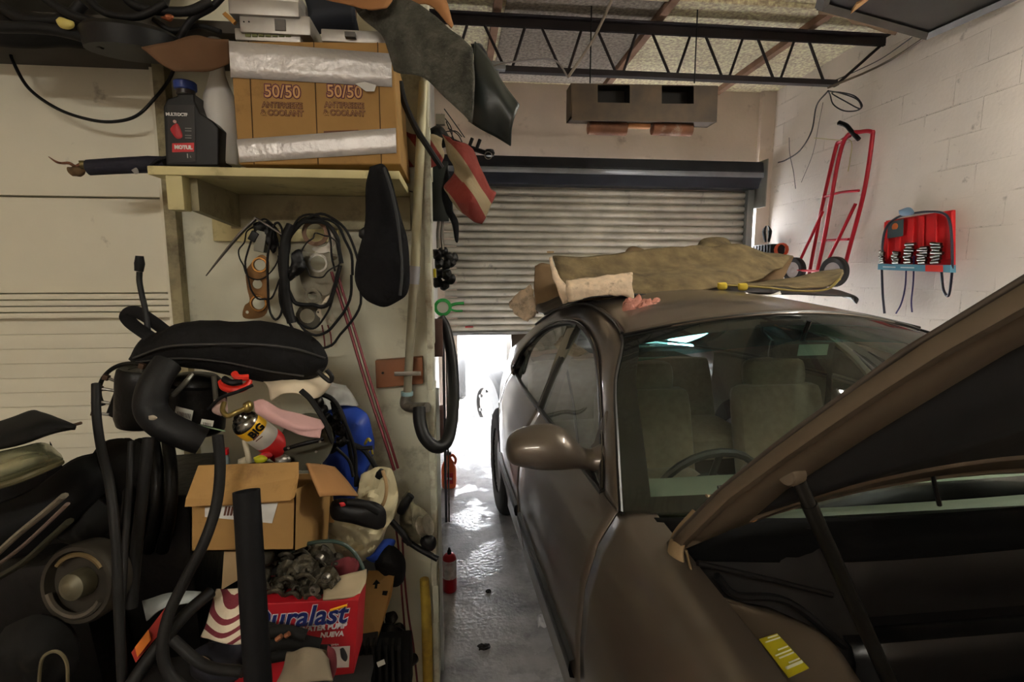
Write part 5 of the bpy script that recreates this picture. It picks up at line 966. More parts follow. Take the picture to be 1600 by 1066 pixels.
# things hung at the end of the partition, over the aisle
def stripes(name, c1, c2, scale, ang):
    m = mat(name, c1, .9, var=.08, bump=.3, bscale=70); nt = m.node_tree; N = nt.nodes; L = nt.links; b_ = N['Principled BSDF']; src = b_.inputs['Base Color'].links[0].from_socket
    mp = N.new('ShaderNodeMapping'); mp.inputs['Rotation'].default_value = ang; L.new(N['Texture Coordinate'].outputs['Object'], mp.inputs[0]); w = N.new('ShaderNodeTexWave'); w.inputs['Scale'].default_value = scale; L.new(mp.outputs[0], w.inputs[0])
    r_ = N.new('ShaderNodeValToRGB'); r_.color_ramp.interpolation = 'CONSTANT'; r_.color_ramp.elements[1].position = .62; L.new(w.outputs['Fac'], r_.inputs[0]); mx = N.new('ShaderNodeMix'); mx.data_type = 'RGBA'; L.new(r_.outputs[0], mx.inputs[0]); L.new(src, mx.inputs[6]); mx.inputs[7].default_value = lin(c2) + (1,); L.new(mx.outputs[2], b_.inputs['Base Color']); return m
m_flag = stripes('red_cream_cloth', (118, 42, 34), (140, 126, 98), 3.4, (0, R(35), 0))
solo(MB().sheet([[P(690, 208, 1.72), P(712, 222, 1.66), P(738, 236, 1.68)], [P(700, 245, 1.70), P(722, 250, 1.62), P(752, 262, 1.68)], [P(712, 272, 1.70), P(736, 278, 1.64), P(764, 290, 1.68)], [P(694, 290, 1.70), P(728, 308, 1.60), P(774, 303, 1.68)], [P(706, 312, 1.70), P(732, 330, 1.62), P(766, 326, 1.67)], [P(728, 334, 1.70), P(742, 346, 1.66), P(752, 352, 1.68)]], 8, .014, 16, 2), 'cloth', m_flag, 'red and cream cloth hanging in a point over the roller door', 'cloth', solid=.004)
solo(MB().sheet([[P(634, 206, 1.74), P(660, 210, 1.72), P(692, 215, 1.73)], [P(632, 236, 1.73), P(662, 232, 1.71), P(694, 240, 1.73)], [P(636, 260, 1.74), P(662, 262, 1.72), P(690, 258, 1.73)]], 6, .010, 18, 4), 'cloth', m_flag, 'red and cream cloth bunched behind the pale conduit', 'cloth', solid=.004)
t = T('wire_rack', 'black hook rail with keys and wires at the partition top', 'rack', 720, 230, 1.9)
tp([(680, 205, 1.8), (712, 222, 1.8), (738, 232, 1.8), (762, 240, 1.8)], .008, 8).build('hook_rail', m_blackm, t)
for q in ([(694, 170), (712, 195), (726, 215)], [(697, 190), (708, 215), (715, 228)], [(700, 200), (715, 210), (722, 222)], [(690, 178), (705, 200), (706, 222)], [(695, 206), (712, 205), (722, 214)]): tp(q, .002, 5, Y=1.79).build('thin_wire', m_wire, t)
for q in ((733, 222), (745, 224)): MB().cyl(P(q[0], q[1] + 8, 1.8), P(q[0] + 5, q[1] - 6, 1.8), .006, 8).build('peg', m_blackm, t)
MB().lathe([(.0, -.012), (.014, -.01), (.018, 0), (.014, .01), (.0, .012)], Matrix.Translation(P(765, 239, 1.8)), 14).build('rail_knob', m_blackm, t)
b = MB(); b.tube([P(763, 243, 1.78) + V(.012 * math.cos(a), 0, .012 * math.sin(a)) for a in [2 * math.pi * i / 14 for i in range(15)]], .0015, 5, 1, closed=True); b.build('key_ring', m_steel, t)
solo(bx(681, 178, 695, 194, 1.74, 1.76), 'metal_box', m_steel, 'small shiny metal box under the felt near the conduit top', 'box')
solo(puffpx([(672, 200), (690, 196), (702, 214), (704, 226), (690, 230), (676, 222)], 1.78, .03, .01, 30), 'black_bundle', m_black, 'black bundle on the rail under the small metal box', 'bundle')
solo(bx(675, 252, 700, 345, 1.9, 1.93), 'green_black_box', mat('green_black', (26, 34, 30), .6), 'tall dark green box behind the chipped post top', 'box')
solo(puffpx([(698, 258), (706, 290), (708, 330), (716, 345), (716, 376), (711, 376), (706, 350), (696, 330), (690, 300)], 1.88, .02, .006, 30), 'strap', m_bag, 'black strap hanging to the right of the dark green box', 'strap')
for k, q in enumerate(([(686, 345), (684, 365), (685, 388)], [(692, 345), (690, 368), (692, 390)])): solo(tp(q, .006, 8, Y=1.92), 'tool_shaft', m_steel, ['left one of two steel shafts hanging above the black clips', 'right one of two steel shafts hanging above the black clips'][k], 'tool')
for k, q in enumerate(((683, 398), (692, 394), (700, 402), (708, 404), (686, 412), (697, 414), (705, 410), (688, 428), (698, 430), (704, 436), (684, 442), (694, 446))):
    solo(puffpx([(q[0] - 7, q[1] - 7), (q[0] + 5, q[1] - 8), (q[0] + 8, q[1] + 2), (q[0] + 2, q[1] + 8), (q[0] - 6, q[1] + 6)], 1.93 + .01 * (k % 4), .02, .008, 50, k, rings=5), 'black_clamp', m_black, 'black plastic clamp in the cluster hung beside the chipped post', 'clamp', 'black clamps by the post')
solo(bx(677, 420, 681, 434, 1.90, 1.92), 'yellow_tag', mat('yellow_tag', (205, 190, 40), .5), 'small yellow tag between the post and the black clamps', 'tag')
t = T('tape_reel', 'bright green plastic clamp and reel hanging beside the post', 'clamp', 700, 480, 2.0)
m_gr = mat('bright_green', (40, 165, 75), .4)
MB().lathe([(.022, 0), (.034, 0), (.034, .02), (.022, .02), (.022, 0)], Matrix.Translation(P(692, 480, 2.0)) @ Matrix.Rotation(R(90), 4, 'X'), 24).build('reel_rim', m_gr, t); MB().lathe([(.0, 0), (.022, 0), (.022, .012), (.0, .012)], Matrix.Translation(P(692, 480, 1.995)) @ Matrix.Rotation(R(90), 4, 'X'), 20).build('reel_core', mat('reel_white', (225, 225, 215), .5), t)
tp([(702, 478), (712, 475), (725, 474)], .006, 6, Y=2.0).build('clamp_arm', m_gr, t); tp([(702, 483), (712, 486), (723, 486)], .004, 6, Y=2.0).build('clamp_arm', m_gr, t)
for k, q in enumerate(((679, 500, 691, 558), (680, 640, 692, 690))): solo(bx(q[0] - 6, q[1], q[2], q[3], 1.855, 1.92), 'wood_stub', mat('dark_wood_stub', (72, 48, 40), .7), ['dark wood stub behind the hose top beside the post', 'dark wood stub inside the hose loop beside the post'][k], 'wood')
for k, (px, y0, y1, r_) in enumerate(((692, 500, 760, .008), (697, 510, 700, .005))): solo(MB().cyl(V(P(px, y0, 3.0).x, 3.0, 0), P(px, y0, 3.0), r_, 10), 'steel_rod', m_steel if k else mat('grey_rod', (95, 98, 105), .4, .6), ['thicker grey rod standing upright along the aisle wall', 'thinner steel rod standing upright along the aisle wall'][k], 'rod')
# ---------------------------------------------------------------- the heap of parts on the bench, lower left
m_wood = mat('dark_bench_wood', (24, 20, 17), .9, var=.2)
t = thing('workbench', 'dark greasy workbench under the heap of parts along the left wall', 'bench', (-1.2, 1.2, 0))
MB().box((-1.33, 1.24, .50), (2.2, .96, .04), bev=.004).build('bench_top', m_wood, t)
for x in (-2.38, -.30):
    for y in (.82, 1.66): MB().box((x, y, .24), (.06, .06, .48)).build('leg', m_wood, t)
m_bk = mat('oily_black', (10, 9, 8), .42, .2, var=.5, scale=14, bump=.3, bscale=30, spec=.3); m_bk2 = mat('dusty_black', (17, 16, 14), .8, var=.4, scale=10, spec=.2, dirt=(44, 38, 28), dirt_amt=.2, dirt_scale=8)
m_bk3 = mat('matt_black', (8, 8, 8), .75, var=.3, spec=.2)
def sp(mb, name, m, label, cat, group=None, **k): return solo(mb, name, m, label, cat, group, **k)

# padded black case
t = T('padded_case', 'long black padded cloth case lying on top of the heap', 'case', 360, 598, 1.34)
m_case = mat('black_nylon', (12, 11, 12), .8, var=.2, scale=8, bump=.3, bscale=50, spec=.25)
puffpx([(203, 564), (215, 535), (240, 515), (300, 504), (370, 501), (430, 504), (475, 516), (502, 540), (513, 565), (500, 585), (470, 600), (430, 598), (380, 590), (320, 576), (260, 568), (225, 570)], 1.36, .065, .022, 10, 2, c=(365, 552), rings=12).build('case_body', m_case, t)
tp([(208, 560, 1.32), (260, 542, 1.285), (330, 538, 1.275), (400, 538, 1.275), (460, 545, 1.29), (508, 560, 1.34)], .0028, 6).build('zip_line', mat('zip_grey', (46, 45, 44), .5), t)
tp([(212, 566, 1.32), (280, 560, 1.29), (350, 566, 1.285), (420, 580, 1.29), (475, 588, 1.31)], .0022, 6).build('seam_line', MATS['zip_grey'], t)
tp([(496, 580, 1.34), (507, 590, 1.34), (516, 596, 1.34), (518, 588, 1.34), (510, 578, 1.34)], .006, 8).build('pull_loop', m_black, t)
t = T('handle_strap', 'black strap looping up from the left end of the padded case', 'strap', 225, 515, 1.38)
sp(tp([(262, 520, 1.40), (238, 502, 1.40), (214, 488, 1.40), (198, 492, 1.40), (204, 504, 1.38), (222, 518, 1.36), (240, 530, 1.36)], .016, 8, flat=.18, up=(0, 1, 0)), 'strap', m_case, 'flat black strap looping up at the left end of the padded case', 'strap') ; bpy.data.objects.remove(t)
t = T('lever', 'thin black bent lever with a knob rising behind the padded case', 'lever', 232, 520, 1.45)
tp([(218, 425, 1.42), (218, 440, 1.42), (222, 462, 1.41), (228, 490, 1.40), (234, 545, 1.38)], .007, 8).build('rod', m_black, t)
tp([(218, 400, 1.45), (218, 412, 1.45), (217, 424, 1.45)], [.009, .012, .010], 12).build('knob', m_rubber, t)

# compressor-like cylinder with a bolted flange
t = T('pump_housing', 'black pump housing with a ring of long bolts left of the thick hose', 'pump', 215, 660, 1.32)
c_ = P(222, 622, 1.34)
MB().lathe([(.035, .07), (.05, .075), (.055, .07), (.058, .05), (.056, -.05), (.05, -.07), (.02, -.075)], Matrix.Translation(c_) @ Matrix.Rotation(R(8), 4, 'Y'), 28).build('housing', m_bk, t)
MB().prism([P(186, 588, 1.33), P(200, 576, 1.33), P(212, 590, 1.33), P(196, 655, 1.33), P(178, 655, 1.33), P(164, 648, 1.33)], (0, .07, 0)).build('flange', m_bk, t, bevel=.003)
MB().tube(ell(205, 612, 50, 44, 1.31, 0, 0, 150, 300, 10), .005, 8, 3).build('flange_rim', m_bk2, t)
for q in ((166, 590, 186, 598), (155, 607, 182, 611), (149, 627, 172, 630), (148, 646, 170, 648), (222, 572, 222, 600)):
    bo = tp([(q[0], q[1], 1.30), (q[2], q[3], 1.31)], .0035, 8, 1).build('bolt', m_steel, t); MB().box(P(q[0], q[1], 1.30), (.012, .012, .012), (0, R(20), 0), bev=.001).build('bolt_head', mat('brown_bolt', (80, 60, 46), .5, .6), bo)
# thick radiator hose
t = T('radiator_hose', 'very thick black rubber radiator hose bending in front of the canister', 'hose', 260, 650, 1.2)
tp([(262, 568, 1.26), (250, 585, 1.24), (238, 610, 1.22), (236, 640, 1.21), (256, 664, 1.20), (290, 680, 1.20), (316, 690, 1.21)], [.031, .031, .033, .034, .034, .032, .031], 18, 8).build('hose_body', m_rubber, t)
puffpx([(232, 650), (240, 649), (246, 653), (240, 657), (233, 656)], 1.172, .003).build('hose_mark', mat('mark_cream', (170, 160, 140), .6), t)
# canister
t = T('black_canister', 'black plastic canister with two white barcode labels under the padded case', 'canister', 305, 660, 1.3)
c_ = P(306, 628, 1.36); M = Matrix.Translation(c_) @ Matrix.Rotation(R(7), 4, 'Y')
MB().lathe([(.0, .075), (.045, .07), (.055, .06), (.058, .05), (.068, .045), (.07, .0), (.07, -.07), (.06, -.078), (.0, -.08)], M, 32).build('canister_body', m_bk, t)
def label(q, Y, m, par, name='white_label'): return MB().prism([P(a_, b_, Y) for a_, b_ in q], (0, .0015, 0)).build(name, m, par, smooth=False)
m_lab = mat('label_paper', (215, 215, 205), .6, var=.06)
l1 = label([(275, 635), (302, 642), (299, 658), (272, 650)], 1.283, m_lab, t); l2 = label([(315, 655), (334, 658), (332, 667), (313, 663)], 1.283, m_lab, t)
for k in range(9): tp([(278 + k * 2.4, 643 + k * .55, 1.280), (277 + k * 2.4, 650 + k * .55, 1.280)], .0006, 4, 1).build('barcode_line', m_black, l1)
for k in range(5): tp([(318 + k * 2.8, 660 + k * .4, 1.280), (317.5 + k * 2.8, 664 + k * .4, 1.280)], .0006, 4, 1).build('barcode_line', m_black, l2)
tp([(288, 665, 1.27), (305, 663, 1.27), (325, 668, 1.27), (352, 674, 1.27)], .0018, 6).build('green_wire', mat('pale_green_wire', (120, 140, 110), .5), t)
# red clamp
t = T('trigger_clamp', 'small red and black spring clamp under the padded case', 'clamp', 368, 600, 1.27)
tp([(344, 596, 1.27), (350, 605, 1.26), (368, 609, 1.25), (384, 604, 1.26), (391, 594, 1.27)], [.006, .009, .010, .009, .006], 8).build('jaw', mat('clamp_red', (200, 42, 28), .4), t)
tp([(366, 584, 1.26), (372, 590, 1.25), (388, 590, 1.26)], .008, 8).build('red_trigger', mat('clamp_red', (200, 42, 28), .4), t)
tp([(350, 592, 1.25), (362, 598, 1.24), (378, 596, 1.25)], .008, 8).build('grip', m_black, t)
for k, q in enumerate(([(270, 618, 1.24), (288, 600, 1.24), (300, 585, 1.26)], [(334, 588, 1.28), (336, 610, 1.28), (338, 632, 1.28)])): sp(tp(q, .006, 8), 'metal_pin', mat('dull_metal', (90, 88, 80), .4, .7), ['dull metal pin leaning over the black canister', 'dull metal pin upright behind the red clamp'][k], 'pin')
sp(tp([(325, 640, 1.25), (345, 622, 1.24), (372, 612, 1.24), (395, 602, 1.26)], .004, 8), 'thin_hose', m_rubber, 'thin black hose running under the red clamp', 'hose')
# spray can
A_, B_ = P(372, 652, 1.22), P(441, 704, 1.30)
t = T('spray_can', 'yellow, white and red spray can lying in the heap, steel top to the left', 'can', 440, 704, 1.3)
d_ = (B_ - A_).normalized(); L_ = (B_ - A_).length; M = Matrix.Translation(A_) @ d_.to_track_quat('Z', 'Y').to_matrix().to_4x4(); r0 = .032
MB().lathe([(.0, -.004), (.009, -.004), (.010, .0), (.016, .002), (.018, .008), (.026, .012), (r0 - .002, .018), (r0, .024), (r0, .028)], M, 30).build('can_top', m_chr, t)
for a_, c_, n_, m_ in ((.026, .055, 'yellow_band', mat('can_yellow', (225, 175, 30), .4, .1, var=.1)), (.055, .095, 'white_band', mat('can_cream', (205, 200, 190), .4, .1, var=.15, scale=20)), (.095, L_ + .01, 'red_band', mat('can_band_red', (190, 36, 36), .4, .1))):
    MB().lathe([(r0 + .0003, a_), (r0 + .0008, a_ + .001), (r0 + .0008, c_ - .0005), (r0 + .0003, c_)], M, 30).build(n_, m_, t)
nv = (V(0, 0, H) - A_).normalized(); nv = (nv - d_ * nv.dot(d_)).normalized(); side = d_.cross(nv)
cc = A_ + d_ * .041 + nv * (r0 + .0016)
def onm(c, xa, ya): M_ = Matrix((xa, ya, xa.cross(ya))).transposed().to_4x4(); M_.translation = c; return M_
sd = side if side.x > 0 and side.z > 0 else side
text('lettering', 'BIG', .027, m_black, onm(cc, -side if (-side).z > 0 else side, -d_ if ((-side if (-side).z > 0 else side).cross(-d_)).dot(nv) > 0 else d_), t, offset=.0012, sx=.9)
tp([(396, 688, 1.19), (404, 680, 1.19)], .0018, 5, 1).build('print_line', m_prt, t); tp([(400, 690, 1.19), (410, 682, 1.19)], .0012, 5, 1).build('print_line', m_prt, t)
sp(tp([(350, 630, 1.22), (348, 642, 1.2), (356, 650, 1.19), (368, 645, 1.19), (380, 640, 1.2), (390, 634, 1.21)], .006, 10), 'brass_tap', mat('brass_tap', (160, 142, 86), .3, .85), 'small curved brass fitting above the spray can', 'fitting')
sp(puffpx([(380, 630), (390, 626), (396, 634), (392, 644), (382, 644)], 1.21, .014), 'brass_nut', MATS['brass_tap'], 'brass nut at the end of the curved fitting', 'knob')
sp(puffpx([(334, 625), (352, 622), (356, 640), (352, 650), (332, 644)], 1.26, .012, .004, 40), 'pink_sponge', mat('pale_pink_scrap', (190, 160, 150), .8), 'pale pink scrap beside the brass fitting', 'scrap')
# pink cloth over the can
sp(MB().sheet([[P(398, 626, 1.18), P(412, 624, 1.18), P(440, 640, 1.18), P(470, 648, 1.20), P(500, 658, 1.23)], [P(402, 640, 1.16), P(420, 642, 1.15), P(446, 656, 1.15), P(474, 666, 1.17), P(504, 668, 1.21)], [P(412, 648, 1.17), P(428, 658, 1.15), P(450, 668, 1.15), P(476, 674, 1.17), P(500, 672, 1.20)], [P(418, 650, 1.18), P(434, 662, 1.17), P(456, 672, 1.16), P(480, 682, 1.17), P(498, 684, 1.19)]], 7, .006, 16, 2), 'pink_cloth', mat('dusty_pink_cloth', (190, 150, 148), .95, var=.08, bump=.2), 'dusty pink cloth strip draped over the spray can', 'cloth', solid=.005)
# cream rag and paper sticking out below the case
sp(MB().sheet([[P(410, 592, 1.34), P(450, 596, 1.32), P(490, 590, 1.36), P(515, 580, 1.40)], [P(418, 608, 1.30), P(452, 606, 1.29), P(486, 604, 1.33), P(518, 596, 1.38)], [P(425, 626, 1.29), P(455, 614, 1.28), P(484, 622, 1.32), P(505, 612, 1.38)]], 7, .008, 18, 3), 'cream_rag', mat('cream_rag', (205, 190, 165), .9, var=.12, scale=12, dirt=(150, 90, 70), dirt_amt=.15), 'stained cream rag hanging out under the padded case', 'rag', solid=.004)
t = T('crumpled_sheet', 'crumpled grey and white plastic sheet against the wall by the blue bag', 'sheet', 530, 620, 1.6)
MB().sheet([[P(498, 605, 1.55), P(520, 598, 1.6), P(540, 600, 1.62)], [P(500, 622, 1.5), P(526, 612, 1.55), P(552, 618, 1.6)], [P(508, 640, 1.5), P(532, 632, 1.54), P(560, 634, 1.6)]], 7, .012, 22, 4).build('sheet', mat('grey_white_sheet', (170, 172, 168), .5, var=.25, scale=14), t, solid=.002)
# disc
t = T('dust_shield', 'dull olive metal disc leaning on the open carton', 'disc', 480, 720, 1.24)
MB().lathe([(.0, 0), (.02, -.003), (.02, 0), (.055, .002), (.068, .0), (.070, .004), (.055, .006), (.0, .004)], Matrix.Translation(P(480, 690, 1.27)) @ Matrix.Rotation(R(-14), 4, 'Z') @ Matrix.Rotation(R(68), 4, 'X'), 36).build('disc', mat('olive_metal', (66, 64, 50), .5, .5, var=.2), t)
tp([(445, 702, 1.2), (462, 697, 1.19), (490, 690, 1.19), (505, 686, 1.2)], .005, 8).build('lever_arm', m_blackm, t)
for q in ((451, 700), (500, 690), (494, 706)): MB().lathe([(.0, .002), (.003, .002), (.003, 0)], Matrix.Translation(P(q[0], q[1], 1.19)) @ Matrix.Rotation(R(90), 4, 'X'), 8).build('rivet', m_steel, t)
sp(tp([(470, 610, 1.25), (486, 625, 1.25), (505, 655, 1.25), (520, 690, 1.26)], .014, 8, flat=.35), 'black_bracket', m_bk2, 'flat black curved bracket behind the olive disc', 'bracket')
# blue bag
t = T('blue_bag', 'blue plastic bag with yellow print against the wall behind the wiring', 'bag', 550, 760, 1.6)
puffpx([(512, 632), (545, 630), (572, 645), (582, 675), (585, 700), (575, 735), (560, 760), (545, 800), (520, 780), (505, 740), (505, 690)], 1.58, .06, .018, 13, 5).build('bag_body', mat('royal_blue_plastic', (24, 58, 150), .45, var=.1, bump=.4, bscale=14), t)
tp([(570, 694, 1.53), (575, 686, 1.52), (579, 690, 1.52)], .004, 6).build('yellow_print', mat('bag_yellow', (190, 170, 60), .5), t); tp([(574, 706, 1.53), (580, 700, 1.53), (582, 710, 1.53)], .0035, 6).build('yellow_print', MATS['bag_yellow'], t)
for k, q in enumerate(([(520, 628), (528, 660), (545, 690), (570, 705), (592, 738)], [(500, 615), (520, 625), (535, 650), (545, 690)], [(540, 690), (560, 700), (582, 700)], [(545, 690), (550, 720), (562, 760), (575, 800)], [(530, 640), (545, 675), (555, 710), (556, 760)], [(525, 700), (545, 720), (552, 745)])):
    sp(tp([(a_, b_, 1.48 - .01 * k) for a_, b_ in q], .008 - .0007 * k, 8), 'wiring_harness', m_rubber, ['taped black wire ending in a plug right over the blue bag', 'black wire curling under the crumpled sheet', 'short black wire pointing at the yellow print of the blue bag', 'long black wire falling down the front of the blue bag', 'black wire down the middle of the blue bag', 'short black wire above the carton flap'][k], 'wire', 'black wiring over the blue bag')
for k, q in enumerate(((505, 640), (512, 655), (522, 665), (516, 680), (528, 652), (532, 672), (520, 700), (534, 690), (498, 628), (510, 668))):
    sp(puffpx([(q[0] - 8, q[1] - 6), (q[0] + 4, q[1] - 8), (q[0] + 8, q[1] + 3), (q[0], q[1] + 9), (q[0] - 8, q[1] + 5)], 1.47 - .01 * (k % 3), .02, .010, 50, k, rings=5), 'plug_block', m_bk, 'small black connector block bunched left of the blue bag', 'connector', 'connector blocks by the blue bag')
sp(MB().lathe([(.0, -.012), (.010, -.012), (.012, 0), (.008, .014), (.0, .014)], Matrix.Translation(P(594, 741, 1.42)) @ Matrix.Rotation(R(30), 4, 'Y'), 12), 'plug', m_black, 'black round plug at the wire end over the cream bag', 'plug')

# open carton
YC = 1.12
t = T('open_carton', 'open brown cardboard carton full of small parts in the middle of the heap', 'box', 400, 860, YC)
mc = m_card
MB().prism([P(297, 770, YC), P(463, 765, YC), P(461, 860, YC), P(297, 862, YC)], (0, .004, 0)).build('front_panel', mc, t, smooth=False)
f0, f1, f2, f3 = P(463, 765, YC), P(461, 860, YC), P(512, 842, YC + .24), P(518, 740, YC + .24)
MB().prism([f0, f1, f2, f3], (-.004, 0, 0)).build('side_panel', mc, t, smooth=False)
bl0, bl1 = P(330, 745, YC + .25), P(518, 740, YC + .25)
MB().prism([bl0, bl1, bl1 + V(0, 0, -.14), bl0 + V(0, 0, -.14)], (0, .004, 0)).build('back_panel', mc, t, smooth=False)
MB().prism([P(297, 862, YC), P(461, 860, YC), f2, P(330, 850, YC + .24)], (0, 0, .003)).build('base_panel', mc, t, smooth=False)
MB().prism([P(297, 770, YC), P(297, 862, YC), P(330, 850, YC + .24), P(330, 755, YC + .24)], (.004, 0, 0)).build('side_panel', mc, t, smooth=False)
MB().prism([P(311, 727, YC + .01), P(467, 722, YC + .01), P(467, 745, YC - .01), P(461, 776, YC - .03), P(454, 781, YC - .03), P(290, 791, YC - .035), P(292, 778, YC - .03)], (0, -.004, 0)).build('front_flap', mc, t, smooth=False)
MB().sheet([[P(478, 724, YC + .05), P(500, 726, YC + .12), P(522, 730, YC + .2)], [P(488, 748, YC + .03), P(512, 745, YC + .09), P(542, 752, YC + .18)], [P(500, 776, YC + .02), P(530, 774, YC + .08), P(560, 776, YC + .17)]], 4, .001).build('side_flap', mat('side_flap_card', (158, 114, 68), .85, var=.1, dirt=(90, 62, 36), dirt_amt=.2), t, solid=.004)  # side flap card, a touch redder than the carton
label([(320, 793), (434, 786), (425, 818), (320, 808)], YC - .0015, mat('carton_label', (205, 205, 200), .6, var=.15, scale=18), t)
for k in range(4): label([(352 + k * 5, 792), (355 + k * 5, 792), (352 + k * 5, 806), (349 + k * 5, 806)], YC - .003, m_prt, t, 'label_print')
sb_ = sp(MB().lathe([(.0, 0), (.011, 0), (.011, .022), (.006, .03), (.006, .034)], Matrix.Translation(P(351, 728, 1.24)), 14), 'small_bottle', mat('pale_blue_bottle', (140, 160, 165), .4), 'small pale bottle with a red cap standing in the open carton', 'bottle')
MB().lathe([(.010, 0), (.010, .014), (.0, .015)], Matrix.Translation(P(351, 710, 1.24)), 14).build('bottle_cap', mat('red_cap', (190, 30, 40), .4), sb_)
sp(tp([(382, 688, 1.24), (386, 705, 1.23), (390, 724, 1.22)], .006, 10), 'white_tube', mat('white_tube', (190, 180, 155), .6), 'pale tube sticking up out of the open carton', 'tube')
sp(puffpx([(396, 715), (408, 711), (418, 716), (414, 722), (400, 723)], 1.22, .010), 'yellow_tub', mat('lemon_plastic', (205, 205, 40), .4), 'lemon yellow lid showing in the open carton', 'lid')
sp(puffpx([(404, 710), (418, 706), (426, 712), (418, 718), (406, 716)], 1.25, .008), 'red_tub', mat('red_cap', (190, 30, 40), .4), 'red lid tucked behind the lemon yellow lid', 'lid')
sp(puffpx([(372, 718), (384, 714), (392, 722), (384, 728), (372, 726)], 1.23, .010, .004, 50), 'white_stub', mat('white_tube', (190, 180, 155), .6), 'pale small cap in the open carton beside the tube', 'cap')
sp(puffpx([(430, 716), (445, 710), (455, 718), (448, 726), (432, 726)], 1.23, .012, .004, 50), 'grey_tin', m_steel, 'dull grey lid at the right of the open carton', 'lid')
sp(MB().lathe([(.0, 0), (.055, 0), (.06, .01), (.05, .02), (.0, .025)], Matrix.Translation(P(400, 745, 1.25)), 24), 'black_part', m_bk3, 'broad black part filling the bottom of the open carton', 'part')

# cream cloth bag
t = T('cream_bag', 'crumpled cream cloth bag between the open carton and the wall', 'bag', 570, 860, 1.45)
mcr = mat('cream_canvas', (196, 186, 152), .85, var=.06, scale=6, bump=.25, bscale=10, dirt=(130, 105, 70), dirt_amt=.0, dirt_scale=7)
puffpx([(565, 745), (590, 728), (612, 735), (622, 770), (620, 800), (605, 830), (588, 858), (568, 874), (535, 868), (515, 840), (512, 815), (530, 795), (560, 780)], 1.46, .075, .045, 20, 6, c=(570, 810), rings=14).build('bag_body', mcr, t)
tp([(598, 735, 1.37), (604, 760, 1.36), (600, 785, 1.37), (588, 800, 1.38)], .008, 8, flat=.6).build('bag_fold', mat('fold_tan', (170, 140, 100), .9), t)
# black torch
t = T('inspection_lamp', 'black plastic inspection lamp with a red button lying on the cream bag', 'lamp', 560, 800, 1.3)
puffpx([(518, 784), (530, 779), (560, 782), (590, 786), (603, 800), (600, 824), (580, 822), (550, 814), (520, 808), (515, 796)], 1.30, .035, .002, 9, 1, pw=.4).build('lamp_body', m_black, t)
tp([(545, 785, 1.25), (570, 788, 1.24), (592, 800, 1.25)], .010, 10).build('handle', m_rubber, t)
puffpx([(530, 786), (537, 785), (540, 790), (533, 792)], 1.263, .004).build('red_button', mat('button_red', (215, 45, 50), .4), t)
# tool with pulley at right
t = T('water_pump', 'dirty alloy pump with a black shaft sticking out over the aisle', 'pump', 640, 860, 1.5)
puffpx([(628, 778), (640, 765), (645, 785), (660, 795), (672, 812), (668, 845), (650, 850), (632, 842), (624, 815)], 1.50, .04, .012, 30, 2).build('pump_body', mat('dirty_alloy', (112, 106, 84), .6, .5, var=.3, scale=18, dirt=(30, 26, 22), dirt_amt=.5, dirt_scale=12), t)
tp([(626, 800, 1.46), (632, 788, 1.45), (642, 774, 1.45)], [.012, .014, .012], 12).build('spout', m_black, t)
MB().lathe([(.02, -.01), (.03, -.012), (.026, 0), (.03, .012), (.02, .01)], Matrix.Translation(P(664, 822, 1.44)) @ Matrix.Rotation(R(65), 4, 'Y') @ Matrix.Rotation(R(20), 4, 'X'), 22).build('pulley', m_alu, t)
tp([(630, 842, 1.44), (655, 858, 1.42), (684, 874, 1.40)], .0085, 10, 1).build('shaft', m_blackm, t)
puffpx([(662, 835), (678, 838), (682, 850), (676, 860), (662, 858), (656, 846)], 1.43, .02).build('shaft_seal', m_black, t)
tp([(612, 815, 1.44), (630, 835, 1.42), (640, 850, 1.42)], .009, 8).build('pipe_stub', m_black, t)
sp(puffpx([(566, 868), (590, 850), (604, 842), (618, 846), (606, 868), (585, 878)], 1.46, .03, .01, 20), 'blue_cloth', mat('blue_cloth', (28, 62, 150), .85), 'small blue cloth under the cream bag', 'cloth')
sp(puffpx([(584, 868), (604, 850), (624, 860), (634, 880), (630, 910), (612, 915), (598, 900), (586, 886)], 1.45, .04, .012, 22, 3), 'black_cloth_bundle', m_case, 'black cloth bundle below the cream bag and pump', 'cloth')
# leaning cardboard
t = T('leaning_cardboard', 'leaning brown cardboard panel with black arrow marks right of the red box', 'cardboard', 590, 1000, 1.35)
MB().prism([P(575, 893, 1.42), P(617, 893, 1.42), P(612, 930, 1.38), P(590, 1000, 1.33), P(560, 995, 1.33), P(568, 925, 1.38)], (0, .005, 0)).build('panel', m_card, t, smooth=False)
label([(582, 914), (588, 906), (594, 912), (590, 913), (589, 920), (585, 920), (586, 914)], 1.375, m_black, t, 'arrow_print'); label([(598, 924), (606, 924), (604, 931), (597, 930)], 1.372, m_black, t, 'mark_print')
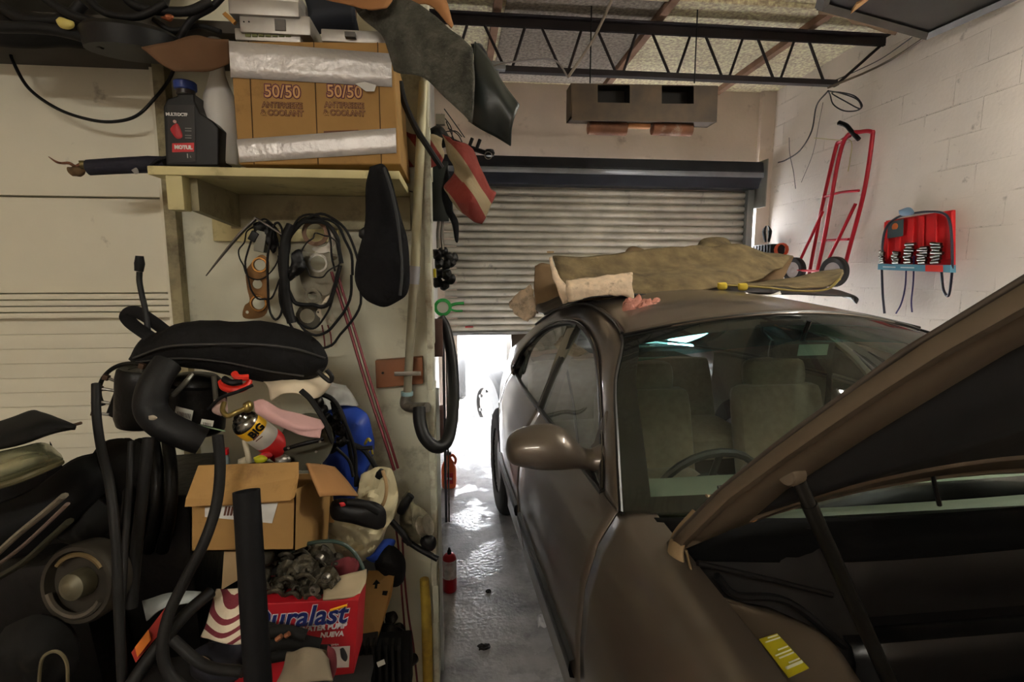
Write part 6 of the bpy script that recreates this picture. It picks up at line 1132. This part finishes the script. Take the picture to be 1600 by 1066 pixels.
# cast metal parts
m_cast = mat('greasy_cast_metal', (84, 78, 64), .6, .4, var=.45, scale=30, bump=.8, bscale=50, dirt=(20, 18, 14), dirt_amt=.7, dirt_scale=16)
parts = [((420, 870), 16, 'small round casting with a shiny eye left of the metal heap'), ((448, 862), 14, 'small rough casting at the top left of the metal heap'), ((472, 858), 17, 'pale long casting at the top of the metal heap'), ((498, 875), 18, 'knobbly casting in the middle of the metal heap'), ((478, 895), 17, 'big rough casting low in the metal heap'), ((450, 900), 15, 'dark casting behind the black pole in the metal heap'), ((508, 905), 14, 'round casting by the dark red cloth'), ((432, 920), 13, 'small casting near the corner of the red box'), ((458, 924), 14, 'flattened casting above the letters of the red box'), ((490, 925), 15, 'wide casting above the red box'), ((408, 905), 12, 'small casting touching the black pole'), ((525, 880), 11, 'small casting right of the metal heap')]
for k, (q, s_, lab) in enumerate(parts):
    s_ *= 1.3 if q[1] < 890 else 1.55
    dY = 0 if q[1] < 890 else -.075
    t = T('metal_casting', lab, 'casting', q[0], q[1] + s_, 1.2, 'greasy metal castings above the red box')
    n = 7 + k % 3; ol = [(q[0] + s_ * (.8 + .4 * random.random()) * math.cos(2 * math.pi * i / n), q[1] + s_ * (.7 + .4 * random.random()) * math.sin(2 * math.pi * i / n)) for i in range(n)]
    puffpx(ol, 1.22 + dY + .015 * (k % 3), .026, .022, 48, k, rings=9).build('casting_body', m_cast, t)
    c_ = P(q[0] + s_ * .2, q[1] - s_ * .2, 1.185 + dY + .015 * (k % 3)); M = Matrix.Translation(c_) @ Matrix.Rotation(R(70 + 12 * (k % 4)), 4, 'X') @ Matrix.Rotation(R(25 * (k % 3) - 25), 4, 'Y')
    MB().lathe([(.005, .0), (.010, .0), (.011, .006), (.010, .012), (.006, .012), (.005, .0)], M, 16).build('boss', m_steel if k % 3 == 0 else m_cast, t)
    tp([(q[0] - s_ * .6, q[1] + s_ * .3, 1.20 + dY), (q[0], q[1] + s_ * .1, 1.18 + dY), (q[0] + s_ * .5, q[1] + s_ * .5, 1.19 + dY)], .005, 8).build('pipe_boss', m_cast, t)
sp(puffpx([(400, 862), (418, 856), (428, 866), (424, 880), (408, 884), (400, 874)], 1.17, .018), 'glass_bulb', mat('glossy_dark', (60, 58, 50), .08, .3), 'glossy dark bulb catching the light beside the black pole', 'bulb')
sp(tp([(440, 856, 1.2), (455, 862, 1.19), (480, 850, 1.2), (520, 846, 1.2), (548, 858, 1.2), (566, 885, 1.19), (567, 905, 1.18), (555, 930, 1.17), (545, 938, 1.17)], .0045, 8, 7), 'green_wire', mat('dark_green_wire', (34, 58, 50), .5), 'dark green wire looping over the castings to the red box', 'wire')
sp(puffpx([(518, 880), (545, 870), (562, 880), (556, 900), (535, 915), (512, 922), (514, 900)], 1.19, .02, .01, 24), 'red_cloth', mat('maroon_cloth', (92, 24, 32), .9), 'maroon cloth between the castings and the green wire', 'cloth')
sp(MB().sheet([[P(500, 905, 1.16), P(535, 900, 1.16), P(572, 892, 1.18)], [P(502, 922, 1.13), P(538, 920, 1.13), P(570, 910, 1.15)], [P(505, 938, 1.10), P(540, 937, 1.10), P(564, 930, 1.12)]], 6, .008, 20), 'tan_rag', mat('tan_rag', (160, 145, 118), .9, var=.2), 'greasy tan rag on top of the red box', 'rag', solid=.004)
# red boxed water pump
YR = 1.10
t = T('red_parts_box', 'red cardboard water pump box with big blue slanted lettering, lowest in the heap', 'box', 470, 1055, YR)
m_rb = mat('red_carton', (172, 18, 32), .5, var=.12, scale=6)
MB().prism([P(362, 946, YR), P(560, 937, YR), P(553, 1053, YR), P(366, 1075, YR)], (0, .11, 0)).build('carton_body', m_rb, t, bevel=.002, smooth=False)
xv = (P(560, 937, YR) - P(362, 946, YR)).normalized(); zv = V(0, 0, 1)
def RT(px, py, off): return frame(P(px, py, YR - off), (xv.x, 0, xv.z + .04), (0, 0, 1))
m_wh = mat('carton_white', (225, 222, 222), .5); m_bl = mat('carton_blue', (24, 36, 100), .5)
text('lettering', 'Duralast', .0665, m_wh, RT(463, 966, .0006), t, shear=.32, offset=.0034, sx=.93)
text('lettering', 'Duralast', .0665, m_bl, RT(463, 966, .0032), t, shear=.32, offset=.0012, sx=.93)
tp([(516, 954, YR - .005), (542, 946, YR - .005)], .003, 6, 1).build('yellow_stroke', mat('carton_yellow', (235, 170, 30), .5), t)
text('lettering', 'WATER PUMP', .0175, m_wh, RT(504, 981, .0006), t, shear=.25, offset=.0008, sx=.95)
text('lettering', 'NUEVA', .0165, m_wh, RT(518, 992, .0006), t, shear=.25, offset=.0006, sx=.95)
text('lettering', 'BOMBA', .006, m_wh, RT(522, 1008, .0006), t)
label([(508, 1012), (547, 1010), (545, 1043), (506, 1045)], YR - .001, m_wh, t, 'picture_panel'); puffpx([(531, 1014), (537, 1013), (543, 1026), (540, 1034), (533, 1028)], YR - .002, .002).build('pump_picture', mat('picture_grey', (60, 60, 66), .5), t)
# striped cloth, maroon and cream
m_str = stripes('striped_knit', (200, 188, 165), (104, 30, 42), 20, (0, R(88), 0))
sp(MB().sheet([[P(340, 925, 1.10), P(365, 920, 1.08), P(395, 922, 1.10)], [P(332, 955, 1.05), P(360, 950, 1.03), P(390, 952, 1.05)], [P(322, 980, 1.02), P(350, 978, 1.0), P(385, 980, 1.02)], [P(310, 1002, 1.0), P(345, 1004, .98), P(380, 1004, 1.0)]], 7, .010, 12, 3), 'striped_cloth', m_str, 'maroon, cream and black striped cloth left of the black pole', 'cloth', solid=.006)
sp(puffpx([(300, 1018), (330, 1005), (380, 1010), (385, 1050), (350, 1060), (305, 1050)], 1.02, .04, .012, 14), 'navy_cloth', mat('navy_black_cloth', (22, 22, 32), .9), 'dark navy cloth below the striped cloth', 'cloth')
sp(puffpx([(296, 1028), (318, 1026), (335, 1040), (322, 1048), (300, 1038)], .98, .010, .006, 30), 'cream_scrap', mat('cream_rag', (205, 190, 165), .9), 'small cream scrap low down left of the black pole', 'scrap')
sp(MB().prism([P(350, 862, 1.16), P(375, 862, 1.16), P(375, 905, 1.15), P(346, 922, 1.15)], (0, .01, 0)), 'pale_card', mat('pale_card', (176, 150, 112), .85), 'pale card below the open carton, left of the black pole', 'card', smooth=False)
# black pole close to the camera
t = T('black_pipe', 'thick matt black pipe standing upright in the foreground', 'pipe', 402, 1066, .78)
a_, b_ = P(385, 768, .80), P(404, 1075, .74)
dd = (b_ - a_); e_ = a_ + dd * 1.5
r_ = .0195; q_ = dd.normalized().to_track_quat('Z', 'Y').to_matrix().to_4x4()
MB().lathe([(r_ - .003, .06), (r_ - .003, 0), (r_, -.0008), (r_, .01), (r_, (e_ - a_).length), (r_ - .003, (e_ - a_).length)], Matrix.Translation(a_) @ q_, 30).build('pipe_body', mat('matt_black_pipe', (7, 7, 9), .6, .1, spec=.2), t)
# dark shafts crossing before the red box
for k, (q, r_) in enumerate((([(402, 992), (440, 986), (478, 994)], .012), ([(405, 1008), (450, 1002), (500, 1010)], .015), ([(402, 1030), (460, 1020), (515, 1018)], .013), ([(404, 976), (415, 975), (430, 980)], .006))):
    sp(tp(q, r_, 10, Y=1.0 + .012 * k), 'dark_shaft', m_bk2, ['dark greasy shaft just below the blue lettering of the red box', 'thickest dark shaft in front of the red box', 'lowest dark shaft in front of the red box', 'short dark shaft over the start of the blue lettering'][k], 'shaft', 'dark shafts in front of the red box')
for k, q in enumerate(((432, 1000, 440, 994), (446, 994, 452, 990))): sp(tp([(q[0], q[1], .98), (q[2], q[3], .98)], .005, 8, 1), 'copper_tip', mat('copper', (205, 140, 105), .3, .9), ['left copper tip on the dark shafts', 'right copper tip on the dark shafts'][k], 'tip')
sp(MB().sheet([[P(450, 1020, 1.0), P(480, 1012, .98), P(512, 1020, 1.0)], [P(440, 1045, .96), P(475, 1035, .94), P(515, 1040, .97)], [P(430, 1070, .94), P(475, 1066, .92), P(520, 1068, .94)]], 6, .010, 18), 'grey_rag', mat('grey_tan_rag', (130, 118, 98), .9, var=.2, dirt=(60, 50, 40), dirt_amt=.3), 'greasy grey rag at the bottom in front of the red box', 'rag', solid=.005)
sp(puffpx([(512, 1008), (524, 1018), (526, 1045), (518, 1062), (510, 1030)], .99, .012), 'maroon_strip', mat('maroon_cloth', (92, 24, 32), .9), 'maroon cloth edge beside the greasy grey rag', 'cloth')
# finned radiator at bottom right of the heap
t = T('finned_radiator', 'black finned radiator block at the bottom by the yellow painted pipe', 'radiator', 600, 1066, 1.25)
MB().box(P(585, 1040, 1.32), (.20, .08, .14), bev=.004).build('core', m_bk3, t)
for k in range(9): MB().box(P(545 + k * 10, 1038, 1.265), (.007, .03, .13)).build('fin', m_bk2, t)
sp(puffpx([(570, 985), (600, 975), (630, 985), (645, 1010), (640, 1050), (610, 1030), (580, 1010)], 1.40, .05, .02, 22, 4), 'greasy_lump', m_bk, 'greasy black lump behind the finned radiator', 'part')
sp(label([(588, 1036), (602, 1030), (604, 1036), (590, 1043)], 1.22, m_lab, None, 'paper_label') if False else MB().prism([P(588, 1036, 1.24), P(600, 1031, 1.24), P(602, 1038, 1.24), P(591, 1043, 1.24)], (0, .002, 0)), 'paper_label', m_lab, 'small white paper label on the black finned radiator', 'label')
for k, q in enumerate(([(618, 820), (624, 870), (628, 930), (632, 980), (636, 1060)], [(628, 830), (632, 900), (638, 960), (646, 1010), (652, 1066)])):
    sp(tp([(a_, b_, 1.5) for a_, b_ in q], .008, 8, flat=.4), 'red_strip', m_rs, ['left dark red strip hanging down the lower wall beside the heap', 'right dark red strip hanging down the lower wall beside the heap'][k], 'strip')
for k, q in enumerate(((622, 985, 12), (634, 1000, 10), (612, 965, 10), (645, 1030, 9))):
    sp(puffpx([(q[0] - q[2], q[1] - 6), (q[0] + 4, q[1] - q[2]), (q[0] + q[2], q[1] + 2), (q[0], q[1] + q[2]), (q[0] - q[2], q[1] + 6)], 1.46, .018, .01, 40, k, rings=5), 'metal_bracket', m_cast if k == 1 else m_bk, ['dark lump hung on the red strips', 'dull metal bracket hung on the red strips', 'small dark clamp above the lump on the red strips', 'lowest small dark clamp on the red strips'][k], 'bracket')

# left end: dark parts
t = T('headlamp', 'dusty chrome headlamp unit at the left edge below the black bumper piece', 'headlamp', 40, 760, 1.05)
MB().sheet([[P(-30, 715, 1.0), P(30, 702, 1.0), P(68, 695, 1.02), P(92, 712, 1.05)], [P(-30, 740, .96), P(30, 722, .95), P(68, 714, .97), P(95, 718, 1.02)], [P(-30, 765, .97), P(25, 750, .97), P(60, 735, .98), P(94, 722, 1.03)]], 6).build('lens', mat('dusty_chrome', (150, 150, 118), .25, .7, var=.35, scale=10, dirt=(50, 46, 34), dirt_amt=.3), t, solid=.008)
tp([(-30, 768, .96), (25, 752, .96), (60, 738, .97), (96, 722, 1.02)], .006, 8).build('rim', mat('olive_rim', (80, 74, 48), .5, .3), t)
t = T('bumper_piece', 'black plastic bumper corner with a thin pin, left edge above the headlamp', 'bumper', 60, 690, 1.05)
MB().sheet([[P(-40, 672, 1.15), P(20, 655, 1.15), P(52, 644, 1.15), P(62, 648, 1.15)], [P(-40, 690, 1.05), P(20, 675, 1.03), P(70, 658, 1.03), P(112, 666, 1.05)], [P(-40, 706, 1.0), P(20, 696, 1.0), P(60, 684, 1.0), P(115, 668, 1.04)]], 6, .004).build('cover', m_bk2, t, solid=.010)
tp([(106, 667, 1.05), (127, 661, 1.05)], .003, 6, 1).build('pin', mat('brown_pin', (80, 62, 46), .5, .4), t)
MB().sheet([[P(-40, 712, 1.06), P(70, 700, 1.06), P(78, 690, 1.06)], [P(-40, 800, 1.02), P(40, 770, 1.02), P(98, 730, 1.06)]], 4).build('inner_panel', m_bk3, t, solid=.01)
sp(MB().sheet([[P(-40, 800, 1.1), P(40, 772, 1.12), P(110, 725, 1.15), P(150, 712, 1.2)], [P(-40, 840, 1.05), P(50, 810, 1.06), P(120, 760, 1.1), P(160, 740, 1.15)], [P(-40, 880, 1.1), P(60, 860, 1.1), P(130, 800, 1.12), P(170, 760, 1.18)]], 6, .01, 12), 'arch_liner', m_bk3, 'black plastic wheel arch liner behind the headlamp', 'liner', solid=.008)
for k, q in enumerate((([(-20, 880), (25, 838), (65, 805), (100, 775)], .011), ([(-20, 895), (30, 858), (70, 822), (105, 788)], .007), ([(-20, 912), (35, 880), (75, 845), (108, 815)], .012))):
    sp(tp(q[0], q[1], 8, Y=.98 + .01 * k, flat=.5), 'trim_moulding', (m_alu, mat('dull_pink_metal', (140, 120, 110), .4, .5), mat('olive_metal', (66, 64, 50), .5, .5))[k], ['dull silver trim strip, upper of the three at the left edge', 'thin pinkish trim strip, middle of the three at the left edge', 'olive trim strip, lowest of the three at the left edge'][k], 'trim', 'trim strips at the left edge')
t = T('brake_drum', 'dusty round brake drum with a pale hub at the lower left', 'drum', 120, 960, 1.0)
M = Matrix.Translation(P(118, 915, 1.02)) @ Matrix.Rotation(R(-10), 4, 'Z') @ Matrix.Rotation(R(80), 4, 'X'); s_ = 1.02 / F
MB().lathe([(0, -.05), (60 * s_, -.05), (62 * s_, -.01), (58 * s_, .0), (52 * s_, .0), (50 * s_, -.02), (40 * s_, -.022), (0, -.022)], M, 40).build('drum', mat('dusty_drum', (52, 47, 38), .6, .4, var=.3), t)
MB().lathe([(0, .02), (8 * s_, .02), (10 * s_, .018), (20 * s_, .01), (22 * s_, -.02), (0, -.02)], M, 24).build('hub', mat('dusty_hub', (92, 86, 66), .5, .4, var=.2), t)
MB().tube([M @ V(45 * s_ * math.cos(a), 45 * s_ * math.sin(a), -.006) for a in [math.pi * (.2 + .6 * i / 10) for i in range(11)]], .005, 6, 2).build('brass_arc', mat('brass_arc', (110, 92, 60), .5, .5), t)
MB().tube([M @ V(46 * s_ * math.cos(a), 46 * s_ * math.sin(a), .0) for a in [math.pi * (1.1 + .75 * i / 10) for i in range(11)]], .006, 6, 2).build('lower_arc', mat('grey_arc', (88, 82, 72), .5, .5), t)
t = T('engine', 'dark greasy engine with ribbed cover and runners filling the lower left', 'engine', 200, 1060, 1.4)
MB().box(P(215, 880, 1.45) , (.42, .34, .52), (0, 0, R(6)), bev=.03).build('block', m_bk, t)
MB().box(P(60, 960, 1.32), (.46, .30, .40), (0, R(-6), 0), bev=.03).build('gearbox_case', m_bk, t)
puffpx([(150, 700), (175, 685), (215, 690), (240, 720), (236, 770), (200, 790), (160, 780), (146, 740)], 1.26, .05, .01, 18).build('timing_cover', m_bk2, t)
for k in range(4):
    x_ = 196 + k * 22; tp([(x_, 690, 1.30), (x_ + 6, 740, 1.24), (x_ + 4, 800, 1.22), (x_ - 8, 860, 1.26)], .014, 10).build('runner', m_bk, t)
for k in range(6): tp([(128, 740 + k * 9, 1.23), (165, 734 + k * 9, 1.21)], .003, 6, 1).build('rib', m_bk2, t)
puffpx([(84, 800), (120, 770), (165, 790), (170, 830), (130, 850), (90, 835)], 1.15, .04, .015, 22).build('bracket_casting', m_bk2, t)
puffpx([(10, 980), (60, 960), (110, 985), (120, 1040), (80, 1075), (10, 1075)], 1.0, .05, .015, 18).build('sump', m_bk2, t)
tp([(60, 1075, .95), (66, 1030, .94), (88, 1018, .94), (104, 1035, .94), (106, 1075, .94)], .003, 6).build('wire_clip', mat('tan_wire', (92, 84, 60), .5), t)
hh = [([(150, 600, 1.15), (151, 650, 1.12), (158, 700, 1.08), (172, 760, 1.02), (182, 860, .98), (186, 960, .95), (192, 1080, .92)], .0085, 'long black hose running from the pump down the left of the heap'), ([(205, 690, 1.12), (202, 760, 1.08), (196, 850, 1.04), (192, 930, 1.0), (186, 1000, .97)], .006, 'thin black hose beside the long hose, left of the thick radiator hose'), ([(232, 684, 1.12), (224, 760, 1.10), (214, 850, 1.08), (205, 950, 1.05)], .011, 'flat dusty black belt hanging below the radiator hose'),
      ([(340, 680, 1.06), (344, 730, 1.05), (338, 790, 1.03), (318, 850, 1.0), (290, 905, .98), (264, 960, .96), (254, 1010, .94), (262, 1050, .93), (290, 1080, .92)], .0105, 'grey black hose curving across the front of the open carton'), ([(270, 1000, .92), (320, 1040, .90), (380, 1050, .88)], .010, 'thick black hose lying across the bottom left of the pole'), ([(205, 1070, .92), (240, 1020, .95), (290, 960, 1.0), (330, 925, 1.05)], .012, 'black bar rising from the bottom edge to the striped cloth')]
for q, r_, lab in hh: sp(tp(q, r_, 10, 8), 'hose', mat('worn_hose', (15, 14, 13), .6, spec=.25, var=.3, scale=30), lab, 'hose')
t = T('warning_card', 'orange, yellow and red printed card low in the dark heap', 'card', 230, 1010, 1.0)
MB().prism([P(205, 1020, 1.02), P(258, 950, 1.05), P(262, 975, 1.03), P(212, 1036, 1.0)], (0, .006, 0)).build('card', mat('card_red', (150, 36, 26), .6), t, smooth=False)
MB().prism([P(212, 1010, 1.018), P(232, 984, 1.026), P(236, 1000, 1.012), P(216, 1026, 1.0)], (0, -.003, 0)).build('orange_print', mat('card_orange', (215, 120, 40), .6), t, smooth=False)
sp(MB().sheet([[P(222, 938, 1.08), P(262, 928, 1.08), P(312, 926, 1.1)], [P(228, 970, 1.06), P(262, 950, 1.05), P(306, 940, 1.08)]], 5, .006, 20), 'white_plastic', mat('pale_grey_plastic', (150, 156, 154), .5), 'pale grey plastic sheet low in the heap above the printed card', 'sheet', solid=.003)
